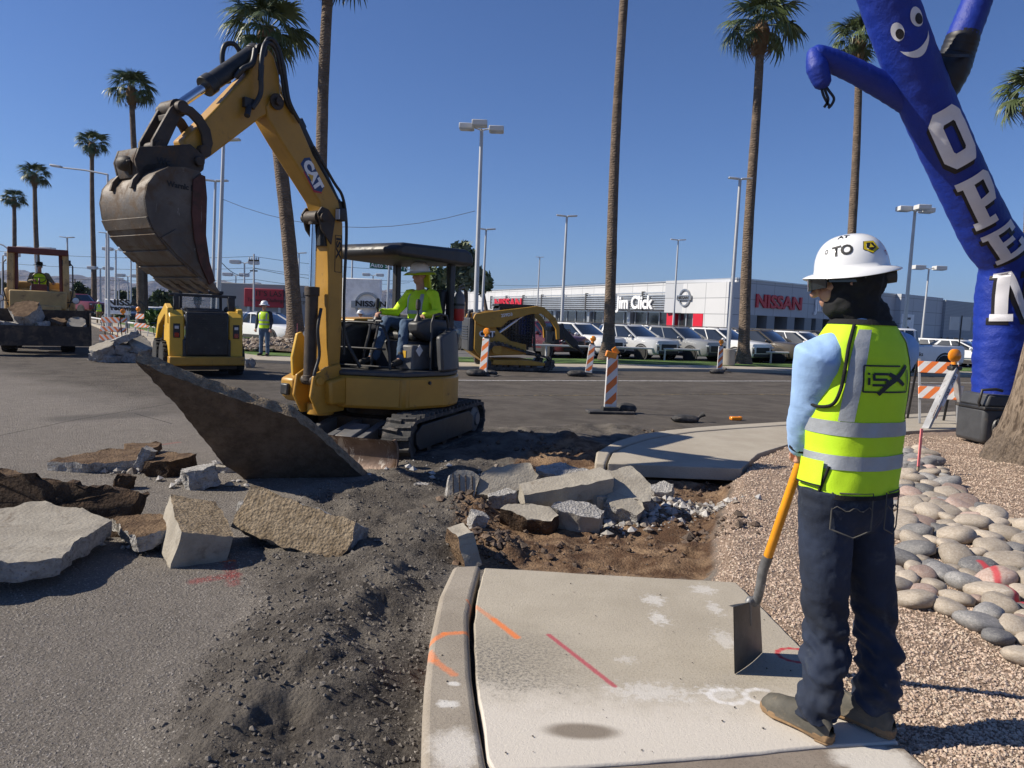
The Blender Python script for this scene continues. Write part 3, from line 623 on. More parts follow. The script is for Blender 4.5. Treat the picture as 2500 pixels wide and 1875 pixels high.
# work lamp and decals on the near side of the boom
mb = MB(); mb.box((.93, .17, 2.86), (.10, .09, .15)); wl = mb.obj('work_lamp', BLK, boom, bev=.015)
mb = MB(); mb.box((.985, .17, 2.86), (.012, .07, .12)); mb.obj('lamp_lens', LENS, wl, bev=.004)
dx, dz = -.60, -.80
def onboom(cu, cz, a, b, t=.1265): return (cu+dx*a+dz*b, t, cz+dz*a-dx*b)
mb = MB(); cu, cz = 1.315, 3.245
mb.add([onboom(cu, cz, a, b) for a, b in ((-.19, -.085), (.13, -.085), (.20, .0), (.17, .075), (-.19, .075), (-.22, 0))], [(0, 1, 2, 3, 4, 5)]); dc = mb.obj('maker_plate', NAVY, boom, smooth=0, fix=False)
mb = MB(); vs, fs = text_mesh('CAT', .17, .012, .004); mb.add([onboom(cu, cz, a-.01, b-.055, .1275+c) for a, b, c in vs], fs); mb.obj('lettering', WHITE, dc, smooth=0)
mb = MB(); mb.add([onboom(cu, cz, a, b, .131) for a, b in ((-.06, -.06), (.05, -.06), (-.005, .0))], [(0, 1, 2)]); mb.obj('triangle_mark', YEL2, dc, smooth=0)
mb = MB(); mb.add([onboom(cu, cz, a, b, .127) for a, b in ((.13, -.085), (.20, .0), (.22, -.0), (.15, -.10), (-.1, -.10), (-.1, -.085))], [(0, 1, 2, 3, 4, 5)]); mb.obj('red_stripe', REDP, dc, smooth=0)
mb = MB()
for a, b, w, h in ((.925, 2.62, .10, .008), (.925, 2.19, .10, .008), (.875, 2.405, .008, .43), (.975, 2.405, .008, .43)): mb.box((a, .1265, b), (w, .003, h))
letters(mb, 'ISX', (.958, .127, 2.60), (0, 0, -1), (-1, 0, 0), (0, 1, 0), .10, .003, .003, 'LEFT', 1.75); mb.obj('printed_logo', BLACKINK, boom, smooth=0)
# --- linkage, coupler, bucket
mb = MB()
AR = [(2.64, 3.2), (2.60, 3.33), (2.63, 3.46), (2.72, 3.57), (2.82, 3.63), (2.94, 3.64)]; ARi = [(2.95, 3.55), (2.85, 3.54), (2.77, 3.48), (2.72, 3.40), (2.705, 3.3), (2.74, 3.2)]
for w in (-.17, .135): pu(AR+ARi, w, w+.035, mb)
mb.lathe([(0, -.2), (.06, -.2), (.06, .2), (0, .2)], (2.93, 0, 3.60), 16, 'Y'); mb.lathe([(0, -.19), (.06, -.19), (.06, .19), (0, .19)], (2.69, 0, 3.24), 16, 'Y'); mb.obj('guide_link', STEELD, ex, bev=.006)
mb = MB()
for w in (-.13, .09): pu([(2.90, 3.56), (2.97, 3.64), (3.02, 3.58), (3.20, 3.24), (3.20, 3.16), (3.08, 3.16), (2.99, 3.36)], w, w+.045, mb)
mb.box((3.0, 0, 3.5), (.06, .2, .06)); mb.lathe([(0, -.16), (.05, -.16), (.05, .16), (0, .16)], (3.13, 0, 3.2), 14, 'Y'); mb.obj('bucket_link', STEELD, ex, bev=.008)
mb = MB()
for w in (-.2, .165): pu([(2.70, 3.18), (2.86, 3.27), (3.04, 3.22), (3.36, 3.14), (3.40, 3.02), (3.36, 2.86), (3.2, 2.9), (2.98, 2.98), (2.82, 2.96), (2.72, 3.05)], w, w+.035, mb)
pu([(3.36, 3.14), (3.40, 3.02), (3.36, 2.87), (3.33, 2.87), (3.36, 3.02), (3.33, 3.13)], -.165, .165, mb); mb.box((3.05, 0, 3.0), (.4, .3, .06)); mb.lathe([(0, -.24), (.05, -.24), (.05, .24), (0, .24)], (2.78, 0, 3.12), 14, 'Y')
mb.ell((3.40, .02, 3.0), (.07, .11, .07)); mb.bar((3.42, .12, 3.02), (3.36, .06, 2.9), .04, .04); cp = mb.obj('quick_coupler', STEELD, ex, bev=.01)
BK = [(2.90, 2.99), (3.05, 3.0), (3.2, 2.975), (3.32, 2.90), (3.40, 2.79), (3.425, 2.66), (3.405, 2.52), (3.34, 2.38), (3.22, 2.245), (3.06, 2.11), (2.92, 2.01), (2.78, 1.93)]
FE = [(2.80, 1.95), (2.86, 2.15), (2.90, 2.4), (2.89, 2.7), (2.88, 2.97)]
mb = MB(); bw = .41; n = len(BK)
def nrm2(P, i):
    a, b = Vector(P[max(0, i-1)]), Vector(P[min(len(P)-1, i+1)]); t = (b-a).normalized(); return Vector((t.y, -t.x))
rr = [[Vector((x, -bw+2*bw*k/8, z)) for k in range(9)] for x, z in BK]; mb.rings(rr, False, False)
inn = [(Vector(q)+nrm2(BK, i)*.03) for i, q in enumerate(BK)]; mb.rings([[Vector((q.x, -bw+2*bw*k/8, q.y)) for k in range(9)] for q in inn], False, False)
for w in (-bw, bw-.03): pu(BK+FE, w, w+.03, mb)
bucket = mb.obj('bucket', STEEL, ex, smooth=35)
mb = MB()
for k in (6, 7, 8, 9, 10):       # wear strips under the floor
    a, b = Vector(BK[k]), Vector(BK[k+1]); t = (b-a); nn = Vector((t.y, -t.x)).normalized()*-1
    q0, q1 = a+t*.12, b-t*.22
    mb.prism([(q0.x, q0.y), (q1.x, q1.y), (q1.x+nn.x*.016, q1.y+nn.y*.016), (q0.x+nn.x*.016, q0.y+nn.y*.016)], (0, 0, 0), (1, 0, 0), (0, 0, 1), (0, 1, 0), -bw+.005, bw-.005)
mb.obj('wear_strip', STEEL, bucket, bev=.003)
for w in (bw, -bw-.022): mb = pu([(2.90, 2.96), (2.97, 2.9), (2.985, 2.6), (2.96, 2.35), (2.9, 2.12), (2.80, 1.93), (2.74, 1.97), (2.80, 2.15), (2.84, 2.4), (2.83, 2.75), (2.85, 2.95)], w, w+.022); mb.obj('side_cutter', REDST, bucket, bev=.004)
for w in (bw, -bw-.012): pu([(3.28, 2.33), (3.12, 2.18), (2.95, 2.05), (2.85, 1.98), (2.9, 2.12), (3.0, 2.22), (3.14, 2.42)], w, w+.012).obj('corner_plate', STEEL, bucket, bev=.003)
mb = MB()
for w in (-.2, .16): pu([(2.92, 3.0), (3.1, 3.06), (3.3, 3.0), (3.42, 2.84), (3.44, 2.76), (3.40, 2.76), (3.36, 2.86), (3.22, 2.95), (3.0, 2.97)], w, w+.04, mb)
mb.obj('bucket_ear', STEEL, bucket, bev=.006)
for k in range(5):
    w = -.36+.18*k; mb = MB(); d = Vector((-.80, -.60)); nn = Vector((.6, -.8)); a = Vector((2.84, 1.985)); vs = []
    for s, hw, th in ((-.03, .05, .045), (.08, .048, .04), (.21, .035, .01)):
        c = a+d*s
        vs += [(c.x+nn.x*th, w-hw, c.y+nn.y*th), (c.x+nn.x*th, w+hw, c.y+nn.y*th), (c.x-nn.x*th, w+hw, c.y-nn.y*th), (c.x-nn.x*th, w-hw, c.y-nn.y*th)]
    mb.rings([[Vector(q) for q in vs[i:i+4]] for i in (0, 4, 8)]); mb.obj('bucket_tooth', STEEL, bucket, bev=.006)
mb = MB(); letters(mb, 'Warnlc R', (2.97+.25, bw+.003, 2.80), (-1, 0, -.02), (0, 0, 1), (0, 1, 0), .07, .002, .003, 'LEFT'); mb.obj('paint_scrawl', BLACKINK, bucket, smooth=0)
mb = MB(); letters(mb, 'Wc', (3.2, .203, 3.02), (-1, 0, .05), (0, 0, 1), (0, 1, 0), .09, .002, .003, 'LEFT'); mb.obj('paint_scrawl', BLACKINK, cp, smooth=0)
# --- operator station
mb = MB(); mb.box((-.2, .25, 1.2), (.6, .62, .36)); mb.box((-.42, .25, 1.28), (.3, .9, .5)); mb.obj('seat_base', DGREY, ex, bev=.03)
mb = MB(); mb.box((-.28, .25, 1.44), (.5, .5, .12)); mb.box((-.6, .25, 1.76), (.12, .48, .62), (0, -.12, 0)); mb.obj('seat', SEATV, ex, bev=.05, seg=3)
for w in (-.12, .60):
    mb = MB(); mb.prism([(.1, 1.5), (.12, 1.62), (-.1, 1.68), (-.5, 1.66), (-.5, 1.45), (-.1, 1.4)], (0, 0, 0), (1, 0, 0), (0, 0, 1), (0, 1, 0), w-.09, w+.09); cn = mb.obj('control_console', DGREY, ex, bev=.03)
    mb = MB(); mb.lathe([(.05, 0), (.06, .02), (.045, .05), (.03, .08), (.015, .1), (.015, .16), (.03, .17), (.034, .24), (.025, .29), (.0, .3)], (.02, w, 1.62), 12); mb.obj('joystick', BLK, cn)
mb = MB(); mb.box((.0, .52, 1.18), (.34, .28, .32)); mb.obj('side_box', MGREY, ex, bev=.025)
mb = MB(); mb.prism([(-.01, -.075), (.055, 0), (-.01, .075), (-.075, 0)], (.06, .667, 1.27), (1, 0, 0), (0, 0, 1), (0, 1, 0), 0, .003); mb.obj('warning_label', WHITE, ex, smooth=0)
mb = MB(); mb.box((.175, .5, 1.22), (.004, .11, .09)); mb.obj('yellow_label', YEL2, ex)
mb = MB()
for w in (.06, .2): mb.tube([(.42, w, 1.02), (.42, w, 1.2), (.34, w, 1.45), (.30, w, 1.62)], .016, 8); mb.cyl((.30, w-.05, 1.62), (.30, w+.05, 1.62), .018)
mb.box((.45, .13, 1.045), (.2, .32, .03)); mb.obj('travel_lever', BLK, ex)
mb = MB(); mb.tube([(.62, -.18, 1.03), (.62, -.18, 1.5), (.60, -.16, 1.58), (.56, -.06, 1.6), (.5, .3, 1.6), (.45, .42, 1.56), (.43, .5, 1.4), (.42, .53, 1.03)], .018, 8); mb.tube([(.62, -.18, 1.28), (.45, .47, 1.28)], .014, 8); mb.tube([(.62, -.18, 1.06), (.42, .53, 1.06)], .014, 8); mb.obj('guard_rail', BLK, ex, smooth=60)
mb = MB(); mb.tube([(-.02, .80, 1.04), (-.02, .80, 1.62), (-.06, .80, 1.72), (-.16, .80, 1.74), (-.3, .80, 1.72), (-.34, .80, 1.6), (-.34, .80, 1.3)], .018, 8); mb.obj('grab_rail', BLK, ex, smooth=60)
mb = MB(); pr = [(.46, 2.46), (.44, 2.55), (.34, 2.59), (-.85, 2.62), (-.98, 2.58), (-1.02, 2.48), (-1.02, 2.41), (-.9, 2.40), (.4, 2.42)]
pu(pr, -.66, .66, mb); mb.obj('canopy', BLK, ex, bev=.05, seg=3)
for w in (-.5, .5): mb = MB(); mb.bar((-.72, w, 1.5), (-.72, w, 2.45), .08, .1); mb.obj('canopy_post', BLK, ex, bev=.012)
mb = MB(); mb.bar((-.74, -.5, 1.66), (-.74, .5, 1.66), .05, .12); mb.obj('rear_crossbar', BLK, ex, bev=.01)
ext = thing('fire_extinguisher', 'small red fire extinguisher strapped to the rear canopy post of the excavator', 'fire extinguisher', XC+Matrix.Rotation(ex_rot, 3, 'Z') @ Vector((-.72, .66, 1.66)))
mb = MB(); mb.lathe([(.0, 0), (.06, .0), (.07, .02), (.07, .16), (.0, .16)], n=18); mb.obj('cylinder', REDP, ext)
mb = MB(); mb.lathe([(0, .16), (.07, .16), (.07, .30), (.055, .36), (.025, .39), (.025, .42), (0, .42)], n=18); mb.bar((-.02, 0, .42), (.07, 0, .45), .02, .025); mb.bar((-.02, 0, .45), (.06, 0, .50), .02, .015); mb.obj('valve_handle', MGREY, ext, bev=.003)
mb = MB(); mb.lathe([(.073, .2), (.077, .2), (.077, .23), (.073, .23)], n=18); mb.obj('strap', BLK, ext)
# ------------------------------------------------------------------ broken concrete
def brk(name, a, b, ns, bump, holes=.4):
    m, nt, p = newmat(name); v = coord(nt)
    c = mixc(nt, ramp(nt, nnoise(nt, v, ns, 7, .7), .32, .68), a, b)
    c = mixc(nt, nmath(nt, 'MULTIPLY', ramp(nt, nvor(nt, v, 38), .30, .16), holes), c, dark(a, .45))
    c = mixc(nt, nmath(nt, 'MULTIPLY', ramp(nt, nnoise(nt, v, 3.1, 5, .7, .8), .55, .72), .7), c, (.10, .065, .04))
    nt.links.new(c, p.inputs['Base Color']); p.inputs['Roughness'].default_value = .95; p.inputs['Specular IOR Level'].default_value = .2
    nt.links.new(bumpn(nt, nmath(nt, 'ADD', nnoise(nt, v, 26, 8, .75), nmath(nt, 'MULTIPLY', nvor(nt, v, 45), .5)), bump, .03), p.inputs['Normal']); return m
CTOP = brk('weathered_concrete_face', (.29, .258, .21), (.38, .345, .285), 3.5, .3, .12)
CBRK = brk('broken_concrete', (.30, .285, .265), (.50, .48, .455), 14, 1.0, .5)
CSOIL = brk('soil_caked_concrete', (.085, .052, .032), (.215, .145, .088), 8, 1.0, .35)
CDARK = brk('dark_soil_crust', (.045, .030, .021), (.115, .073, .045), 9, 1.0, .3)
CTAN = brk('tan_bedding_crust', (.22, .165, .105), (.40, .315, .215), 16, 1.0, .3)
CSLAB = brk('slab_underside', (.085, .062, .044), (.165, .122, .088), 6, .6, .2)
def chunk_mesh(poly, t, mats=(CTOP, CBRK, CSOIL), rough=.02, face=.004, n=44, seed=0, rings_t=5, taper=0.0, parent=None, name='concrete_chunk', grooves=0):
    cx = sum(p[0] for p in poly)/len(poly); cy = sum(p[1] for p in poly)/len(poly)
    P = [q for q, _ in resample(poly, n)]
    # keep the corners
    for c in poly:
        k = min(range(n), key=lambda i: (P[i]-Vector(c)).length); P[k] = Vector(c)
    mb = MB(); rr = []; lev = []
    inner = (.03, .3, .55, .78, .93)
    for s in inner: lev.append((s, t/2, 0))
    for i in range(rings_t+1): lev.append((1-taper*i/rings_t, t/2-t*i/rings_t, 1))
    for s in reversed(inner): lev.append((s*(1-taper), -t/2, 2))
    for s, z, k in lev:
        ring = []
        for q in P:
            x, y = cx+(q.x-cx)*s, cy+(q.y-cy)*s; p = Vector((x, y, z)); o = Vector((seed*3.7, seed*1.3, seed*.7))
            nv = Vector((mn.fractal((p+o)*9, .9, 2.1, 5), mn.fractal((p+o)*9+Vector((31, 0, 0)), .9, 2.1, 5), mn.fractal((p+o)*9+Vector((0, 47, 0)), .9, 2.1, 5)))
            edge = 1.0 if abs(s-1) < taper+.01 else 0.0
            ring.append(p+nv*(rough if edge else 0)+Vector((0, 0, nv.z*face*(1 if k != 2 else 3)*(1-edge))))
        rr.append(ring)
    mb.rings(rr); L = len(rr); F = []
    for i in range(L-1): F += [(0 if lev[i+1][2] == 0 or (lev[i][2] == 0) else (2 if lev[i][2] == 2 or lev[i+1][2] == 2 else 1))]*n
    mb.mi = F+[0, 2]
    return mb.obj(name, list(mats), parent, smooth=32)
def ipoly(a, b, n=7, seed=0, j=.22):
    r = random.Random(seed*7+1)
    return [(a/2*math.cos(2*math.pi*(i+r.uniform(-.3, .3))/n)*(1+r.uniform(-j, j))*1.1, b/2*math.sin(2*math.pi*(i+r.uniform(-.3, .3))/n)*(1+r.uniform(-j, j))*1.1) for i in range(n)]
def chunk(px_, py_, size, rot, label, mats=(CTOP, CBRK, CSOIL), poly=None, seed=0, group='broken concrete in the dug-out kerb', z=None, rough=.02, name='concrete_chunk', **k):
    l, w, t = size; q = H_(px_, py_) if z is None else G(px_, py_, z)
    o = chunk_mesh(poly or ipoly(l, w, 7, seed+3), t, mats, rough, seed=seed, name=name, **k)
    o.location = q; o.rotation_euler = tuple(R(a) for a in rot)
    return tag(o, label, 'concrete chunk', group)
rect = lambda a, b: [(-a/2, -b/2), (a/2, -b/2), (a/2, b/2), (-a/2, b/2)]
LFT = 'concrete chunks on the road at left'
# big panel being tipped over by the excavator
nS = Vector((.22, -.80, -.56)).normalized(); dS = G(600, 1176, RZ-.03)
pS = [PLN(x, y, dS, nS) for x, y in ((332, 882), (470, 938), (600, 982), (722, 1020), (800, 1085), (870, 1150), (934, 1207), (800, 1196), (680, 1186), (596, 1168), (540, 1128), (488, 1062), (425, 985), (370, 925))]
cS = sum(pS, Vector())/len(pS); eX = Vector((1, 0, 0)); eX = (eX-nS*eX.dot(nS)).normalized(); eY = nS.cross(eX)
pl2 = [((p-cS).dot(eX), (p-cS).dot(eY)) for p in pS]
o = chunk_mesh(pl2, .15, (CSLAB, CTAN, CTOP), .018, .009, n=140, seed=5, name='concrete_slab')
o.matrix_world = Matrix(((eX.x, eY.x, nS.x, cS.x-nS.x*.075), (eX.y, eY.y, nS.y, cS.y-nS.y*.075), (eX.z, eY.z, nS.z, cS.z-nS.z*.075), (0, 0, 0, 1)))
tag(o, 'large torn-up pavement slab tipped on edge in front of the excavator, dark soil on its underside', 'concrete slab')
# left group
zt = .07
def flatslab(px_poly, z, t, tilt, label, mats=(CTOP, CBRK, CSOIL), seed=0, group=LFT, rough=.02, n=60, name='concrete_slab'):
    nn = Vector(tilt).normalized(); p0 = G(px_poly[0][0], px_poly[0][1], z); P = [PLN(x, y, p0, nn) for x, y in px_poly]; c = sum(P, Vector())/len(P)
    ex_ = Vector((1, 0, 0)); ex_ = (ex_-nn*ex_.dot(nn)).normalized(); ey_ = nn.cross(ex_)
    o = chunk_mesh([((p-c).dot(ex_), (p-c).dot(ey_)) for p in P], t, mats, rough, seed=seed, n=n, name=name)
    o.matrix_world = Matrix(((ex_.x, ey_.x, nn.x, c.x-nn.x*t/2), (ex_.y, ey_.y, nn.y, c.y-nn.y*t/2), (ex_.z, ey_.z, nn.z, c.z-nn.z*t/2), (0, 0, 0, 1)))
    return tag(o, label, 'concrete slab', group)
flatslab([(100, 1224), (200, 1243), (272, 1268), (212, 1310), (180, 1326), (152, 1362), (60, 1372), (0, 1368), (-90, 1385), (-140, 1270), (0, 1240)], .10, .12, (.10, -.02, 1), 'flat grey pavement slab with a smooth face and dark corner stain, lying nearest at far left', (CTOP, CBRK, CSOIL), 11, n=90)
flatslab([(268, 1264), (330, 1255), (420, 1257), (440, 1280), (390, 1296), (332, 1312), (300, 1290)], -.02, .10, (-.12, -.12, 1), 'soil-topped pale slab fragment wedged between the grey slab and the kerb block', (CSOIL, CBRK, CTOP), 12)
chunk(150, 1238, (.95, .40, .36), (72, 4, 8), 'dark brown soil-crusted block with a bare grey end, behind the smooth grey slab', (CDARK, CDARK, CDARK), [(-.58, -.2), (-.2, -.23), (.3, -.2), (.52, -.16), (.56, .14), (.2, .17), (-.3, .2), (-.6, .21)], 13, LFT, z=RZ+.16, rough=.05, face=.02, n=70)
ch = chunk(475, 1305, (.34, .56, .28), (10, 14, 35), 'pale square kerb block standing with a clean-cut grey end facing the camera', (CTAN, CTOP, CSOIL), [(-.17, -.30), (.17, -.30), (.18, .0), (.16, .32), (-.15, .34), (-.18, 0)], 14, LFT, z=RZ+.13, rough=.012, n=60)
chunk(735, 1290, (.86, .30, .30), (62, 12, -14), 'long tan kerb block with a gritty flank and a broken grey right end', (CTAN, CBRK, CTAN), [(-.44, -.16), (0, -.17), (.42, -.15), (.45, .02), (.43, .16), (0, .15), (-.42, .17)], 15, LFT, z=RZ+.14, rough=.022, n=64)
flatslab([(190, 1108), (270, 1096), (345, 1096), (380, 1112), (350, 1124), (200, 1132), (115, 1125)], -.05, .15, (.0, -.06, 1), 'flat soil-topped slab with a white broken edge, farthest row at left', (CSOIL, CBRK, CTOP), 16)
flatslab([(302, 1082), (395, 1080), (385, 1092), (330, 1097)], -.06, .08, (0, .05, 1), 'thin soil-brown slab scrap behind the white broken lump', (CSOIL, CSOIL, CSOIL), 17)
chunk(415, 1136, (.44, .34, .17), (3, -5, 20), 'brown soil-topped chunk right of the white broken lump', (CSOIL, CDARK, CSOIL), None, 18, LFT, z=RZ+.09, rough=.03)
chunk(356, 1118, (.17, .13, .19), (10, 20, 40), 'white jagged lump on the soil-topped slab', (CBRK, CBRK, CBRK), None, 19, LFT, z=-.0, rough=.03)
chunk(482, 1166, (.36, .26, .19), (6, -12, -10), 'small grey chunk below the edge of the tipped panel', (CBRK, CBRK, CDARK), None, 20, LFT, z=RZ+.09, rough=.03)
chunk(535, 1146, (.26, .10, .07), (0, 0, -8), 'white sliver beside the edge of the tipped panel', (CTOP, CBRK, CBRK), None, 21, LFT, z=RZ+.03)
chunk(300, 1175, (.16, .14, .12), (0, 10, 30), 'small dark lump at the right end of the soil-crusted block', (CDARK, CDARK, CDARK), None, 22, LFT, z=RZ+.06, rough=.03)
chunk(603, 1248, (.12, .12, .14), (0, 10, 30), 'pale lump between the kerb block and the long tan block', (CBRK, CBRK, CTAN), None, 23, LFT, z=RZ+.12, rough=.02)
chunk(15, 1188, (.3, .2, .22), (10, 10, 5), 'pale chunk cut by the left edge of the photo', (CSOIL, CBRK, CTAN), None, 24, LFT, z=RZ+.1, rough=.03)
# middle pile
MID = 'broken concrete in the dug-out kerb'
c1 = chunk(1127, 1188, (.27, .28, .10), (64, 8, 12), 'pale piece scored with parallel grooves, leftmost of the pile', (CTOP, CBRK, CBRK), [(-.14, -.12), (.04, -.14), (.12, -.08), (.15, .1), (.08, .15), (-.06, .14), (-.13, .08)], 31, MID, z=RZ+.16, rough=.01)
mb = MB()
for k in range(4): mb.box((-.09+.06*k, 0, .051), (.007, .20, .008), (0, 0, .12))
mb.obj('scored_groove', CDARK, c1)
chunk(1232, 1188, (.62, .30, .30), (50, -10, 14), 'big white-edged chunk leaning behind the grooved piece', (CTOP, CBRK, CBRK), [(-.32, -.1), (-.05, -.15), (.2, -.13), (.32, -.02), (.26, .12), (-.02, .15), (-.2, .13)], 32, MID, z=RZ+.13, rough=.03)
chunk(1382, 1195, (.82, .24, .17), (14, -9, 17), 'long smooth-faced kerb bar lying across the pile', (CTOP, CTOP, CBRK), [(-.42, -.11), (0, -.12), (.4, -.11), (.43, .02), (.38, .12), (0, .12), (-.40, .11)], 33, MID, z=RZ+.24, rough=.012)
chunk(1365, 1163, (.46, .2, .16), (20, 0, 0), 'rough white chunk at the back of the pile', (CBRK, CBRK, CBRK), None, 34, MID, z=RZ+.18, rough=.035)
chunk(1520, 1190, (.52, .40, .12), (34, 8, -16), 'tilted smooth triangular slab at the right of the pile', (CTOP, CBRK, CBRK), [(-.27, -.14), (.05, -.2), (.27, -.14), (.24, .06), (.02, .24), (-.2, .08)], 35, MID, z=RZ+.24, rough=.016)
chunk(1225, 1218, (.27, .14, .12), (10, -8, 12), 'small rough white piece in front of the white-edged chunk', (CBRK, CBRK, CBRK), None, 36, MID, z=RZ+.09, rough=.025)
chunk(1298, 1268, (.48, .2, .20), (25, 4, -14), 'dirt-faced kerb piece at the front of the pile, left of its twin', (CTOP, CDARK, CDARK), None, 37, MID, z=RZ+.06, rough=.02)
chunk(1412, 1268, (.40, .22, .22), (20, 4, 2), 'squarish grey kerb piece at the front centre of the pile', (CBRK, CTOP, CDARK), None, 38, MID, z=RZ+.06, rough=.02)
chunk(1472, 1218, (.30, .18, .13), (16, 4, 6), 'pale blocky piece under the triangular slab', (CBRK, CTOP, CBRK), None, 39, MID, z=RZ+.15, rough=.02)
chunk(1518, 1245, (.34, .2, .2), (28, 14, -20), 'grey cracked chunk below the triangular slab', (CTOP, CBRK, CBRK), None, 40, MID, z=RZ+.08, rough=.03)
chunk(1615, 1205, (.24, .18, .15), (20, 0, -20), 'grey rubble lump at the right end of the pile', (CBRK, CBRK, CBRK), None, 41, MID, z=RZ+.08, rough=.03)
chunk(1565, 1232, (.2, .15, .13), (20, 0, -20), 'small grey lump between the triangular slab and the right-end lump', (CBRK, CBRK, CBRK), None, 42, MID, z=RZ+.08, rough=.03)
chunk(1430, 1222, (.22, .15, .15), (0, 30, 20), 'dark grey piece in the gap under the kerb bar', (CTOP, CBRK, CDARK), None, 43, MID, z=RZ+.07, rough=.02)
chunk(1290, 1222, (.2, .14, .12), (0, 10, 50), 'shaded lump under the left end of the kerb bar', (CTOP, CBRK, CDARK), None, 44, MID, z=RZ+.06, rough=.02)
chunk(1126, 1332, (.36, .13, .12), (78, 10, 112), 'thin pale kerb fragment standing on end beside the cut kerb', (CTOP, CTOP, CSOIL), [(-.2, -.12), (.14, -.13), (.18, .03), (.05, .14), (-.16, .1)], 45, MID, z=RZ+.10, rough=.01)
chunk(1165, 1270, (.17, .13, .13), (0, 20, 10), 'pale lump half buried in the dark soil behind the standing fragment', (CBRK, CBRK, CSOIL), None, 46, MID, z=RZ+.09, rough=.025)
chunk(1030, 1188, (.13, .09, .06), (0, 0, 10), 'small pale stone on the soil in front of the dozer blade', (CBRK, CBRK, CBRK), None, 47, MID, z=RZ+.03)
# loose clods, crumbs and gravel: far too many to count
_ico = None
def scatter(name, pts, sizes, mat, cols, flat=.75, label=None):
    base = np.array([[0, 0, 1], [1, 0, 0], [.3, .95, 0], [-.8, .6, 0], [-.8, -.6, 0], [.3, -.95, 0], [0, 0, -1]], float)
    tri = np.array([[0, i, i % 5+1] for i in range(1, 6)]+[[6, i % 5+1, i] for i in range(1, 6)])
    n = len(pts); J = 1+.35*(rng.random((n, 7, 3))-.5)*2
    V = base[None]*J; a = rng.random(n)*6.283; t = (rng.random(n)-.5)*1.2
    ca, sa = np.cos(a)[:, None], np.sin(a)[:, None]; ct, st = np.cos(t)[:, None], np.sin(t)[:, None]
    x, y, z = V[..., 0], V[..., 1]*(.65+.35*rng.random(n))[:, None], V[..., 2]*flat
    y, z = y*ct-z*st, y*st+z*ct; x, y = x*ca-y*sa, x*sa+y*ca
    V = np.stack([x, y, z], -1)*np.asarray(sizes)[:, None, None]+np.asarray(pts)[:, None, :]
    F = tri[None]+(np.arange(n)*7)[:, None, None]
    C = np.ones((n, 7, 4)); C[..., :3] = np.asarray(cols)[:, None, :]
    o = npmesh(name, V.reshape(-1, 3), F.reshape(-1, 3), mat, smooth=False, cols=C.reshape(-1, 4))
    return tag(o, label, None, None, 'stuff')
m, nt, p = newmat('loose_stone'); a_ = nt.nodes.new('ShaderNodeVertexColor'); a_.layer_name = 'Col'
nt.links.new(mixc(nt, .16, a_.outputs[0], mixc(nt, ramp(nt, nnoise(nt, coord(nt, 'World'), 120, 4, .7), .3, .7), (.03, .025, .02), (.55, .5, .45))), p.inputs['Base Color']); p.inputs['Roughness'].default_value = .95; p.inputs['Specular IOR Level'].default_value = .2; STONE = m
def pts_in(n, x0, x1, y0, y1, pw=1.0, cond=None):
    Y = y0*(y1/y0)**(rng.random(n)**pw); X = (x0+(x1-x0)*rng.random(n)); X = X*1.0
    h, g, t, k = height(X[None], Y[None]); h, g, t, k = h[0], g[0], t[0], k[0]
    keep = cond(X, Y, g, t, k); return X[keep], Y[keep], h[keep]
slw = [q[:2] for q in GX(SLAB+[(1180, 2300)]+[(1029, 2120), (1029, 1830), (1036, 1666), (1072, 1454), (1106, 1382)])]
bot = [q[:2] for q in GX([(1029, 1850), (2120, 1830), (2600, 2300), (1029, 2300)])]
def not_slab(X, Y): return (sdist(slw, X, Y) < .0) & (sdist(bot, X, Y) < 0) & (sdist(far_kerb, X, Y) < -.02) & (sdist([q[:2] for q in GX(KERB_OUT+KERB_IN)], X, Y) < .01)
# pink gravel
def cone_pts(n, y0, y1, f0, f1, c0, c1, pw, cond):
    Y = y0*(y1/y0)**(rng.random(n)**pw); U = rng.random(n); X = (Y*f0+c0)*(1-U)+(Y*f1+c1)*U; h, g, t, k = (q[0] for q in height(X[None], Y[None])); ok = cond(X, Y, g, t, k); return X[ok], Y[ok], h[ok]
X, Y, Z = cone_pts(95000, 1.75, 11.5, .15, .78, 0, .3, .85, lambda X, Y, g, t, k: (g+.25*rng.random(len(X)) > .72) & not_slab(X, Y))
sz = (.0042+.0062*rng.random(len(X))**2.4)*(1+.045*Y); pal = np.array([(.52, .38, .285), (.62, .48, .37), (.42, .30, .22), (.54, .44, .335), (.36, .27, .205), (.56, .43, .335)])
scatter('gravel', np.stack([X, Y, Z+sz*.25], 1), sz, STONE, pal[rng.integers(0, 6, len(X))])
# chippings standing out of the worn asphalt, and the finer spoil
X, Y, Z = cone_pts(60000, 1.75, 7.5, -.80, -.08, -.2, -.1, .8, lambda X, Y, g, t, k: (k*.9+.35*rng.random(len(X)) < .6) & (g < .1) & not_slab(X, Y))
sz = (.0028+.0042*rng.random(len(X))**2)*(1+.09*Y); pal = np.array([(.20, .178, .154), (.27, .242, .208), (.14, .123, .105), (.34, .31, .27), (.23, .205, .18)])
scatter('asphalt_chippings', np.stack([X, Y, Z-sz*.12], 1), sz, STONE, pal[rng.integers(0, 5, len(X))], .55)
X, Y, Z = cone_pts(70000, 1.65, 8.5, -.42, .14, -.45, 0, .8, lambda X, Y, g, t, k: (k*(1-t)+.3*rng.random(len(X)) > .55) & (vn(X*3.1, Y*3.1)+.35*rng.random(len(X)) > .42) & not_slab(X, Y))
sz = (.0018+.012*rng.random(len(X))**14)*(1+.08*Y); pal = np.array([(.11, .097, .083), (.145, .128, .109), (.08, .070, .06), (.18, .16, .136)])
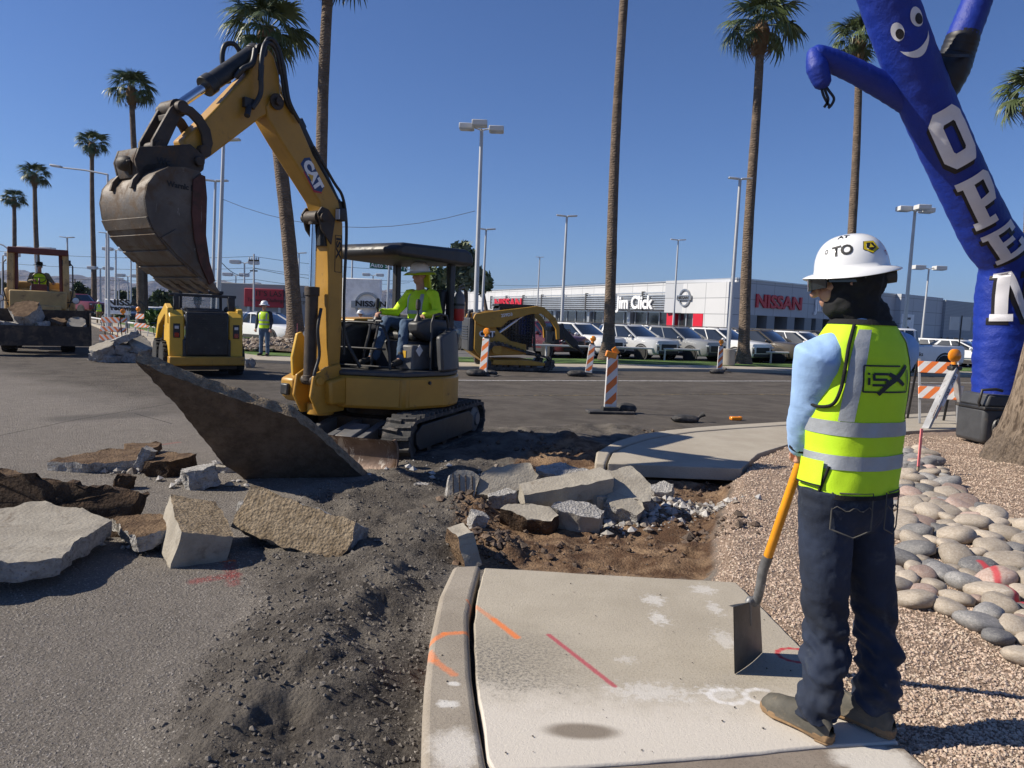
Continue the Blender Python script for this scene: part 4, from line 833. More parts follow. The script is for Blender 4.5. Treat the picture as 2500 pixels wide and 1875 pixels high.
scatter('asphalt_crumbs', np.stack([X, Y, Z+sz*.25], 1), sz, STONE, pal[rng.integers(0, 4, len(X))])
# soil clods in the trench
X, Y, Z = pts_in(5000, -.8, 3.2, 3.9, 8.5, 1, lambda X, Y, g, t, k: (t > .4) & (vn(X*2.6+3, Y*2.6) > .52) & not_slab(X, Y))
sz = .006+.035*rng.random(len(X))**5; pal = np.array([(.10, .055, .03), (.16, .095, .055), (.06, .035, .02), (.2, .13, .08)])
scatter('soil_clods', np.stack([X, Y, Z+sz*.3], 1), sz, STONE, pal[rng.integers(0, 4, len(X))])
cl = []
for x, y, n, sd_ in ((1195, 1320, 150, .12), (1250, 1350, 60, .1), (1150, 1250, 110, .16), (1700, 1320, 50, .12), (1760, 1290, 60, .12), (1330, 1100, 120, .3), (1620, 1060, 60, .12)):
    q = H_(x, y); cl += [(q.x+random.gauss(0, sd_), q.y+random.gauss(0, sd_)) for _ in range(n)]
cl = np.array(cl); h = height(cl[:, 0][None], cl[:, 1][None])[0][0]; sz = .008+.045*rng.random(len(cl))**5
scatter('soil_clods', np.stack([cl[:, 0], cl[:, 1], h+sz*.3], 1), sz, STONE, np.array([(.085, .052, .033), (.125, .08, .05), (.06, .038, .025)])[rng.integers(0, 3, len(cl))])
# pale crumbs round the pile
pp = []
for x, y, n, s in ((1700, 1245, 260, .12), (1640, 1235, 160, .12), (1560, 1268, 220, .14), (1500, 1285, 120, .14), (1420, 1245, 120, .15), (1350, 1230, 120, .15), (1720, 1255, 120, .1), (1240, 1228, 60, .12), (330, 1150, 120, .12), (560, 1140, 60, .1), (470, 1180, 60, .15), (1010, 1150, 40, .3), (330, 1320, 40, .15)):
    q = H_(x, y)
    for _ in range(n): pp.append((q.x+random.gauss(0, s*1.5), q.y+random.gauss(0, s)))
pp = np.array(pp); h = height(pp[:, 0][None], pp[:, 1][None])[0][0]; sz = .008+.05*rng.random(len(pp))**4; pal = np.array([(.42, .40, .38), (.5, .48, .45), (.32, .30, .27), (.25, .21, .17)])
scatter('concrete_crumbs', np.stack([pp[:, 0], pp[:, 1], h+sz*.4], 1), sz, STONE, pal[rng.integers(0, 4, len(pp))])
# little bits on the sidewalk
n = 230; Xs = np.array([tuple(G(x, y, 0))[:2] for x, y in zip(rng.uniform(1060, 1940, n), rng.uniform(1400, 1860, n))]); ok = sdist([q[:2] for q in GX(SLAB)], Xs[:, 0], Xs[:, 1]) > .02; ok2 = sdist([q[:2] for q in GX(KERB_OUT+KERB_IN)], Xs[:, 0], Xs[:, 1]) > .02; Xs = Xs[ok | ok2]
sz = .001+.005*rng.random(len(Xs))**6; scatter('grit', np.stack([Xs[:, 0], Xs[:, 1], sz*.5+.002], 1), sz, STONE, np.tile((.045, .04, .036), (len(Xs), 1)))
# ------------------------------------------------------------------ river cobbles beside the gravel
def cob_mat(name, a, b, c3):
    m, nt, p = newmat(name); v = coord(nt); pos = coord(nt, 'World')
    inf = nt.nodes.new('ShaderNodeObjectInfo'); off = vmath(nt, 'ADD', v, (0, 0, 0)); mm = nt.nodes.new('ShaderNodeVectorMath'); mm.operation = 'MULTIPLY_ADD'
    cmb = nt.nodes.new('ShaderNodeCombineXYZ')
    for i in range(3): nt.links.new(inf.outputs['Random'], cmb.inputs[i])
    nt.links.new(cmb.outputs[0], mm.inputs[0]); mm.inputs[1].default_value = (37, 19, 53); nt.links.new(v, mm.inputs[2]); v2 = mm.outputs[0]
    c = mixc(nt, ramp(nt, nnoise(nt, v2, 7, 5, .6, .6), .3, .7), a, b)
    c = mixc(nt, nmath(nt, 'MULTIPLY', ramp(nt, nnoise(nt, v2, 4, 3, .6, 2.5), .56, .64), .6), c, c3)
    c = mixc(nt, nmath(nt, 'MULTIPLY', ramp(nt, nnoise(nt, v2, 60, 4, .8), .55, .75), .45), c, dark(a, .5))
    tint = nmath(nt, 'MULTIPLY_ADD', inf.outputs['Random'], .5, .72); h = nt.nodes.new('ShaderNodeVectorMath'); h.operation = 'SCALE'; nt.links.new(c, h.inputs[0]); nt.links.new(tint, h.inputs['Scale']); c = h.outputs[0]
    c = strokes(nt, pos, c, [(H_(2390, 1408), H_(2412, 1415), .025, RED, .85, .8), (H_(2412, 1415), H_(2444, 1455), .025, RED, .85, .8), (H_(2450, 1462), H_(2500, 1495), .025, RED, .85, .8)])
    nt.links.new(c, p.inputs['Base Color']); p.inputs['Roughness'].default_value = .7
    nt.links.new(bumpn(nt, nnoise(nt, v2, 45, 6, .7), .25, .01), p.inputs['Normal']); return m
CM = [('grey', cob_mat('grey_cobble', (.17, .165, .16), (.27, .26, .25), (.42, .39, .36))), ('buff', cob_mat('buff_cobble', (.30, .25, .195), (.42, .36, .29), (.5, .46, .40))),
      ('dark grey', cob_mat('dark_cobble', (.10, .10, .105), (.18, .175, .17), (.33, .31, .29))), ('pinkish', cob_mat('pink_cobble', (.29, .20, .165), (.40, .30, .25), (.45, .40, .36)))]
cob_poly = [q[:2] for q in GX([(2165, 1400), (2180, 1180), (2215, 1080), (2260, 1090), (2300, 1140), (2345, 1195), (2400, 1240), (2480, 1275), (2640, 1310), (2760, 1500), (2640, 1640), (2500, 1585), (2430, 1552), (2350, 1512), (2240, 1472)], .06)]
base_meshes = []
for k in range(7):
    mb = MB(); sd_ = k*5.3
    def fn(u, v):
        th = math.pi*(v*.998+.001); ph = 2*math.pi*u; d = Vector((math.sin(th)*math.cos(ph), math.sin(th)*math.sin(ph), math.cos(th)))
        q = Vector((math.copysign(abs(d.x)**.82, d.x), math.copysign(abs(d.y)**.82, d.y), math.copysign(abs(d.z)**.85, d.z)))
        return q*(1+.16*mn.noise(d*1.1+Vector((sd_, 0, 0)))+.06*mn.noise(d*2.7+Vector((0, sd_, 0))))
    mb.grid(fn, 20, 12, closed=True); base_meshes.append((mb, {}))
placed = []; r_ = random.Random(11); tries = 0
while tries < 9000 and len(placed) < 190:
    tries += 1; big = 1-.5*min(1, tries/5000); rad = r_.uniform(.065, .118)*big+.018
    x = r_.uniform(min(q[0] for q in cob_poly), max(q[0] for q in cob_poly)); y = r_.uniform(min(q[1] for q in cob_poly), max(q[1] for q in cob_poly))
    if sdist(cob_poly, np.array([x]), np.array([y]))[0] < rad*.3: continue
    if any((x-a)**2+(y-b)**2 < ((rad+c)*.80)**2 for a, b, c in placed): continue
    placed.append((x, y, rad))
proj = lambda P: (1250+FOC*(P-CAMP).dot(_r)/(P-CAMP).dot(_f), 937.5-FOC*(P-CAMP).dot(_u)/(P-CAMP).dot(_f))
for i, (x, y, rad) in enumerate(placed):
    ci = r_.choices(range(4), (2.2, 6, 1.4, 1.6))[0]; mb, cache = base_meshes[r_.randrange(7)]
    if ci not in cache: cache[ci] = mb.obj('river_cobble', CM[ci][1], smooth=80); o = cache[ci]
    else: o = cache[ci].copy(); COL.objects.link(o)
    hz = r_.uniform(.36, .54)*rad; o.scale = (rad*1.12, rad*r_.uniform(.78, 1.0), hz*1.15); o.rotation_euler = (r_.uniform(-.3, .3), r_.uniform(-.3, .3), r_.uniform(0, 6.28)); o.location = (x, y, ground_h(x, y)+hz*.72)
    sizew = 'large' if rad > .105 else ('medium' if rad > .075 else 'small')
    u, v = proj(Vector((x, y, .1))); where = 'at the near end of the bed' if v > 1480 else ('midway along the bed' if v > 1290 else 'at the far end of the bed')
    red = ' with a red paint streak' if min((Vector((x, y))-Vector(H_(*q)[:2])).length for q in ((2395, 1410), (2430, 1435), (2475, 1478))) < rad*.8 else ''
    tag(o, f'{sizew} {CM[ci][0]} river cobble{red}, {where}', 'cobble', 'river cobbles in the gravel bed')
# ------------------------------------------------------------------ wheels and cars
TYRE = pbr('tyre_rubber', (.022, .022, .022), .85, 0, .2, 8, .3, 60, dirt=((.09, .08, .065), .3, 6))
RIM = pbr('alloy_rim', (.32, .33, .34), .35, .8, .1)
def wheel(parent, c, r, w, rimr, mat_r=RIM, spokes=5, side=1, name='wheel', lug=False):
    wh = bpy.data.objects.new(name, None)
    mb = MB(); h = w/2
    mb.lathe([(rimr, -h), (r*.93, -h), (r, -h*.7), (r, h*.7), (r*.93, h), (rimr, h)], n=28, axis='Y')
    t = mb.obj(name, TYRE, parent, loc=c)
    if lug:
        mb = MB()
        for i in range(18):
            for s in (-1, 1):
                a = 2*math.pi*(i+.5*(s > 0))/18; mb.box((r*math.cos(a), s*h*.45, r*math.sin(a)), (.05, h*.9, r*.12), (0, -a, 0))
        mb.obj('tread', TYRE, t)
    mb = MB(); y = side*h*.86; mb.lathe([(0, -h*.9), (rimr*1.02, -h*.9), (rimr*1.02, h*.9), (rimr*.9, h*.9), (rimr*.86, h*.8), (0, h*.72)] if side > 0 else [(0, -h*.72), (rimr*.86, -h*.8), (rimr*.9, -h*.9), (rimr*1.02, -h*.9), (rimr*1.02, h*.9), (0, h*.9)], n=20, axis='Y')
    rm = mb.obj('rim', mat_r, t)
    if spokes:
        mb = MB()
        for i in range(spokes):
            a = 2*math.pi*i/spokes+.3
            for da in (-.14, .14): mb.bar((rimr*.2*math.cos(a), y, rimr*.2*math.sin(a)), (rimr*.9*math.cos(a+da), y, rimr*.9*math.sin(a+da)), rimr*.13, .03, (0, 1, 0))
        mb.obj('spokes', RIM, t)
    bpy.data.objects.remove(wh); return t
def paintm(name, c, metal=0.0): return pbr(name, c, .35, metal, .04, 2, coat=.6)
P_WHITE = paintm('white_car_paint', (.74, .74, .73)); P_SILV = paintm('silver_car_paint', (.52, .53, .54), .15); P_GREY = paintm('grey_car_paint', (.27, .275, .28), .2); P_BRZ = paintm('bronze_car_paint', (.105, .088, .07), .4)
P_MAR = paintm('maroon_car_paint', (.09, .012, .018), .2); P_BLK = paintm('black_car_paint', (.015, .016, .018)); P_BLUE = paintm('dark_blue_car_paint', (.02, .03, .06), .2); P_RED = paintm('red_car_paint', (.16, .015, .02))
HEADL = pbr('headlamp_glass', (.55, .58, .62), .08, .2, 0, coat=1); TAILL = pbr('tail_lamp', (.3, .008, .01), .2, 0, 0, coat=1); CLAD = pbr('black_cladding', (.025, .025, .027), .7); WINDOW = pbr('car_window', (.014, .018, .022), .03, 0, 0, coat=1)
def car(name, kind, label, group, paint):
    o = thing(name, label, {'suv': 'SUV', 'sedan': 'car', 'pickup': 'pickup truck'}[kind], group=group)
    if kind == 'suv':
        st = [(2.34, .48, .80, .62), (2.30, .36, .98, .80), (2.12, .30, 1.04, .89), (1.6, .28, 1.09, .92), (1.05, .28, 1.13, .925), (.95, .28, 1.08, .93), (-.5, .28, 1.08, .93), (-1.7, .28, 1.11, .92), (-2.2, .34, 1.10, .86), (-2.30, .45, 1.0, .78)]
        gb, gt, zb, zt = (1.15, -2.16, .86), (.22, -1.86, .66), 1.07, 1.60; wb, wr = 1.40, .36; L = 2.34
    elif kind == 'sedan':
        st = [(2.38, .42, .66, .62), (2.32, .30, .80, .80), (2.1, .24, .86, .88), (1.0, .22, .95, .91), (.9, .22, .92, .915), (-1.4, .22, .97, .91), (-2.2, .28, .98, .84), (-2.36, .4, .85, .74)]
        gb, gt, zb, zt = (1.1, -2.0, .82), (.1, -1.25, .62), .92, 1.38; wb, wr = 1.40, .33; L = 2.38
    else:
        st = [(2.9, .6, .95, .72), (2.86, .45, 1.15, .92), (2.6, .42, 1.22, .98), (1.5, .42, 1.26, 1.0), (1.4, .42, 1.22, 1.0), (-.75, .42, 1.22, 1.0), (-.78, .42, 1.25, 1.0), (-2.85, .45, 1.25, .99), (-2.92, .6, 1.2, .97)]
        gb, gt, zb, zt = (1.45, -.72, .93), (.75, -.62, .76), 1.21, 1.84; wb, wr = 1.85, .42; L = 2.9
    rr = []
    for x, z0, z1, hw in st:
        zm = z0+(z1-z0)*.62; half = [(hw*.90, z0), (hw, z0+.10), (hw, zm), (hw*.97, z1-.05), (hw*.88, z1)]
        rr.append([Vector((x, y, z)) for y, z in half]+[Vector((x, -y, z)) for y, z in reversed(half)])
    mb = MB(); mb.rings(rr); body = mb.obj('body', paint, o, smooth=38)
    mb = MB()
    def plan(xf, xr, hw, z): return [Vector(q) for q in ((xf, hw*.62, z), (xf-.14, hw*.9, z), (xf-.45, hw, z), (xr+.3, hw, z), (xr, hw*.8, z), (xr, -hw*.8, z), (xr+.3, -hw, z), (xf-.45, -hw, z), (xf-.14, -hw*.9, z), (xf, -hw*.62, z))]
    mb.rings([plan(*gb, zb), plan(*gt, zt)]); mb.obj('window', WINDOW, o, smooth=20)
    mb = MB(); t = plan(*gt, zt); t2 = plan(gt[0]-.10, gt[1]+.1, gt[2]*.86, zt+.075)
    mb.rings([[q*1.0+Vector((0, math.copysign(.012, q.y), 0)) for q in t], t2]); b4 = plan(*gb, zb)
    for k in (2, 7): mb.bar(b4[k]+Vector((.32, 0, 0)), t[k]+Vector((.26, 0, 0)), .07, .05)
    for f in (.44, .80):
        for s in (1, -1):
            xb = gb[0]*(1-f)+gb[1]*f; xt = gt[0]*(1-f)+gt[1]*f; mb.bar((xb, s*(gb[2]+.006), zb), (xt, s*(gt[2]+.006), zt), .10 if f > .6 else .05, .02, (0, s, 0))
    mb.obj('roof', paint, o, smooth=30)
    if kind == 'suv':
        for s in (1, -1): mb = MB(); mb.tube([(.1, s*.60, zt+.06), (0, s*.6, zt+.11), (-1.5, s*.6, zt+.12), (-1.7, s*.6, zt+.06)], .02, 6); mb.obj('roof_rail', CLAD, o)
    for x in (wb, -wb):
        for s in (1, -1):
            hw = st[3][3] if x > 0 else st[-3][3]; mb = MB(); mb.lathe([(wr*1.04, -.02), (wr*1.24, -.02), (wr*1.22, .014), (wr*1.04, .014), (wr*1.04, -.02)], (x, s*(hw-.005), wr*1.03), 22, 'Y', cap=False); mb.obj('wheel_arch', CLAD, o)
            wheel(o, (x, s*(hw-.075), wr), wr, .23, wr*.68, P_GREY, 5, s)
    x0 = L
    mb = MB(); zg = st[1][2]-.14; mb.box((x0-.02, 0, zg-.16), (.09, 1.05, .28)); mb.obj('grille', CLAD, o, bev=.02)
    mb = MB(); mb.box((x0-.06, 0, st[1][1]+.07), (.16, 1.35, .16)); mb.obj('bumper', CLAD, o, bev=.03)
    for s in (1, -1):
        mb = MB(); mb.box((x0-.06, s*.66, zg-.03), (.14, .36, .08), (0, 0, -s*.42)); mb.obj('headlight', HEADL, o, bev=.015)
        mb = MB(); mb.box((x0-.06, s*.68, zg-.22), (.12, .2, .2), (0, 0, -s*.4)); mb.obj('fog_lamp', CLAD, o, bev=.02)
        mb = MB(); mb.box((-L+.06, s*.70, st[-2][2]-.16), (.10, .22, .22)); mb.obj('tail_light', TAILL, o, bev=.02)
        mb = MB(); mb.ell((gb[0]-.42, s*(gb[2]+.13), zb+.07), (.07, .12, .075)); mb.obj('mirror', paint, o)
        mb = MB(); mb.box((0, s*(st[4][3]-.005), .34), (2.1, .04, .16)); mb.obj('sill', CLAD, o, bev=.01)
    if kind == 'pickup':
        mb = MB(); mb.box((-1.83, 0, 1.255), (1.95, 1.62, .02)); mb.obj('bed_opening', CLAD, o)
    return o
SUVG = 'crossovers parked along the low rail'; LZ = -.10
hrow = math.atan2(-.80, .60)
proto = {}
def put(kind, x, y, rz, label, group, paint, sc=1.0, name=None):
    nm = name or {'suv': 'parked_suv', 'sedan': 'parked_car', 'pickup': 'pickup_truck'}[kind]
    if kind not in proto: proto[kind] = (car(nm, kind, label, group, paint), paint); o = proto[kind][0]; o.rotation_euler = (0, 0, rz); o.location = (x, y, LZ)
    else:
        o = dup(proto[kind][0], (x, y, LZ), rz, label, group); o.name = nm
        for c in [o]+list(o.children_recursive):
            if c.type == 'MESH':
                for i, sl in enumerate(c.material_slots):
                    if c.data.materials[i] == proto[kind][1]: sl.link = 'OBJECT'; sl.material = paint
    o.scale = (sc,)*3; return o
for px_, Y, pt, lb in ((1418, 34.5, P_WHITE, 'white crossover just right of the compact track loader arm'), (1545, 34.8, P_SILV, 'silver crossover behind the middle palm trunk'), (1660, 35.2, P_GREY, 'grey crossover second right of the middle palm trunk'), (1765, 35.6, P_WHITE, 'white crossover left of the thin light pole on a concrete base'),
                       (1868, 36.2, P_BRZ, 'bronze crossover between the palm trunk and the light pole base'), (1958, 36.8, P_WHITE, 'white crossover at the right end of the row, beside the worker'), (1326, 34.0, P_MAR, 'maroon crossover mostly hidden by the compact track loader')):
    q = YP(px_, 860, Y); put('suv', q.x, Y, hrow, lb, SUVG, pt, .94)
for px_, Y, pt, lb in ((1495, 43, P_BLK, 'black crossover in the second row behind the white one'), (1820, 44, P_SILV, 'silver crossover in the second row behind the bronze one'), (2010, 45, P_BLK, 'black crossover in the second row near the worker'), (1120, 38, P_BLK, 'black crossover left of the track loader rear door'), (1600, 43.5, P_WHITE, 'white crossover in the second row behind the grey one'), (1905, 44.5, P_GREY, 'grey crossover in the second row behind the white one')):
    q = YP(px_, 840, Y); put('suv', q.x, Y, hrow, lb, 'crossovers parked in the second row', pt, .94)
HPT = 'white pickup truck with dark windows and door lettering, behind the worker on the right'
q = YP(2178, 860, 31.5); pk = put('pickup', q.x, 31.5, math.atan2(-.28, -.96), HPT, None, P_WHITE, .98)
mb = MB(); letters(mb, 'Horrocks', (-.2, 1.004, .78), (-1, 0, 0), (0, 0, 1), (0, 1, 0), .24, .004, .004, 'CENTER'); mb.obj('door_lettering', BLACKINK, pk, smooth=0)
for c in list(pk.children): pass
for px_, Y, pt, lb in ((2300, 42, P_WHITE, 'white saloon car right behind the white pickup'), (2355, 40, P_WHITE, 'white saloon car beside the blue inflatable tube, headlights to the camera'), (2420, 47, P_SILV, 'silver saloon car farthest right, behind the blue inflatable tube')):
    q = YP(px_, 850, Y); put('sedan', q.x, Y, hrow, lb, 'saloon cars at the right of the lot', pt)
LG = 'cars in the left lot behind the skid steer'
for px_, Y, pt, lb in ((655, 36, P_WHITE, 'white saloon nearest the tall palm behind the worker'), (612, 38, P_SILV, 'silver saloon left of the white one behind the worker'), (672, 41, P_BLK, 'black saloon beside the tall palm trunk'), (620, 43.5, P_BLUE, 'dark blue saloon in the middle of the left lot'), (660, 48, P_SILV, 'silver saloon in the back row of the left lot'), (600, 49, P_GREY, 'grey saloon in the back row by the red billboard'), (1010, 46, P_BLK, 'black saloon behind the excavator seat')):
    q = YP(px_, 800, Y); put('sedan', q.x, Y, R(-35), lb, LG, pt)
LG2 = 'cars parked beyond the hedge at far left'
for k, (px_, Y, pt, lb) in enumerate(((378, 62, P_WHITE, 'white saloon beyond the hedge, nearest the wooden pole'), (420, 64, P_WHITE, 'white saloon beyond the hedge next to the skid steer'), (335, 66, P_BLUE, 'dark blue saloon by the white pole sign'), (360, 74, P_BLK, 'black saloon in the row behind the hedge'), (405, 78, P_SILV, 'silver saloon far behind the hedge'), (215, 76, P_SILV, 'silver saloon left of the two distant workers'), (205, 84, P_RED, 'red saloon beneath the red pickup'), (440, 90, P_WHITE, 'white saloon farthest back beside the bucket teeth'))):
    q = YP(px_, 760, Y); put('sedan', q.x, Y, R(-60), lb, LG2, pt)
q = YP(190, 735, 70); pk2 = put('pickup', q.x, 70, R(-25), 'dark red pickup truck raised above the cars behind the wheel loader', None, P_RED)
pk2.location.z = .35
# ------------------------------------------------------------------ skid steer seen from behind
q = G(505, 918, RZ); sk = thing('skid_steer_loader', 'yellow skid steer seen from behind, black engine door and dust around it', 'skid steer', q+Vector((-.55, .75, 0)), math.atan2(.84, -.54))
mb = MB(); mb.box((-.15, 0, .62), (2.3, 1.1, .62)); mb.obj('chassis', BLK, sk, bev=.04)
for s in (1, -1):
    mb = MB(); mb.prism([(-1.25, .48), (-1.25, 1.45), (-1.05, 1.62), (-.6, 1.55), (-.35, 1.1), (-.3, .6)], (0, 0, 0), (1, 0, 0), (0, 0, 1), (0, 1, 0), s*.5-(.0 if s > 0 else .34), s*.5+(.34 if s > 0 else 0)); tw = mb.obj('rear_tower', YEL2, sk, bev=.035)
    mb = MB(); mb.box((-1.255, s*.68, 1.12), (.02, .15, .34)); mb.obj('tail_light_panel', BLK, tw, bev=.008)
    mb = MB(); mb.box((-1.27, s*.68, 1.02), (.02, .10, .11)); mb.obj('tail_light', TAILL, tw, bev=.006)
    mb = MB(); mb.box((-1.27, s*.68, 1.2), (.02, .09, .07)); mb.obj('reverse_lamp', LENS, tw, bev=.006)
    mb = MB(); mb.prism([(-1.15, 1.28), (-1.1, 1.66), (-.7, 1.76), (.5, 1.42), (1.15, .72), (1.2, .32), (1.05, .3), (.95, .68), (.4, 1.2), (-.7, 1.5)], (0, 0, 0), (1, 0, 0), (0, 0, 1), (0, 1, 0), s*.80-.07, s*.80+.07); mb.obj('lift_arm', YEL2, sk, bev=.02)
    for x in (-.62, .58): wheel(sk, (x, s*.80, .42), .42, .30, .22, YEL2, 0, s, lug=True)
    mb = MB(); mb.cyl((-.95, s*.72, .95), (.1, s*.74, 1.2), .05); mb.obj('lift_cylinder', BLK, sk)
DOORM = pbr('soot_black_door', (.016, .016, .016), .4, 0, .5, 3, .15, 30, dirt=((.10, .085, .07), .4, 9), scratch=((.4, .36, .3), .12, 26))
mb = MB(); mb.box((-1.27, 0, 1.05), (.12, .98, 1.06)); er = mb.obj('engine_door', DOORM, sk, bev=.04)
mb = MB()
for k in range(7): mb.box((-1.335, 0, 1.22+.045*k), (.012, .8, .014))
mb.obj('grille_slat', BLK, er)
mb = MB(); mb.prism([(-1.3, 1.56), (-.5, 1.66), (-.5, 1.5), (-1.3, 1.5)], (0, 0, 0), (1, 0, 0), (0, 0, 1), (0, 1, 0), -.48, .48)
for k in range(6): mb.box((-1.15+.1*k, 0, 1.60+.012*k), (.03, .86, .03))
mb.obj('engine_hood', BLK, sk, bev=.01)
mb = MB(); mb.box((-1.22, 0, .40), (.35, 1.72, .22)); mb.obj('rear_bumper', YEL, sk, bev=.03)
mb = MB(); mb.box((-1.1, 0, .26), (.3, 1.4, .16)); mb.box((1.35, 0, .25), (.1, 1.8, .5)); mb.obj('underbody', STEELD, sk, bev=.02)
mb = MB()
for s in (1, -1):
    mb.bar((-.42, s*.47, 1.5), (-.42, s*.47, 2.02), .07, .07); mb.bar((.6, s*.47, .8), (.45, s*.47, 2.05), .07, .07); mb.bar((-.45, s*.47, 2.03), (.5, s*.47, 2.06), .07, .08)
mb.box((.03, 0, 2.08), (1.05, 1.06, .08)); mb.bar((-.75, -.78, 1.98), (-.75, .78, 1.98), .06, .07); mb.bar((-.75, .62, 1.5), (-.75, .62, 1.98), .12, .12); mb.bar((-.75, -.66, 1.4), (-.75, -.66, 1.98), .16, .16); mb.obj('cab_frame', BLK, sk, bev=.012)
m, nt, p = newmat('cab_glass'); p.inputs['Base Color'].default_value = (.35, .42, .42, 1); p.inputs['Roughness'].default_value = .03; p.inputs['Alpha'].default_value = .35; CABGL = m
mb = MB(); mb.box((-.44, 0, 1.83), (.012, .88, .36)); mb.obj('rear_window', CABGL, sk)
mb = MB(); mb.ell((-.55, -.62, 1.62), (.12, .10, .12)); mb.tube([(-.55, -.62, 1.6), (-.6, -.66, 1.78), (-.5, -.72, 1.9)], .035, 8); mb.obj('exhaust', STEELD, sk)
# ------------------------------------------------------------------ compact track loader with breaker
q = G(1215, 905, RZ); ct = thing('compact_track_loader', 'yellow compact track loader in side view with a black breaker on its arms', 'track loader', q+Vector((.42, .9, 0)), math.atan2(.22, .975)); ct.scale = (1.1,)*3
for s in (1, -1):
    y0, y1 = (.52, .86) if s > 0 else (-.86, -.52)
    mb = MB(); outer = [(-.95, .12), (-.80, .03), (.95, .03), (1.14, .14), (1.16, .30), (1.02, .42), (.2, .62), (-.55, .85), (-.80, .84), (-.98, .6), (-1.04, .3)]
    inn = [(x*.90+.005, .40+(z-.40)*.78) for x, z in outer]; n = len(outer)
    O = [Vector((x, y0, z)) for x, z in outer]; rr = [[Vector((a, y0, b)), Vector((a, y1, b)), Vector((c, y1, d)), Vector((c, y0, d))] for (a, b), (c, d) in zip(outer+outer[:1], inn+inn[:1])]
    mb.rings(rr, cap=False)
    for qq, t in resample(outer, 40):
        nn = Vector((t.y, -t.x)); c = qq+nn*.012; mb.bar((c.x, y0+.01, c.y), (c.x, y1-.01, c.y), .05, .035, (nn.x, 0, nn.y))
    mb.obj('track', RUB, ct, smooth=25)
    mb = MB(); mb.prism([(-.72, .18), (.86, .18), (.88, .27), (.4, .34), (-.1, .34), (-.72, .32)], (0, 0, 0), (1, 0, 0), (0, 0, 1), (0, 1, 0), s*.69-.13, s*.69+.13); mb.obj('track_frame', YEL, ct, bev=.015)
    mb = MB(); mb.lathe([(0, -.15), (.15, -.15), (.15, .15), (0, .15)], (-.62, s*.69, .64), 18, 'Y'); mb.obj('sprocket', YEL, ct)
    for x, r in ((1.0, .13), (-.9, .13)): mb = MB(); mb.lathe([(0, -.12), (r, -.12), (r, .12), (0, .12)], (x, s*.69, .22), 16, 'Y'); mb.obj('idler_wheel', BLK, ct)
    for x in (-.5, -.15, .2, .55): mb = MB(); mb.lathe([(0, -.12), (.08, -.12), (.08, .12), (0, .12)], (x, s*.69, .13), 12, 'Y'); mb.obj('roller', STEELD, ct)
    mb = MB(); mb.prism([(-1.35, 1.52), (-1.3, 1.66), (-1.0, 1.72), (.35, 1.93), (.55, 1.97), (.78, 1.93), (1.15, 1.62), (1.28, 1.36), (1.30, 1.0), (1.2, .98), (1.17, 1.3), (1.02, 1.52), (.72, 1.74), (.4, 1.72), (-.3, 1.50), (-.5, 1.3), (-.9, 1.25), (-1.2, 1.36)], (0, 0, 0), (1, 0, 0), (0, 0, 1), (0, 1, 0), s*.74-.06, s*.74+.06); la = mb.obj('lift_arm', YEL, ct, bev=.015)
    mb = MB(); mb.cyl((-.75, s*.62, .95), (.0, s*.64, 1.52), .045); mb.cyl((-.0, s*.64, 1.52), (.25, s*.65, 1.7), .025); mb.obj('lift_cylinder', CHROME, ct)
    if s < 0:
        mb = MB(); letters(mb, '259D3', (-.35, -.803, 1.62), (.97, 0, .17), (-.17, 0, .97), (0, -1, 0), .13, .003, .004); mb.obj('model_lettering', WHITE, la, smooth=0)
mb = MB(); mb.prism([(-1.3, .62), (-1.3, 1.5), (-.85, 1.5), (-.55, 1.15), (-.2, .9), (.3, .8), (.3, .5), (-.6, .45), (-1.1, .4)], (0, 0, 0), (1, 0, 0), (0, 0, 1), (0, 1, 0), -.72, .72); bd = mb.obj('body', YEL, ct, bev=.03)
mb = MB(); letters(mb, 'CAT', (-.92, -.73, 1.0), (1, 0, 0), (0, 0, 1), (0, -1, 0), .24, .008, .006); mb.obj('maker_lettering', WHITE, bd, smooth=0)
mb = MB(); mb.prism([(-.18, 0), (.2, 0), (.26, .08), (.2, .18), (-.18, .18), (-.24, .08)], (-.92, -.722, .98), (1, 0, 0), (0, 0, 1), (0, -1, 0), 0, .004); mb.obj('maker_plate', BLK, bd)
mb = MB(); mb.box((-1.38, 0, 1.05), (.16, 1.36, .98)); rd = mb.obj('rear_door', DGREY, ct, bev=.03)
mb = MB()
for k in range(6): mb.box((-1.47, 0, .9+.075*k), (.02, 1.0, .025), (0, .5, 0))
mb.obj('door_louvre', BLK, rd)
mb = MB(); mb.prism([(-1.45, .58), (-1.3, .62), (-.7, .36), (-.7, .26), (-.9, .22)], (0, 0, 0), (1, 0, 0), (0, 0, 1), (0, 1, 0), -.6, .6); mb.obj('belly_plate', YEL, ct, bev=.02)
mb = MB()
for s in (1, -1):
    mb.bar((-.45, s*.46, 1.1), (-.5, s*.46, 1.9), .07, .07); mb.bar((.62, s*.46, .6), (.52, s*.46, 1.9), .07, .07); mb.bar((-.5, s*.46, 1.9), (.55, s*.46, 1.92), .07, .07); mb.bar((-.1, s*.46, .8), (-.1, s*.46, 1.9), .03, .03)
mb.box((0, 0, 1.96), (1.1, 1.0, .07)); mb.box((-.5, 0, 1.4), (.06, .9, .9)); mb.obj('cab_frame', BLK, ct, bev=.012)
mb = MB()
for k in range(13): z = .72+.09*k; mb.bar((-.42, -.49, z), (.56, -.49, z), .012, .012)
for k in range(11): x = -.4+.095*k; mb.bar((x, -.49, .7), (x, -.49, 1.88), .012, .012)
mb.obj('side_screen', BLK, ct); 
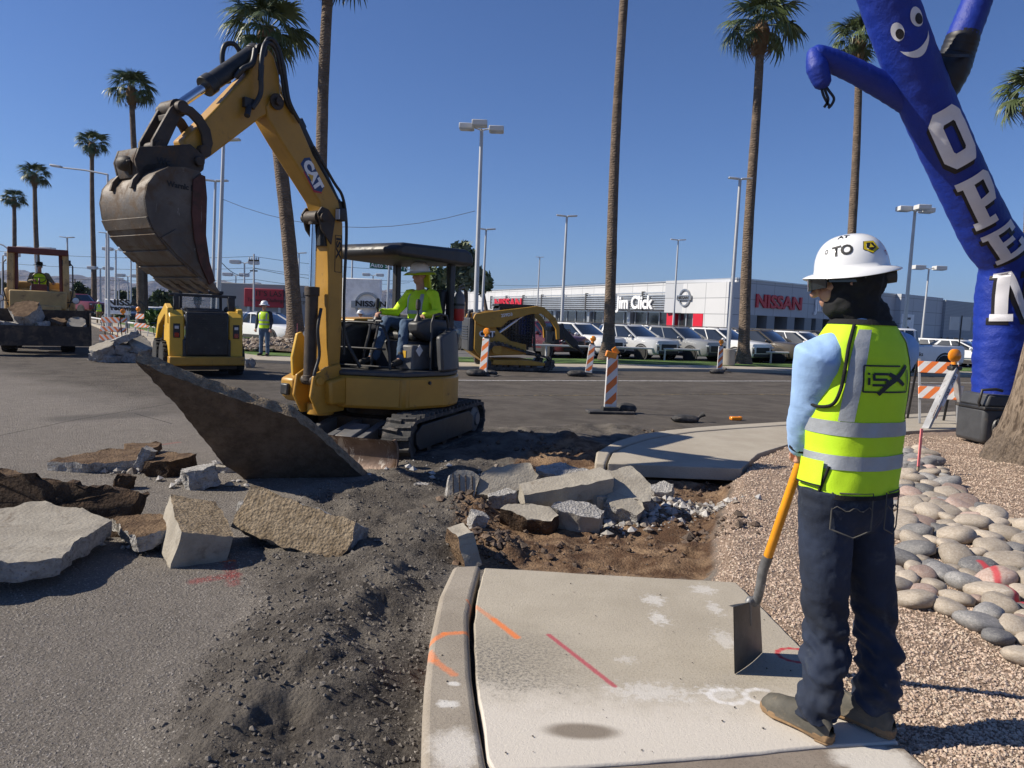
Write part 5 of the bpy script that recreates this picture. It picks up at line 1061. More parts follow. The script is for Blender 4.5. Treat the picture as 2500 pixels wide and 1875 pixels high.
MB().box((.05, -.44, 1.3), (.98, .012, 1.16)).obj('side_window', GLASSD, ct); MB().box((.05, .44, 1.3), (.98, .012, 1.16)).obj('side_window', GLASSD, ct); mb = MB(); mb.box((-.2, 0, 1.1), (.3, .5, .9)); mb.obj('seat', SEATV, ct, bev=.06)
mb = MB(); mb.box((-.95, 0, 1.62), (.45, .9, .14)); mb.tube([(-1.2, -.55, 1.4), (-1.2, -.55, 1.66), (-1.1, -.55, 1.72)], .07, 8); mb.tube([(-1.32, .2, 1.5), (-1.32, .2, 1.72), (-1.2, .2, 1.76)], .06, 8); mb.obj('rear_hood', DGREY, ct, bev=.03)
mb = MB(); mb.box((1.28, 0, 1.05), (.14, 1.2, .42)); mb.bar((1.2, -.4, 1.3), (1.2, .4, 1.3), .14, .14); mb.bar((1.22, -.1, 1.2), (1.62, -.1, 1.32), .2, .34); mb.bar((1.4, -.1, 1.42), (1.55, -.1, .98), .3, .22)
mb.obj('breaker_bracket', BLK, ct, bev=.02)
mb = MB(); mb.bar((1.5, -.1, 1.28), (2.02, -.1, .80), .26, .24); mb.cyl((2.0, -.1, .82), (2.12, -.1, .70), .07); mb.obj('breaker_body', BLK, ct, bev=.02)
mb = MB(); mb.cyl((2.08, -.1, .74), (2.30, -.1, .54), .045, .03); mb.obj('breaker_chisel', STEELD, ct)
mb = MB(); mb.tube([(1.0, -.5, 1.62), (1.25, -.42, 1.3), (1.2, -.4, .95), (1.4, -.3, .84), (1.7, -.2, 1.0)], .025, 8); mb.obj('breaker_hose', BLK, ct, smooth=60)
# ------------------------------------------------------------------ wheel loader on the left
LOADY = pbr('faded_loader_yellow', (.50, .33, .13), .6, 0, .15, 2.5, .1, 30, dirt=((.16, .10, .06), .5, 4)); LRED = pbr('faded_red_primer', (.13, .035, .025), .6, 0, .25, 3, .1, 30, dirt=((.12, .08, .06), .4, 4))
LBK = pbr('earth_dark_bucket', (.045, .035, .028), .7, .2, .4, 2, .4, 20, dirt=((.13, .095, .065), .6, 3))
lq = YP(98, 800, 25.3); lx, ly = lq.x, 25.3
wl_ = thing('wheel_loader', 'old faded yellow wheel loader with red roof frame, carrying rubble in its dark front bucket', 'wheel loader', (lx, ly, RZ), math.atan2(-.86, .51))
mb = MB(); mb.box((-1.9, 0, 1.45), (2.2, 2.1, 1.3)); mb.box((-1.9, 0, 2.2), (1.9, 1.7, .3)); mb.obj('engine_body', LOADY, wl_, bev=.06)
mb = MB(); mb.box((.5, 0, 1.15), (1.3, 1.3, .8)); mb.box((.85, 0, 1.72), (.5, 1.6, .6)); mb.box((.55, 0, 1.4), (.9, 1.7, .12)); mb.obj('front_body', LOADY, wl_, bev=.05)
mb = MB()
for s in (1, -1):
    mb.prism([(-1.0, 1.7), (-.75, 3.3), (-.55, 3.3), (-.62, 1.7)], (0, 0, 0), (1, 0, 0), (0, 0, 1), (0, 1, 0), s*.74-.11, s*.74+.11)
mb.obj('rear_pillar', LOADY, wl_, bev=.02)
for s in (1, -1): MB().bar((.46, s*.80, 1.6), (.34, s*.78, 3.3), .18, .2).obj('front_pillar', LOADY, wl_, bev=.02)
mb = MB(); mb.box((-.2, 0, 3.36), (1.35, 1.72, .15)); mb.bar((.48, -.86, 3.33), (.48, .86, 3.33), .08, .2); mb.obj('roof', LRED, wl_, bev=.03)
for s in (1, -1): MB().bar((.36, s*.64, 1.9), (.26, s*.62, 3.3), .1, .1).obj('inner_pillar', LRED, wl_, bev=.02)
mb = MB(); mb.box((-.1, .80, 1.75), (1.1, .14, .5)); mb.box((-.1, -.80, 1.75), (1.1, .14, .5)); mb.box((-.8, 0, 1.7), (.2, 1.7, .8)); mb.obj('cab_wall', LOADY, wl_, bev=.03)
mb = MB(); mb.box((-.5, 0, 1.9), (.5, .6, .35)); mb.box((-.72, 0, 2.3), (.14, .55, .6)); mb.obj('seat', SEATV, wl_, bev=.05)
mb = MB(); mb.box((.15, 0, 2.0), (.25, .45, .5)); mb.tube([(.1, 0, 2.2), (-.02, 0, 2.45)], .03, 8); mb.obj('dash_column', LRED, wl_, bev=.03)
mb = MB(); C0 = Vector((-.04, 0, 2.47)); 
mb.tube([C0+Vector((.06*math.sin(a)*.6, .2*math.cos(a), .2*math.sin(a)*.8)) for a in (2*math.pi*i/20 for i in range(21))], .016, 6, cap=False); mb.bar(C0+Vector((0, -.19, 0)), C0+Vector((0, .19, 0)), .02, .02); mb.obj('steering_wheel', BLK, wl_)
for s in (1, -1):
    for x in (.85, -1.85): wheel(wl_, (x, s*.82, .62), .62, .42, .32, LOADY, 0, s, lug=True)
    mb = MB(); mb.prism([(.2, 1.35), (.6, 1.55), (1.5, 1.1), (2.15, .5), (2.05, .38), (1.4, .85), (.5, 1.25)], (0, 0, 0), (1, 0, 0), (0, 0, 1), (0, 1, 0), s*.45-.07, s*.45+.07); mb.obj('loader_arm', LOADY, wl_, bev=.02)
    mb = MB(); mb.bar((.7, s*.8, 1.66), (.72, s*1.02, 1.68), .04, .04); mb.lathe([(0, -.07), (.11, -.05), (.12, .06), (0, .07)], (.78, s*1.06, 1.74), 14, 'X'); lm = mb.obj('headlight', BLK, wl_)
    mb = MB(); mb.lathe([(0, .07), (.1, .071), (0, .078)], (.78, s*1.06, 1.74), 14, 'X'); mb.obj('lamp_lens', LENS, lm)
    mb = MB(); mb.tube([(.5, s*.86, 1.5), (.5, s*.98, 2.0), (.42, s*.98, 2.9), (.40, s*.9, 3.0)], .022, 8); mb.obj('grab_rail', BLK, wl_, smooth=60)
mb = MB(); mb.box((.42, .80, 3.0), (.06, .26, .2)); mb.obj('mirror', BLK, wl_, bev=.02)
bp = [(2.05, 1.42), (2.0, .9), (2.06, .55), (2.3, .36), (2.6, .30), (3.05, .32)]; bi = [(3.05, .35), (2.6, .35), (2.33, .42), (2.12, .6), (2.07, .92), (2.11, 1.42)]
mb = MB(); mb.prism(bp+bi, (0, 0, 0), (1, 0, 0), (0, 0, 1), (0, 1, 0), -1.45, 1.45); 
for s in (1, -1): mb.prism([(2.05, 1.4), (2.0, .9), (2.06, .55), (2.3, .36), (3.05, .32), (2.95, .75), (2.5, 1.2)], (0, 0, 0), (1, 0, 0), (0, 0, 1), (0, 1, 0), s*1.46-.02, s*1.46+.02)
mb.box((3.0, 0, .62), (.06, 2.88, .62), (0, -.08, 0)); bk = mb.obj('bucket', LBK, wl_, smooth=35)
WLM = Matrix.Translation((lx, ly, RZ)) @ Matrix.Rotation(math.atan2(-.86, .51), 4, 'Z')
LGp = "rubble in the wheel loader's bucket"
for k, (x, y, z, sz, rot, lb, mt) in enumerate(((2.5, -.3, 1.22, (.85, .75, .55), (20, 30, 10), 'tall rough brown boulder of concrete heaped highest in the loader bucket', (CSOIL, CBRK, CSOIL)), (2.55, -1.15, 1.0, (.85, .7, .2), (-14, 16, 40), 'flat pale slab slanting out of the left end of the loader bucket', (CTOP, CBRK, CSOIL)), (2.6, -.7, .86, (1.3, .45, .3), (0, 5, 80), 'long grey beam of concrete lying along the loader bucket', (CBRK, CBRK, CSOIL)),
                      (2.6, .55, .95, (.5, .4, .3), (10, 20, 20), 'dark wedge of concrete in the right half of the loader bucket', (CSOIL, CSOIL, CSOIL)), (2.65, 1.1, 1.0, (.62, .5, .2), (30, 26, 50), 'pale tilted slab at the right end of the loader bucket', (CTOP, CBRK, CSOIL)), (2.7, .15, .92, (.4, .35, .22), (10, -10, 20), 'small grey chunk at the centre of the loader bucket', (CBRK, CBRK, CSOIL)), (2.62, -1.35, .8, (.4, .4, .3), (10, -10, 20), 'dark lump under the flat slab in the loader bucket', (CDARK, CSOIL, CSOIL)))):
    o = chunk_mesh(ipoly(sz[0], sz[1], 7, 60+k), sz[2], mt, .05, seed=60+k); o.matrix_world = WLM @ Matrix.Translation((x, y, z)) @ Euler([R(a) for a in rot]).to_matrix().to_4x4(); tag(o, lb, 'concrete chunk', LGp)
BG = 'concrete heap by the striped barricades'
for k, (px_, py_, sz, rot, z, lb, mt) in enumerate(((262, 877, (.95, .45, .2), (4, 4, 20), .12, 'long flat slab at the left foot of the heap by the barricades', (CBRK, CBRK, CSOIL)), (252, 856, (.7, .5, .3), (20, -20, 30), .36, 'grey rounded slab at the left of the heap by the barricades', (CTOP, CBRK, CSOIL)), (288, 860, (.8, .4, .26), (10, 8, 10), .40, 'squared kerb piece in the middle of the heap by the barricades', (CTOP, CBRK, CSOIL)),
                      (297, 842, (.8, .4, .18), (10, -24, 8), .66, 'slanting slab on top of the heap by the barricades', (CBRK, CBRK, CSOIL)), (342, 850, (.8, .6, .34), (20, 24, -10), .46, 'big grey slab sloping down at the right of the heap', (CTOP, CBRK, CSOIL)), (320, 880, (.7, .5, .3), (0, 10, 0), .16, 'brown chunk at the front of the heap, behind the tipped panel', (CSOIL, CBRK, CSOIL)), (375, 868, (.5, .4, .3), (0, 10, 30), .18, 'pale lump at the right end of the heap next to the skid steer wheel', (CBRK, CBRK, CSOIL)))):
    q = G(px_, 885, RZ); p_ = YP(px_, py_, q.y+.2); o = chunk_mesh(ipoly(sz[0], sz[1], 7, 80+k), sz[2], mt, .04, seed=80+k); o.location = (p_.x, p_.y, RZ+z); o.rotation_euler = [R(a) for a in rot]; tag(o, lb, 'concrete chunk', BG)
q = G(604, 897, RZ); o = chunk_mesh(ipoly(.34, .3, 7, 95), .26, (CBRK, CBRK, CBRK), .05, seed=95); o.location = q+Vector((0, 0, .12)); tag(o, 'lone white lump of concrete right of the skid steer', 'concrete chunk')
# ------------------------------------------------------------------ dealership
def panelmat(name, a, b, w, h, line=(.25, .26, .27), rough=.5):
    m, nt, p = newmat(name); v = coord(nt, 'UV'); bt = nt.nodes.new('ShaderNodeTexBrick'); bt.offset = 0
    nt.links.new(v, bt.inputs['Vector']); bt.inputs['Color1'].default_value = (*a, 1); bt.inputs['Color2'].default_value = (*b, 1); bt.inputs['Mortar'].default_value = (*line, 1)
    bt.inputs['Scale'].default_value = 1; bt.inputs['Brick Width'].default_value = w; bt.inputs['Row Height'].default_value = h; bt.inputs['Mortar Size'].default_value = .035; bt.inputs['Mortar Smooth'].default_value = .2
    c = mixc(nt, nmath(nt, 'MULTIPLY', ramp(nt, nnoise(nt, coord(nt, 'World'), .35, 5, .7), .3, .75), .14), bt.outputs[0], dark(a, .6))
    nt.links.new(c, p.inputs['Base Color']); p.inputs['Roughness'].default_value = rough; return m
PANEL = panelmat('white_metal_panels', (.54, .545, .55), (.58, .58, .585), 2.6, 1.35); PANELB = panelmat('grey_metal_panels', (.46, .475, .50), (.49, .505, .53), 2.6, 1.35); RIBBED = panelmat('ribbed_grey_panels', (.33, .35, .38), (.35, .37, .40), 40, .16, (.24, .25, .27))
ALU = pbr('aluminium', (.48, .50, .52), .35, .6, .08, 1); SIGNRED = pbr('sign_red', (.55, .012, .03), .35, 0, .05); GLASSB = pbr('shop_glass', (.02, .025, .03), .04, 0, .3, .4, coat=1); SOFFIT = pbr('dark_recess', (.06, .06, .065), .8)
HT = 5.55
def wallframe(pxL, YL, pxR, YR):
    """vertical wall between two map points; returns (point(s, z, out), length, s(px))"""
    a = YP(pxL, 800, YL); b = YP(pxR, 800, YR); a.z = b.z = 0; d = (b-a).normalized(); n = Vector((d.y, -d.x, 0))
    L = (b-a).length
    def P(s, z, out=0.0): return a+d*s+n*out+Vector((0, 0, z))
    def at(px_, py_): q = PLN(px_, py_, a, n)-a; return q.dot(d), q.z
    return P, L, at, d, n
PF, LF, AF, dF, nF = wallframe(1060, 135, 1793, 62)
PB, LB, AB, dB, nB = wallframe(1793, 62, 2460, 94)
bld = thing('dealership_building', 'long low white panelled car dealership with grey louvres and red entrance, across the street', 'building', PF(LF, LZ))
inv = Matrix.Translation(-PF(LF, LZ))
def uvbox(o, d):
    uv = o.data.uv_layers.new(name='UVMap'); me = o.data
    for p_ in me.polygons:
        for li in p_.loop_indices: co = me.vertices[me.loops[li].vertex_index].co; uv.data[li].uv = (co.dot(d), co.z)
def wbox(P, s0, s1, z0, z1, o0, o1, mb): return mb.add([P(s, z, o) for s in (s0, s1) for z in (z0, z1) for o in (o0, o1)], [(0, 1, 3, 2), (4, 6, 7, 5), (0, 4, 5, 1), (2, 3, 7, 6), (0, 2, 6, 4), (1, 5, 7, 3)])
def wpart(name, mat, lst, P=PF, d=dF, par=None, uv=False, **k):
    mb = MB(); mb.M = inv
    for q in lst: wbox(P, *q, mb)
    o = mb.obj(name, mat, par or bld, smooth=0, **k)
    if uv: uvbox(o, d)
    return o
zt = 2.75
front = wpart('front_wall', PANEL, [(0, LF-.1, zt, HT, -.4, 0)], uv=True); wpart('parapet', ALU, [(0, LF, HT, HT+.12, -.4, .08)])
s0, _ = AF(1655, 770); s1, _ = AF(1215, 750)
wpart('shop_window', GLASSB, [(0, LF-.2, LZ, zt-.02, -1.2, -1.0)])
mull = [(s, s+.12, LZ, zt, -1.0, -.9) for s in np.linspace(2, s0, 34)]+[(s, s+.5, LZ, zt, -1.0, -.55) for s in np.linspace(4, s0-1, 9)]
for q in mull: wpart('window_mullion', ALU, [q])
sa, za = AF(1203, 762); sb, zb = AF(1656, 720); zl0, zl1 = 2.95, 4.62
lv = wpart('louvre_screen', ALU, [(sa, s0+.3, zl0+.22*k, zl0+.22*k+.12, .25, .45) for k in range(8)]); 
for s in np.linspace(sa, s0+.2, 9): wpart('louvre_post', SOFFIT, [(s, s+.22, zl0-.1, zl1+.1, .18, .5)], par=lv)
def wtext(txt, mat, P, d, n, s, z, size, bold, out, name, sx=1.0, depth=.12):
    mb = MB(); mb.M = inv; letters(mb, txt, P(s, z, out), d, (0, 0, 1), n, size, bold, depth, 'LEFT', sx); return mb.obj(name, mat, bld, smooth=0)
wtext('NISSAN', SIGNRED, PF, dF, nF, AF(1216, 752)[0], 3.05, 1.75, .05, .6, 'front_lettering', 1.6)
SIGNW = pbr('sign_white', (.85, .85, .85), .4)
wtext('Jim Click', SIGNW, PF, dF, nF, AF(1518, 752)[0], 3.05, 1.75, .05, .6, 'front_lettering', 1.0)
# entrance block
e0, _ = AF(1656, 770); e1 = LF+.3
wpart('entrance_block', PANEL, [(e0, e1, 2.62, 5.25, -.3, 1.1), (AF(1741, 790)[0], e1, LZ, 2.62, -.3, 1.1)], uv=True)
for a, b in ((1651, 1666), (1716, 1740)): wpart('red_portal', SIGNRED, [(AF(a, 790)[0], AF(b, 790)[0], LZ, 2.6, -1.1, 1.12)])
wpart('entrance_door', GLASSB, [(AF(1666, 790)[0], AF(1716, 790)[0], LZ, 2.6, -1.1, .5)])
for x in (1668, 1686, 1703, 1714): wpart('door_frame', ALU, [(AF(x, 790)[0], AF(x, 790)[0]+.14, LZ, 2.6, .5, .6)])
def emblem(P, d, n, s, z, r, out, mat, par=None, bar=True):
    mb = MB(); mb.M = inv if par is None else None; c = P(s, z, out); rr = []
    for i in range(33):
        a = 2*math.pi*i/32; rad = d*math.cos(a)+Vector((0, 0, 1))*math.sin(a); rr.append([c+rad*r*k+n*h for k, h in ((.80, 0), (.82, .09), (.98, .09), (1, 0))])
    mb.rings(rr, cap=False)
    if bar: mb.add([c+d*x+Vector((0, 0, y))+n*h for h in (.02, .16) for x, y in ((-r*1.22, -r*.27), (r*1.22, -r*.27), (r*1.22, r*.27), (-r*1.22, r*.27))], [(3, 2, 1, 0), (4, 5, 6, 7), (0, 1, 5, 4), (1, 2, 6, 5), (2, 3, 7, 6), (3, 0, 4, 7)])
    return mb.obj('round_emblem', mat, par or bld, smooth=30)
SILVER = pbr('brushed_silver', (.42, .43, .45), .3, .8, .1, 2)
es, _ = AF(1697, 738); em = emblem(PF, dF, nF, es, 4.0, .80, 1.16, SILVER); wtext('NISSAN', BLACKINK, PF, dF, nF, es-.87, 3.86, .38, .012, 1.33, 'emblem_lettering', 1.25, .02)
# shaded wing
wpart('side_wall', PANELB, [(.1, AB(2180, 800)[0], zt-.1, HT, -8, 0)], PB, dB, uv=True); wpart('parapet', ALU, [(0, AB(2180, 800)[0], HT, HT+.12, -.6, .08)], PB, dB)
x1 = AB(2180, 800)[0]; x2 = AB(2283, 800)[0]
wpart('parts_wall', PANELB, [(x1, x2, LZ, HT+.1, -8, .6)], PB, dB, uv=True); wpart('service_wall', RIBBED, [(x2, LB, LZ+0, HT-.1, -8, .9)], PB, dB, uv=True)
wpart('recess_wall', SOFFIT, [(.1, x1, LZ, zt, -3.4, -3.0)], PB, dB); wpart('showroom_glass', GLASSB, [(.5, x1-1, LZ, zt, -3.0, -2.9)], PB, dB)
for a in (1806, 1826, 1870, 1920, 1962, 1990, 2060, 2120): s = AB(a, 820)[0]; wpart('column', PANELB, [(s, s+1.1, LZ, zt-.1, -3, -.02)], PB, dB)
for a, b in ((1850, 1862), (1938, 1956), (1992, 2020)): wpart('door_leaf', ALU, [(AB(a, 820)[0], AB(a, 820)[0]+.15, LZ, zt-.4, -2.9, -2.8), (AB(b, 820)[0], AB(b, 820)[0]+.15, LZ, zt-.4, -2.9, -2.8)], PB, dB)
wtext('NISSAN', SIGNRED, PB, dB, nB, AB(1842, 740)[0], 3.35, 1.55, .05, .1, 'side_lettering', 1.3); wtext('Jim Click', SIGNW, PB, dB, nB, AB(1988, 740)[0], 3.35, 1.45, .05, .1, 'side_lettering', .95)
wpart('notice_board', SIGNW, [(AB(2184, 790)[0], AB(2214, 790)[0], 1.9, 3.6, .6, .7)], PB, dB)
wtext('NISSAN', BLACKINK, PB, dB, nB, AB(2190, 790)[0], 3.05, .32, .01, .72, 'board_lettering', 1.2, .02); wtext('Parts', BLACKINK, PB, dB, nB, AB(2190, 790)[0], 2.05, .55, .01, .72, 'board_lettering', 1, .02)
wtext('Service', SIGNW, PB, dB, nB, AB(2368, 790)[0], 2.75, .95, .02, 1.0, 'board_lettering', 1, .05)
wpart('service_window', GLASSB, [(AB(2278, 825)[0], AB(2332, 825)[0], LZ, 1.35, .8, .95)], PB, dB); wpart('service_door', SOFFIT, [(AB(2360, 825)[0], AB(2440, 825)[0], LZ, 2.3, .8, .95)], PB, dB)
for a in (2278, 2293, 2304, 2318, 2330): wpart('window_mullion', PANEL if a < 2300 else ALU, [(AB(a, 825)[0], AB(a, 825)[0]+(.9 if a < 2300 else .12), LZ, 1.35, .95, 1.0)], PB, dB)
# ------------------------------------------------------------------ free-standing signs
def board(name, label, cat, x0, y0, x1, y1, Y, mat, posts=(), thick=.3, ground=True):
    a = YP(x0, y1, Y); b = YP(x1, y0, Y); w = b.x-a.x; o = thing(name, label, cat, (a.x+w/2, Y, LZ)); mb = MB(); zb = a.z-LZ; ztp = b.z-LZ
    mb.box((0, 0, (zb+ztp)/2), (w, thick, ztp-zb)); bd = mb.obj('panel', mat, o, bev=.03)
    for p_ in posts: mb = MB(); mb.box((p_*w, 0, zb/2), (.2, .2, zb)); mb.obj('post', ALU, o)
    def T(txt, px_, py_, size, mat2, sx=1.0, bold=.01):
        q = YP(px_, py_, Y-thick/2); mb = MB(); letters(mb, txt, (q.x-o.location.x, -thick/2-.015, q.z-LZ), (1, 0, 0), (0, 0, 1), (0, -1, 0), size, bold, .02, 'LEFT', sx); mb.obj('lettering', mat2, bd, smooth=0)
    return o, bd, T
o, bd, T = board('pylon_sign', 'white pylon sign with a round silver emblem, behind the excavator boom', 'sign', 836, 682, 932, 776, 33, SIGNW)
c = YP(897, 744, 32.85); emblem(lambda s, z, out: Vector((s, out, z)), Vector((1, 0, 0)), Vector((0, -1, 0)), c.x-o.location.x, c.z-LZ, .56, -.17, SILVER, bd)
T('NISSAN', 869, 747, .34, BLACKINK, 1.2, .012)
for k in bd.children:
    if k.name.startswith('lettering'): k.location.y = -.17
o, bd, T = board('dealer_sign', 'low white sign with black lettering beyond the two workers walking away', 'sign', 259, 732, 317, 766, 48, SIGNW, (-.4, .4)); T('NISSAN', 262, 744, .52, BLACKINK, 1.45, .02); T('Preowned', 262, 756, .4, BLACKINK, 1.2, .02)
BILLR = pbr('billboard_red', (.40, .022, .035), .5, 0, .05, 1)
o, bd, T = board('billboard', "dark red billboard reading It's last call, left of the tall palm trunks", 'billboard', 598, 707, 693, 748, 60, BILLR, (-.4, .4)); T("IT'S LAST CALL", 624, 722, .62, BLACKINK, 1.0, .0); T('To own a Challenger or Charger', 604, 735, .40, BLACKINK, .92, .0)
o, bd, T = board('warehouse_building', 'low pale grey flat-roofed building behind the red billboard', 'building', 560, 703, 790, 790, 64, PANEL, thick=8)
GREENS = pbr('street_sign_green', (.0, .13, .06), .4)
ss = thing('street_sign', 'green street name sign on a thin grey pole, seen past the excavator canopy post', 'street sign', YP(942, 790, 24)*1.0); ss.location.z = RZ
mb = MB(); top = YP(951, 640, 24); mb.cyl((0, 0, 0), (top.x-ss.location.x, 0, top.z+.1-RZ), .04); mb.obj('pole', ALU, ss)
def blade(x0, y0, x1, y1, txt, yaw):
    a = YP(x0, y0, 24); b = YP(x1, y1, 24); c = (a+b)/2-Vector(ss.location); w = abs(b.x-a.x); h = .26; mb = MB(); mb.box(c, (w, .02, h), (0, ROLL*1.2, 0)); p_ = mb.obj('name_blade', GREENS, ss)
    mb = MB(); letters(mb, txt, c+Vector((-w*.47, -.015, -.08)), (1, 0, -.03), (0, 0, 1), (0, -1, 0), .2, .003, .006, 'LEFT', 1.0); mb.obj('lettering', SIGNW, p_, smooth=0)
blade(903, 645, 958, 648, 'Auto Spring', 0); blade(960, 650, 994, 655, 'RD N', 0)
# ------------------------------------------------------------------ lamp posts, poles, wires
POLE = pbr('pale_grey_pole', (.50, .51, .52), .45, .2, .08, 1); LAMPH = pbr('lamp_housing', (.58, .58, .57), .5, 0, .08, 1); WOODP = pbr('weathered_wood_pole', (.085, .06, .045), .9, 0, .3, 2, .5, 10)
def lamp(kind, tx, ty, bx, by, Y, label, w=.11, s=1.0, group='lamp posts round the car lots', zbase=None):
    t = YP(tx, ty, Y); b = YP(bx, by, Y); b.z = LZ if zbase is None else zbase
    o = thing('lamp_post', label, 'lamp post', b, 0, group); t = t-b
    mb = MB(); mb.tube([(0, 0, 0), t], [w, w*.62], 10); mb.obj('pole', POLE, o)
    if kind == 'base': mb = MB(); mb.cyl((0, 0, -.05), (0, 0, .75), .32, n=20); mb.obj('concrete_base', FCONC, o, bev=.03)
    if kind in ('box3', 'box2', 'box1'):
        for dx, dy in {'box3': ((-.62, -.15), (.62, .1), (-.05, -.75)), 'box2': ((-.6, 0), (.6, 0)), 'box1': ((.55, 0),)}[kind]:
            mb = MB(); mb.box(t+Vector((dx*s, dy*s, .08*s)), (.62*s, .5*s, .22*s)); mb.bar(t, t+Vector((dx*.5*s, dy*.5*s, .08*s)), .06*s, .06*s); h = mb.obj('lamp_head', LAMPH, o, bev=.02)
            mb = MB(); mb.box(t+Vector((dx*s, dy*s, -.04*s)), (.5*s, .38*s, .03*s)); mb.obj('lens', LENS, h)
    else:
        for dx in ((-.55, .55) if kind != 'one' else (.55,)):
            mb = MB(); mb.box(t+Vector((dx*.75*s, 0, .03*s)), (.72*s, .34*s, .09*s), (0, -.08*(1 if dx > 0 else -1), 0)); mb.obj('lamp_head', LAMPH, o, bev=.01)
    return o
for a in (('box3', 1176, 318, 1160, 800, 32, 'tall lamp post with three box heads, right of the excavator canopy', .12, 1.0), ('base', 1807, 437, 1775, 880, 31, 'tall thin lamp post on a concrete drum base left of the worker', .10, .62), ('box3', 2234, 516, 2206, 820, 37, 'lamp post with three box heads left of the leaning blue tube', .11, 1.0), ('flat', 1384, 528, 1369, 830, 42, 'thin lamp post between the lot and the middle palm', .10, .75),
          ('flat', 1656, 586, 1643, 800, 58, 'thin lamp post in front of the right end of the louvres', .09, .75), ('box2', 2268, 657, 2252, 800, 58, 'shorter twin-head lamp post right of the triple-head one', .10, 1.35), ('flat', 1318, 628, 1311, 760, 72, 'small far lamp post above the red front lettering', .09, .5), ('flat', 1187, 560, 1176, 760, 46, 'lamp post just right of the tall triple-head one', .10, .75), ('one', 546, 342, 530, 760, 36, 'thick tall lamp post seen under the raised excavator arm', .12, 1.0),
          ('flat', 526, 442, 517, 760, 47, 'lamp post left of the thick one under the excavator arm', .12, 1.0), ('flat', 164, 580, 167, 745, 58, 'lamp post between the loader cab and the distant workers', .10, .7), ('flat', 260, 569, 259, 745, 56, 'lamp post left of the raised bucket', .11, .7), ('box2', 283, 611, 282, 745, 66, 'twin box lamp post below the raised bucket', .11, 1.2), ('box2', 89, 612, 87, 745, 60, 'twin box lamp post behind the loader roof', .10, 1.5),
          ('box2', 245, 657, 246, 745, 75, 'short twin lamp post left of the raised bucket, near the palm', .11, 1.3), ('box2', 312, 675, 313, 750, 82, 'short twin lamp post below the bucket teeth', .10, 1.4), ('flat', 320, 630, 319, 745, 70, 'lamp post half hidden by the bucket floor', .10, .7), ('box2', 597, 643, 596, 750, 78, 'lamp post with pale heads in front of the billboard', .12, 1.6), ('box2', 576, 673, 575, 750, 92, 'far lamp post left of the billboard', .11, 1.7),
          ('flat', 730, 618, 729, 760, 62, 'lamp post between the two tall palm trunks', .10, .8), ('flat', 861, 607, 857, 760, 62, 'lamp post above the white pylon sign', .10, .8), ('box2', 911, 673, 910, 760, 78, 'small twin lamp post seen behind the canopy post', .10, 1.2), ('box1', 7, 624, 4, 745, 55, 'lamp post at the far left edge', .10, 1.3), ('flat', 290, 680, 290, 745, 85, 'tiny far lamp post between the bucket and the mountains', .10, .7)): lamp(*a)
o = thing('street_lamp', 'cobra-head street lamp with a long thin arm reaching left beside the raised bucket', 'street lamp', YP(266, 790, 42)); o.location.z = LZ
t = YP(263, 426, 42)-o.location; a = YP(150, 409, 42)-o.location; e = YP(124, 402, 42)-o.location
mb = MB(); mb.tube([(0, 0, 0), t], [.08, .055], 10); mb.obj('pole', POLE, o); mb = MB(); mb.tube([t, t.lerp(a, .5)+Vector((0, 0, .05)), a], [.05, .045, .04], 8); mb.obj('arm', POLE, o); mb = MB(); mb.box((a+e)/2, ((a-e).length, .25, .12), (0, .12, 0)); mb.obj('lamp_head', LAMPH, o, bev=.03)
o = thing('street_lamp', 'street lamp with a curved arm at the far left edge of the photo', 'street lamp', YP(24, 760, 60)); o.location.z = LZ
t = YP(23, 610, 60)-o.location; mb = MB(); mb.tube([(0, 0, 0), t], .09, 8); mb.tube([t, t+Vector((-.5, 0, .35)), t+Vector((-1.4, 0, .6))], .06, 8); mb.obj('pole', POLE, o); mb = MB(); mb.box(t+Vector((-1.7, 0, .62)), (.7, .3, .12)); mb.obj('lamp_head', LAMPH, o, bev=.03)
def utility(px_, ty, Y, label, wood=True, arm=1.1, by=760, w=.13):
    b = YP(px_, by, Y); b.z = LZ; t = YP(px_, ty, Y)-b; o = thing('utility_pole', label, 'utility pole', b, group='utility poles on the skyline'); mb = MB(); mb.tube([(0, 0, 0), t], [w, w*.7], 8); mb.obj('pole', WOODP if wood else POLE, o)
    if arm:
        mb = MB(); mb.box(t-Vector((0, 0, .5)), (arm*2, .12, .12)); mb.box(t-Vector((0, 0, 1.3)), (arm*1.4, .12, .1)); mb.obj('crossarm', WOODP, o)
        for k in (-.9, -.45, .45, .9): mb = MB(); mb.lathe([(0, 0), (.05, 0), (.06, .1), (.03, .2), (0, .2)], t+Vector((k*arm, 0, -.44)), 8); mb.obj('insulator', LAMPH, o)
    return o
utility(620, 620, 58, 'utility pole with crossarms in front of the billboard', False, .4, w=.10); utility(183, 682, 120, 'dark wooden utility pole left of the distant workers'); utility(268, 702, 150, 'small far utility pole under the bucket'); utility(375, 717, 160, 'tiny far utility pole beside the skid steer'); utility(352, 650, 54, 'plain brown wooden pole beside the palm trunk under the bucket', arm=0, w=.32, by=772); utility(545, 718, 160, 'tiny far utility pole left of the billboard')
def wire(pts, label, sag=.4, r=.03):
    P = [YP(*p) for p in pts]; mb = MB(); Q = []
    for a, b in zip(P, P[1:]): Q += [a.lerp(b, k/10)-Vector((0, 0, sag*4*(k/10)*(1-k/10))) for k in range(10)]
    mb.tube(Q+[P[-1]], r, 5); tag(mb.obj('overhead_wire', BLK, smooth=60), label, 'wire', 'overhead wires on the skyline')
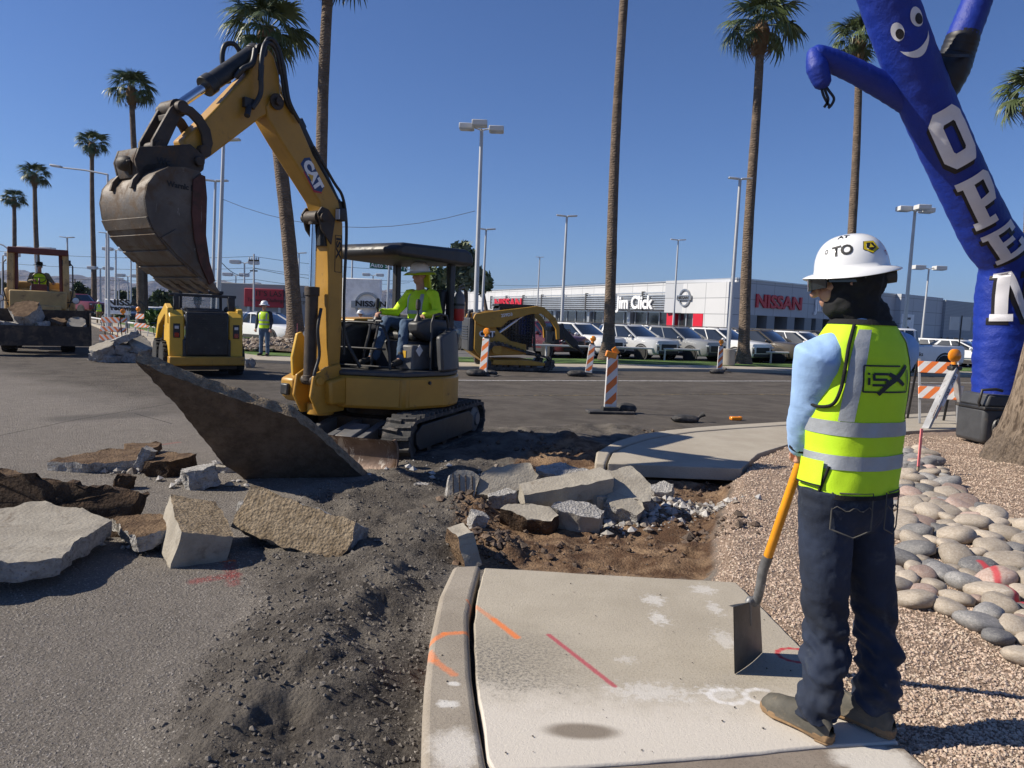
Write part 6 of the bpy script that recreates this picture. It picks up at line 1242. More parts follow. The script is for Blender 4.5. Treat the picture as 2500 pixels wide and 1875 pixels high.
wire([(540, 485, 36), (1160, 515, 32)], 'sagging wire strung from the thick left lamp post to the triple-head one', 1.0, .012); wire([(540, 640, 36), (620, 655, 58), (1000, 690, 90)], 'low wire behind the two tall palm trunks', .6, .02)
for y in (612, 640, 668): wire([(-100, y-8, 110), (620, y+14, 110), (1120, y+44, 120)], f'thin overhead wire, {"upper" if y == 612 else "middle" if y == 640 else "lower"} of three crossing the mountains', .8, .03)
wire([(1100, 690, 140), (1500, 690, 140)], 'faint wire above the roof of the dealership', .6, .03)
# low pipe rail and other street bits across the road
rl = thing('parking_rail', 'long low white pipe rail on short posts in front of the parked crossovers', 'rail', YP(1480, 862, 32.6)); rl.location.z = -.03
A_ = [YP(x, y, Y)-Vector(rl.location) for x, y, Y in ((1180, 860, 30.8), (1480, 862, 32.2), (1760, 868, 33.5), (2000, 876, 34.6), (2400, 888, 36.4))]
for q in A_: q.z = .50
mb = MB()
for a, b in zip(A_, A_[1:]): mb.cyl(a, b, .045, n=8)
mb.obj('top_rail', LAMPH, rl)
for a, b in zip(A_, A_[1:]):
    n_ = max(1, round((b-a).length/2.3))
    for k in range(n_): q = a.lerp(b, k/n_); mb = MB(); mb.cyl((q.x, q.y, -.05), q, .045, n=8); mb.obj('post', LAMPH, rl)
r2 = thing('parking_rail', 'low white pipe rail along the lawn by the two distant workers', 'rail', YP(240, 760, 47)); r2.location.z = -.06
A_ = [YP(x, y, Y)-Vector(r2.location) for x, y, Y in ((200, 760, 58), (260, 763, 47), (330, 769, 42), (385, 782, 36), (430, 792, 33))]
mb = MB()
for q in A_: q.z = .5
for a, b in zip(A_, A_[1:]): mb.cyl(a, b, .05, n=8)
mb.obj('top_rail', LAMPH, r2)
for q in A_: mb = MB(); mb.cyl((q.x, q.y, -.05), q, .05, n=8); mb.obj('post', LAMPH, r2)
o = thing('road_sign', 'pair of small grey sign backs on one post in front of the dealership', 'sign', YP(2340, 850, 33)); o.location.z = LZ; t = YP(2346, 790, 33)-o.location
mb = MB(); mb.cyl((0, 0, 0), t+Vector((.02, 0, .35)), .03, n=8); mb.obj('post', BLK, o)
for dx in (-.28, .22): mb = MB(); mb.box(t+Vector((dx, 0, 0)), (.42, .02, .6)); mb.obj('sign_panel', ALU, o)
# ------------------------------------------------------------------ palms, trees, hedges
BARK = pbr('palm_bark', (.17, .125, .09), .95, 0, .3, 3, .8, 12, bd=.03); mnt = BARK.node_tree
def ringbark():
    nt = BARK.node_tree; p = nt.nodes['Principled BSDF']; v = coord(nt); w = nt.nodes.new('ShaderNodeTexWave'); w.bands_direction = 'Z'; w.inputs['Scale'].default_value = 3.2; w.inputs['Distortion'].default_value = 9; w.inputs['Detail'].default_value = 3; w.inputs['Detail Scale'].default_value = 2; nt.links.new(v, w.inputs['Vector'])
    src = p.inputs['Base Color'].links[0].from_socket; nt.links.new(mixc(nt, nmath(nt, 'MULTIPLY', w.outputs[1], .3), src, (.07, .05, .036)), p.inputs['Base Color']); nt.links.new(bumpn(nt, w.outputs[1], .6, .05), p.inputs['Normal'])
ringbark()
FROND = pbr('palm_frond', (.085, .115, .042), .5, 0, .35, .9); DEADF = pbr('dead_palm_frond', (.17, .105, .055), .95, 0, .3, 2, .6, 20)
def frond_mesh(n=20, L=1.0):
    """one fan leaf along +X: long stalk, then a fan of leaflets whose tips hang"""
    mb = MB(); mb.bar((0, 0, 0), (.85, 0, .05), .03, .018)
    for i in range(n):
        a = R(-82+164*i/(n-1)); l = L*(.80+.20*math.cos(a))*random.uniform(.85, 1.08); dx, dy = math.cos(a), math.sin(a); px_, py_ = -dy, dx; w = .036; dr = random.uniform(.5, 1.1)
        P = []
        for t, ww in ((.03, .3), (.45, 1), (.75, .6), (1.0, .05)):
            z = .05+.10*t*(1-t)-(.62*t**2.6)*L*dr+.04*abs(math.sin(a)); x = .80+dx*l*t*(1-.18*t); y = dy*l*t*(1-.18*t)
            P += [(x+px_*w*ww, y+py_*w*ww, z-.025*ww), (x-px_*w*ww, y-py_*w*ww, z+.025*ww)]
        mb.add(P, [(0, 1, 3, 2), (2, 3, 5, 4), (4, 5, 7, 6)])
    return mb
FM = [frond_mesh(20, 1.05), frond_mesh(18, .95), frond_mesh(22, 1.1)]
def palm_mesh(seed, nf=34):
    r = random.Random(seed); mb = MB(); dead = MB()
    for i in range(nf):
        el = 80-125*(i/nf)**1.15+r.uniform(-14, 14); az = i*137.5+r.uniform(-20, 20); src = FM[i % 3]; s = r.uniform(.8, 1.12)*(.8 if el > 55 else 1)
        M = Matrix.Rotation(R(az), 4, 'Z') @ Matrix.Rotation(-R(el), 4, 'Y') @ Matrix.Rotation(R(r.uniform(-25, 25)), 4, 'X') @ Matrix.Scale(s, 4)
        mb.M = M; mb.add(src.v, src.f)
    for i in range(16):
        az = i*67+r.uniform(-20, 20); dead.M = Matrix.Rotation(R(az), 4, 'Z') @ Matrix.Translation((.14, 0, -.25-.5*r.random())) @ Matrix.Rotation(R(60+r.uniform(-25, 20)), 4, 'Y') @ Matrix.Scale(r.uniform(.3, .5), 4); dead.add(FM[1].v[:8+48], [f for f in FM[1].f if max(f) < 56])
    dead.M = None; dead.tube([(0, 0, -1.1), (0, 0, -.7), (0, 0, -.25), (0, 0, .1)], [.20, .30, .34, .2], 12)
    return mb, dead
crown_cache = {}
def palm(label, base, top, Y, r0, r1, cr, bz=0.0, seed=0, bulge=1.5):
    b = YP(*base, Y); b.z = bz; t = YP(*top, Y)-b; o = thing('palm_tree', label, 'palm tree', b, 0, 'tall fan palms along the street'); rr = random.Random(seed+5)
    P = []; Rd = []; n = 22
    for i in range(n+1):
        f = i/n; P.append(Vector((t.x*f, t.y*f, t.z*f))+Vector((math.sin(f*3.1+seed)*.10*f*(1-f)*4, 0, 0))); Rd.append((r0+(r1-r0)*f)*(1+(bulge-1)*math.exp(-t.z*f/.35))*(1+rr.uniform(-.03, .03)))
    mb = MB(); mb.tube(P, Rd, 14); mb.obj('trunk', BARK, o, smooth=60)
    k = seed % 3
    if k not in crown_cache: a, d = palm_mesh(k*11+3); crown_cache[k] = (a.obj('crown', FROND, o, smooth=0, fix=False), d.obj('dead_frond_skirt', DEADF, o, smooth=0, fix=False)); pair = crown_cache[k]
    else:
        pair = [c.copy() for c in crown_cache[k]]
        for c in pair: COL.objects.link(c); c.parent = o
    for c in pair: c.location = t; c.scale = (cr/1.62,)*3; c.rotation_euler = (0, 0, seed*1.3)
    return o
palm('leaning palm trunk with its crown behind the top of the excavator arm', (723, 823), (652, 75), 29, .30, .21, 1.85, .38, 1)
palm('tall palm trunk rising right behind the excavator boom and out of the frame', (770, 828), (806, -100), 28, .24, .185, 1.9, .35, 2)
palm('bare palm trunk in the middle of the photo, crown out of the frame', (1484, 874), (1530, -120), 31, .24, .16, 1.9, 0, 3, 1.9)
palm('palm with a full crown left of the blue inflatable figure', (1815, 882), (1858, 60), 32.5, .25, .16, 1.85, -.03, 4, 1.6)
palm('palm whose crown shows behind the bent arm of the inflatable figure', (2068, 880), (2098, 95), 37, .24, .16, 1.6, 0, 5)
palm('palm crown cut by the right edge of the photo', (2490, 900), (2520, 230), 36, .24, .17, 1.8, 0, 6)
palm('second palm from the left of the bucket, crown just above the raised bucket link', (344, 780), (321, 215), 52, .26, .17, 1.7, LZ, 7)
palm('palm just left of the raised bucket', (229, 760), (225, 350), 75, .28, .18, 1.75, LZ, 8)
palm('small far palm right of the leftmost one', (97, 745), (84, 428), 90, .33, .22, 1.95, LZ, 9)
palm('smallest far palm at the left edge', (40, 740), (34, 484), 108, .34, .24, 1.85, LZ, 10)
# two palm bases close by on the right
BARKN = pbr('near_palm_bark', (.26, .20, .145), .95, 0, .25, 4, .3, 30); nt = BARKN.node_tree; p = nt.nodes['Principled BSDF']; v = coord(nt)
mp = nt.nodes.new('ShaderNodeMapping'); nt.links.new(v, mp.inputs[0]); mp.inputs['Scale'].default_value = (9, 9, 1.1); nz = nnoise(nt, mp.outputs[0], 2.6, 7, .65, .3); src = p.inputs['Base Color'].links[0].from_socket
sp = nt.nodes.new('ShaderNodeSeparateXYZ'); nt.links.new(v, sp.inputs[0])
c = mixc(nt, ramp(nt, nz, .38, .55), (.085, .06, .042), src); low = ramp(nt, nmath(nt, 'MULTIPLY_ADD', nnoise(nt, v, 5, 5, .7), .4, sp.outputs[2]), .50, .66, 1, 0); c = mixc(nt, nmath(nt, 'MULTIPLY', low, .8), c, mixc(nt, ramp(nt, nnoise(nt, v, 30, 6, .75), .4, .65), (.07, .052, .04), (.22, .17, .125)))
nt.links.new(c, p.inputs['Base Color']); nt.links.new(bumpn(nt, nz, 1.0, .06), p.inputs['Normal'])
def near_palm(label, px_, py_, r0, r1, lean, crown_k):
    q = H_(px_, py_, .08); q.z -= .06; o = thing('palm_tree', label, 'palm tree', q, .7, 'palms in the gravel bed at right'); H = 11.0
    def fn(u, v):
        z = H*v**2.2; a = 2*math.pi*u; rb = r1+(r0-r1)*math.exp(-z/.85); rib = 1+.035*math.sin(a*23+2*mn.noise(Vector((u*9, z*.7, 1))))+.05*mn.noise(Vector((math.cos(a)*2.2, math.sin(a)*2.2, z*1.3)))
        if z < .42: rib += .05*mn.noise(Vector((math.cos(a)*7, math.sin(a)*7, z*9)))+.03
        return Vector((lean*z+rb*rib*math.cos(a), rb*rib*math.sin(a), z))
    mb = MB(); mb.grid(fn, 110, 70, closed=True); mb.obj('trunk', BARKN, o, smooth=70)
    for c in (c_.copy() for c_ in crown_cache[crown_k]): COL.objects.link(c); c.parent = o; c.location = (lean*H, 0, H); c.scale = (1.1,)*3; c.rotation_euler = (0, 0, 1)
near_palm('thick flared palm base rising out of the gravel behind the blower', 2556, 1124, .70, .31, .06, 0)
near_palm('nearer palm base cut off by the right edge of the photo', 2640, 1195, .44, .27, .05, 1)
LEAF = [pbr('grey_green_leaf', (.13, .155, .09), .7, 0, .35, .5), pbr('dark_green_leaf', (.075, .105, .04), .7, 0, .4, .5), pbr('hedge_leaf', (.055, .115, .025), .6, 0, .35, 1.5)]
def leafcloud(blobs, n, size, seed):
    r = np.random.default_rng(seed); V = []; 
    w = np.array([b[3]*b[4]*b[5] for b in blobs])**.7; idx = r.choice(len(blobs), n, p=w/w.sum()); B = np.array(blobs)[idx]
    d = r.normal(size=(n, 3)); d /= np.linalg.norm(d, axis=1)[:, None]; rad = (.35+.65*r.random(n)**.45)*(1+.18*r.normal(size=n)); C = B[:, :3]+d*B[:, 3:6]*rad[:, None]
    a = r.normal(size=(n, 3)); a /= np.linalg.norm(a, axis=1)[:, None]; b = np.cross(a, r.normal(size=(n, 3))); b /= np.linalg.norm(b, axis=1)[:, None]; s = size*(.6+.8*r.random(n))[:, None]
    V = np.stack([C-a*s, C+b*s*.5, C+a*s, C-b*s*.5], 1).reshape(-1, 3); return V, np.arange(n*4).reshape(-1, 4)
def tree(name, label, base, Y, blobs, n, size, mat, seed, trunk=.25, cat='tree', group=None):
    b = YP(*base, Y); b.z = LZ; o = thing(name, label, cat, b, group=group); P = []
    for x0, y0, x1, y1 in blobs:
        q0 = YP(x0, y1, Y)-b; q1 = YP(x1, y0, Y)-b; P.append(((q0.x+q1.x)/2, random.uniform(-.3, .3)*(q1.x-q0.x)*.5, (q0.z+q1.z)/2, (q1.x-q0.x)/2, (q1.x-q0.x)*.4, (q1.z-q0.z)/2))
    V, F = leafcloud(P, n, size, seed); npmesh('crown', V, F, mat, o, smooth=False)
    if trunk:
        mb = MB(); top = max(P, key=lambda q: q[2]); mb.tube([(0, 0, 0), Vector((0, 0, top[2]*.5)), Vector(top[:3])], [trunk, trunk*.7, trunk*.25], 8)
        for q in P[:4]: mb.tube([(0, 0, min(top[2], q[2])*.45), Vector(q[:3])], [trunk*.4, trunk*.12], 6)
        mb.obj('trunk', WOODP, o)
tree('eucalyptus_tree', 'grey-green eucalyptus tree behind the excavator canopy', (1135, 800), 62, [(1095, 600, 1160, 660), (1105, 640, 1175, 700), (1085, 650, 1135, 705), (1120, 592, 1150, 640), (1140, 660, 1185, 700)], 2600, .38, LEAF[0], 1)
tree('broadleaf_tree', 'dark green round tree to the left of the eucalyptus', (1065, 800), 66, [(1040, 655, 1095, 715), (1060, 670, 1110, 720)], 1100, .34, LEAF[1], 2)
tree('broadleaf_tree', 'small dark tree to the right of the eucalyptus', (1185, 800), 68, [(1155, 668, 1200, 715)], 600, .3, LEAF[1], 3)
for k, (x0, y0, x1, y1, Y, mt, lb) in enumerate(((184, 693, 204, 722, 100, 1, 'small dark tree left of the distant workers, by the wooden pole'), (200, 706, 232, 735, 110, 0, 'grey-green tree behind the red pickup'), (285, 712, 318, 735, 120, 1, 'dark tree behind the white preowned sign'), (318, 704, 342, 738, 125, 0, 'pale tree left of the palm under the bucket'), (375, 712, 426, 742, 95, 1, 'wide green tree left of the skid steer cab'), (600, 700, 640, 722, 140, 1, 'dark tree just above the billboard'), (-10, 690, 14, 720, 90, 0, 'tree at the left edge beyond the loader'), (360, 728, 390, 748, 115, 0, 'low grey tree beside the wooden pole'))):
    tree('broadleaf_tree', lb, ((x0+x1)/2, 750), Y, [(x0, y0, (x0+x1)/2+6, y1), ((x0+x1)/2-6, y0+5, x1, y1+4)], 500, .5, LEAF[mt], 20+k, .2, 'tree', 'trees far off at left')
for k, (x0, y0, x1, y1, Y, lb) in enumerate(((355, 760, 425, 790, 36, 'clipped green hedge left of the skid steer'), (285, 756, 310, 772, 50, 'small clipped hedge by the white preowned sign'), (540, 780, 600, 800, 39, 'clipped hedge behind the skid steer'))):
    tree('hedge', lb, ((x0+x1)/2, 790), Y, [(x0, y0, (x0+x1)/2, y1+4), ((x0+x1)/2, y0, x1, y1+4), ((x0*2+x1)/3, y0, (x0+2*x1)/3, y1+4)], 1500, .14, LEAF[2], 40+k, 0, 'hedge', 'clipped hedges on the lawn')
# planted mound behind the excavator with its loose rock
mb = MB(); c = YP(725, 850, 28)
mb.grid(lambda u, v: Vector((c.x+(u-.45)*9, 27+v*5, -.08+.5*(math.sin(math.pi*min(1, max(0, u)))**.7)*(math.sin(math.pi*min(1, v*.97+.03))**.6)+.08*mn.noise(Vector((u*14, v*9, 0))))), 60, 24); struct(mb.obj('planting_mound', GROUND if 0 else pbr('mound_soil', (.13, .095, .065), .95, 0, .4, 1, 1, 8, bd=.06), smooth=60))
n = 900; U = rng.random(n); Vv = rng.random(n); X = c.x+(U-.45)*9; Y = 27+Vv*2.6; Z = -.08+.5*np.sin(np.pi*U)**.7*np.sin(np.pi*np.minimum(1, (Y-27)/5*.97+.03))**.6
scatter('mound_rock', np.stack([X, Y, Z+.03], 1), .05+.10*rng.random(n)**2, STONE, np.array([(.32, .26, .2), (.4, .34, .27), (.24, .19, .15)])[rng.integers(0, 3, n)])
# ------------------------------------------------------------------ traffic control
def stripemat(name, a, b, k, ang, wear=.35):
    m, nt, p = newmat(name); v = coord(nt); sp = nt.nodes.new('ShaderNodeSeparateXYZ'); nt.links.new(v, sp.inputs[0])
    t = nmath(nt, 'MULTIPLY', nmath(nt, 'ADD', nmath(nt, 'MULTIPLY', sp.outputs[0], ang), sp.outputs[2]), k); f = nmath(nt, 'GREATER_THAN', nmath(nt, 'FRACT', nmath(nt, 'ADD', t, 50.0)), .5)
    c = mixc(nt, f, a, b); c = mixc(nt, nmath(nt, 'MULTIPLY', ramp(nt, nnoise(nt, v, 11, 7, .75), .55, .7), wear), c, (.25, .22, .19)); nt.links.new(c, p.inputs['Base Color']); p.inputs['Roughness'].default_value = .5; return m
OWH, OOR = (.72, .71, .69), (.80, .20, .045)
ST1 = stripemat('panel_stripes', OWH, OOR, 3.3, -1.0); ST2 = stripemat('barricade_stripes', OWH, OOR, 4.2, 1.0); ST3 = stripemat('barricade_stripes', OWH, OOR, 4.2, -1.0)
RUBB = pbr('black_rubber_base', (.03, .03, .03), .8, 0, .3, 5, .3, 40, dirt=((.12, .10, .085), .5, 6))
def flasher(parent, c, r=.10, lying=False):
    mb = MB(); 
    if lying: mb.box(c+Vector((-.03, 0, .03)), (.2, .1, .11), (0, .25, 0)); mb.box(c+Vector((.05, 0, .10)), (.1, .02, .14), (0, -.7, 0)); return mb.obj('amber_lamp', AMBER, parent, bev=.03)
    mb.box(c, (.13, .07, .05)); b = mb.obj('lamp_battery', BLK, parent, bev=.012)
    mb = MB(); cc = c+Vector((0, 0, r+.06)); mb.lathe([(0, -.055), (r*.7, -.05), (r, -.02), (r, .02), (r*.7, .05), (0, .055)], cc, 20, 'Y'); mb.tube([c+Vector((0, 0, .02)), c+Vector((0, 0, .1))], [.05, .045], 10); mb.obj('amber_lens', AMBER, parent)
    mb = MB()
    for k in (.35, .6, .82): mb.lathe([(r*k, -.062), (r*k+.008, -.062), (r*k+.008, -.05), (r*k, -.05)], cc, 20, 'Y', cap=False)
    return b
def sandbag(px_, py_, rz, l=.55, w=.34, h=.16, label='', group='black sandbags on the road', tail=True, z=RZ, at=None):
    q = at if at is not None else G(px_, py_, z); o = thing('sandbag', label, 'sandbag', q, rz, group); mb = MB()
    def fn(u, v):
        a = 2*math.pi*u; x = (v-.5)*l; e = max(.05, 1-abs(v*2-1)**3)**.5; n = mn.noise(Vector((x*5+px_, math.cos(a)*1.4, math.sin(a)*1.4)))*.22+mn.noise(Vector((x*14, math.cos(a)*3, math.sin(a)*3+px_)))*.1
        return Vector((x, math.cos(a)*w/2*e*(1+n), max(-.002, h*.42+math.sin(a)*h*.55*e*(1+n))))
    mb.grid(fn, 20, 16, closed=True); mb.obj('bag', SAND, o, smooth=60)
    if tail:
        mb = MB(); mb.tube([(l*.42, 0, h*.35), (l*.52, .02, h*.6), (l*.60, .03, h*.85), (l*.72, .02, h*1.15)], [.05, .025, .03, .055], 8); mb.obj('tied_neck', SAND, o, smooth=60)
    return o
DG = 'striped vertical panels along the closed lane'
def vpanel(px_, py_, rz, label, lying=False, bagside=1, s=1.0):
    q = G(px_, py_, RZ); q = q+Vector((0, .2, 0)); o = thing('vertical_panel', label, 'traffic panel', q, rz, DG)
    mb = MB(); mb.prism([(-.42, -.2), (.42, -.2), (.45, 0), (.42, .2), (-.42, .2), (-.45, 0)], (0, 0, 0), (1, 0, 0), (0, 1, 0), (0, 0, 1), 0, .05); mb.box((0, 0, .08), (.3, .2, .08)); mb.obj('base', RUBB, o, bev=.012)
    mb = MB(); mb.box((0, 0, .56), (.235, .045, 1.02), (0, 0, 0), .88); mb.obj('panel', pbr_white, o, bev=.015)
    mb = MB(); mb.box((0, -.025, .60), (.2, .004, .86), (0, 0, 0), .9); mb.obj('striped_face', ST1, o)
    flasher(o, Vector((0, 0, 1.09 if not lying else 1.04)), .10, lying); o.scale = (s,)*3; return o
pbr_white = pbr('scuffed_white_plastic', (.70, .69, .67), .5, 0, .1, 5, dirt=((.2, .17, .14), .4, 8))
vpanel(1492, 1012, .10, 'nearest striped vertical panel, amber lamp tipped sideways on its top', True, s=1.04); vpanel(1437, 919, -.1, 'leaning striped vertical panel left of the middle palm trunk', s=.95).rotation_euler = (0, .09, -.1)
o = vpanel(1178, 918, -.5, 'striped vertical panel by the rear door of the compact track loader', s=1.05); o.rotation_euler = (0, .06, -.35); vpanel(1760, 909, .05, 'striped vertical panel by the lamp post base, left of the worker', s=.92)
for a in ((1408, 919, .2, .62, .36, .2, 'black sandbag at the foot of the leaning striped panel'), (1528, 1008, .0, .40, .28, .2, 'lumpy black sandbag behind the nearest striped panel'), (1162, 918, .3, .6, .36, .22, 'black sandbag left of the panel by the track loader'), (1195, 916, -.3, .5, .32, .16, 'black sandbag right of the panel by the track loader'), (1750, 912, .4, .6, .34, .16, 'flat black sandbag at the panel by the lamp post base')): sandbag(a[0], a[1], a[2], a[3], a[4], a[5], a[6], tail=a[0] in (1536, 1750))
sandbag(1672, 1030, .12, .5, .26, .13, 'lone black sandbag with an upright knotted neck on the open road')
o = thing('amber_lamp', 'loose amber warning lamp lying on the road beyond the far kerb', 'warning lamp', G(1795, 1026, RZ), .1); mb = MB(); mb.box((0, 0, .035), (.20, .12, .07)); mb.obj('housing', AMBER, o, bev=.02); mb = MB(); mb.box((.09, 0, .045), (.06, .1, .06)); mb.obj('lens', AMBER, o, bev=.015)
# A-frame barricades
LEGM = pbr('galvanised_leg', (.36, .36, .36), .55, .3, .2, 5, dirt=((.15, .12, .1), .4, 8))
def aframe(name, q, rz, label, w=.62, boards=((1.0, .2), (.55, .2)), mat=ST2, lamp=0, group='striped barricades', h=1.12, spread=.30, back=None, text=None):
    o = thing(name, label, 'barricade', q, rz, group)
    for s in (1, -1):
        for f in (1, -1): mb = MB(); mb.bar((s*w*.46, -f*.03, h), (s*w*.46, -f*spread, 0), .035, .03); mb.obj('leg', LEGM if f > 0 else BLK, o)
    for z, bh in boards:
        y = -spread*(1-z/h)-.05; a = math.atan2(spread, h); mb = MB(); mb.box((0, y, z-.02), (w, .022, bh), (-a, 0, 0)); b = mb.obj('board', mat, o, bev=.006)
    if back: mb = MB(); mb.box((.16, spread*.55, back), (w*1.1, .02, .2), (.25, 0, 0)); b = mb.obj('rear_board', pbr_white, o, bev=.006); mb = MB(); letters(mb, 'BARRICADE', (.08, spread*.55-.014, back+.02), (1, 0, 0), (0, .25, .97), (0, -1, 0), .10, .003, .003); mb.obj('lettering', REDP, b, smooth=0)
    if text: mb = MB(); letters(mb, text, (0, -spread*(1-.28)-.075, .27), (1, 0, 0), (0, .25, .97), (0, -1, 0), .10, .002, .003); mb.obj('lettering', REDP, o, smooth=0)
    if lamp: flasher(o, Vector((lamp*w*.4, 0, h+.02)), .115)
    return o
aframe('barricade', G(2275, 1030, 0), -.22, 'open A-frame barricade with two orange striped boards, right of the worker', .66, ((1.0, .21), (.56, .22)), ST3, 0, h=1.12, spread=.36, back=.56)
q = G(2315, 1038, 0); o = thing('barricade', 'end-on A-frame barricade carrying an amber lamp, in front of the striped boards', 'barricade', q+Vector((-.04, -.1, 0)), .15, 'striped barricades')
for s, a, w_ in ((-1, (-.72, -.35, -.02), .15), (1, (.42, .25, -.02), .12)):
    mb = MB(); mb.bar((s*.02, 0, .99), a, .05, w_, (0, 1, 0)); lg = mb.obj('leg', LEGM, o, bev=.008)
    if s < 0:
        d = (Vector(a)-Vector((0, 0, .99))).normalized(); mb = MB(); c0 = Vector((-.02, -.02, .95)); side = Vector((0, -1, 0)).cross(d).normalized(); n_ = side.cross(d).normalized()
        if n_.y > 0: n_ = -n_
        mb.add([c0+d*t+side*u+n_*.055 for t, u in ((.05, -.05), (.72, -.05), (.72, .06), (.05, .06))], [(0, 1, 2, 3)]); lb = mb.obj('white_label', WHITE, lg, smooth=0, fix=False)
        mb = MB(); letters(mb, 'ISX  ISX', c0+d*.1+side*.04+n_*.058, d, -side, n_, .10, .002, .002, 'LEFT', 1.4); mb.obj('lettering', BLACKINK, lb, smooth=0)
        mb = MB()
        for k in range(3): mb.add([c0+d*t+side*u+n_*.057 for t, u in ((.76, -.05+.035*k), (1.0, -.05+.035*k), (1.0, -.034+.035*k), (.76, -.034+.035*k))], [(0, 1, 2, 3)])
        mb.obj('red_tape', REDP, lg, smooth=0, fix=False)
mb = MB(); mb.box((0, 0, 1.0), (.2, .14, .07)); mb.obj('apex_cap', BLK, o, bev=.02); flasher(o, Vector((-.02, 0, 1.04)), .115)
aframe('barricade', G(272, 837, RZ), .1, 'left barricade of three orange striped boards beside the rubble heap', .75, ((1.0, .24), (.62, .22), (.25, .24)), ST2, 0, h=1.15, text=None); aframe('barricade', G(291, 830, RZ), .3, 'barricade with twin amber lamps half behind the left one', .7, ((.95, .22), (.5, .22)), ST3, .6, h=1.15)
aframe('barricade', G(352, 820, -.06), -.1, 'barricade standing on the far sidewalk, one amber lamp on its left corner', .78, ((1.0, .26), (.55, .22)), ST3, -1, h=1.15, text='TRAFFIC')
q = G(1124, 838, LZ); o = thing('traffic_cone', 'small orange traffic cone left of the compact track loader', 'traffic cone', q); mb = MB(); mb.box((0, 0, .02), (.4, .4, .04)); mb.obj('base', RUBB, o, bev=.01); mb = MB(); mb.lathe([(.15, .04), (.03, .72), (.02, .72), (0, .72)], n=16); mb.obj('cone', pbr('cone_orange', (.75, .13, .02), .5), o)
PINK = pbr('pink_paint', (.80, .22, .22), .6, 0, .1, 8); WOODS = pbr('pale_wood', (.42, .33, .22), .8, 0, .2, 6)
for px_, py_, hz, lb, zz in ((2240, 1162, .42, 'pink-topped survey stake at the head of the cobble bed', None), (725, 836, .6, 'pink survey stake on the rocky mound behind the excavator', .3)):
    q = H_(px_, py_) if zz is None else YP(px_, py_, 27.5); o = thing('survey_stake', lb, 'stake', q, .3); mb = MB(); mb.box((0, 0, .04), (.03, .012, .14)); mb.obj('stake_foot', WOODS, o); mb = MB(); mb.box((0, 0, .10+hz/2), (.03, .012, hz)); mb.obj('painted_top', PINK, o)
# tamping rammer beside the skid steer
q = G(394, 862, RZ); o = thing('tamping_rammer', 'upright tamping rammer with grey engine and orange bellows by the skid steer wheel', 'rammer', q, .4)
mb = MB(); mb.box((0, 0, .05), (.3, .24, .1)); mb.obj('foot', STEELD, o, bev=.03); mb = MB(); mb.lathe([(.07, .1), (.1, .16), (.08, .2), (.1, .25), (.08, .3), (.1, .35), (.08, .42)], n=16); mb.obj('bellows', pbr('orange_bellows', (.5, .22, .10), .6), o)
mb = MB(); mb.box((0, 0, .68), (.3, .26, .4)); mb.box((.02, -.02, .95), (.4, .3, .16)); mb.obj('engine', MGREY, o, bev=.04); mb = MB(); mb.tube([(-.3, -.2, 1.05), (.3, -.2, 1.1), (.34, .2, 1.1), (-.3, .2, 1.05), (-.3, -.2, 1.05)], .025, 8); mb.obj('handle_hoop', BLK, o, smooth=60)
# ------------------------------------------------------------------ inflatable tube figure and its blower
BLUE = pbr('blue_nylon', (.004, .026, .27), .55, 0, .14, 1.2, .6, 9, bd=.03); BLUE2 = BLUE; NYLBK = pbr('black_nylon', (.012, .012, .016), .5, 0, .2, 4, .4, 10); PRNW = pbr('printed_white', (.74, .73, .76), .5, 0, .05); PRNB = pbr('printed_black', (.010, .008, .012), .5)
def spline(P, n=10):
    P = [Vector(p) for p in P]; Q = []
    for i in range(len(P)-1):
        p0, p1, p2, p3 = P[max(0, i-1)], P[i], P[i+1], P[min(len(P)-1, i+2)]
        for k in range(n): t = k/n; Q.append(.5*((2*p1)+(p2-p0)*t+(2*p0-5*p1+4*p2-p3)*t*t+(3*p1-p0-3*p2+p3)*t**3))
    return Q+[P[-1]]
tb = YP(2436, 1062, 10.82); TM = thing('inflatable_tube_figure', 'blue inflatable tube figure with a smiling face and the word OPEN, leaning left', 'inflatable', (tb.x, 10.9, .05)); T0 = Vector(TM.location)
def tp(x, y, Y): return YP(x, y, Y)-T0
AX = spline([tp(2441, 1005, 10.9), tp(2444, 860, 10.9), tp(2449, 740, 10.88), tp(2452, 645, 10.82), tp(2405, 560, 10.7), tp(2345, 435, 10.5), tp(2275, 280, 10.3), tp(2215, 130, 10.1), tp(2168, 0, 9.95), tp(2140, -90, 9.85)], 12)
Ls = [0.0]
for a, b in zip(AX, AX[1:]): Ls.append(Ls[-1]+(b-a).length)
LT = Ls[-1]
def axis(s):
    s = max(0, min(LT-1e-4, s)); k = max(i for i in range(len(Ls)-1) if Ls[i] <= s); t = (s-Ls[k])/(Ls[k+1]-Ls[k]); d = (AX[min(k+2, len(AX)-1)]-AX[max(0, k-1)]).normalized()
    f = Vector((-.20, -1, 0)); f = (f-d*f.dot(d)).normalized(); return AX[k].lerp(AX[k+1], t), d, f, d.cross(f)*-1
def trad(s, a=0.0):
    r = .365-.03*min(1, max(0, (s-2)/1.2)); fold = math.exp(-((s-s_bend)/.22)**2)
    return r*(1-.10*fold*(math.cos(a-1.9)))+.010*mn.noise(Vector((s*7, math.cos(a)*2, math.sin(a)*2)))+(.007*math.sin(s*34+7*mn.noise(Vector((s*3, math.cos(a), math.sin(a)))))*math.exp(-((s-.9)/.8)**2))
s_bend = min(range(len(AX)), key=lambda i: (AX[i]-tp(2448, 640, 10.82)).length); s_bend = Ls[s_bend]
def tsurf(a, s, off=0.0):
    c, d, f, e = axis(s); r = trad(s, a)+off; return c+(f*math.cos(a)+e*math.sin(a))*r
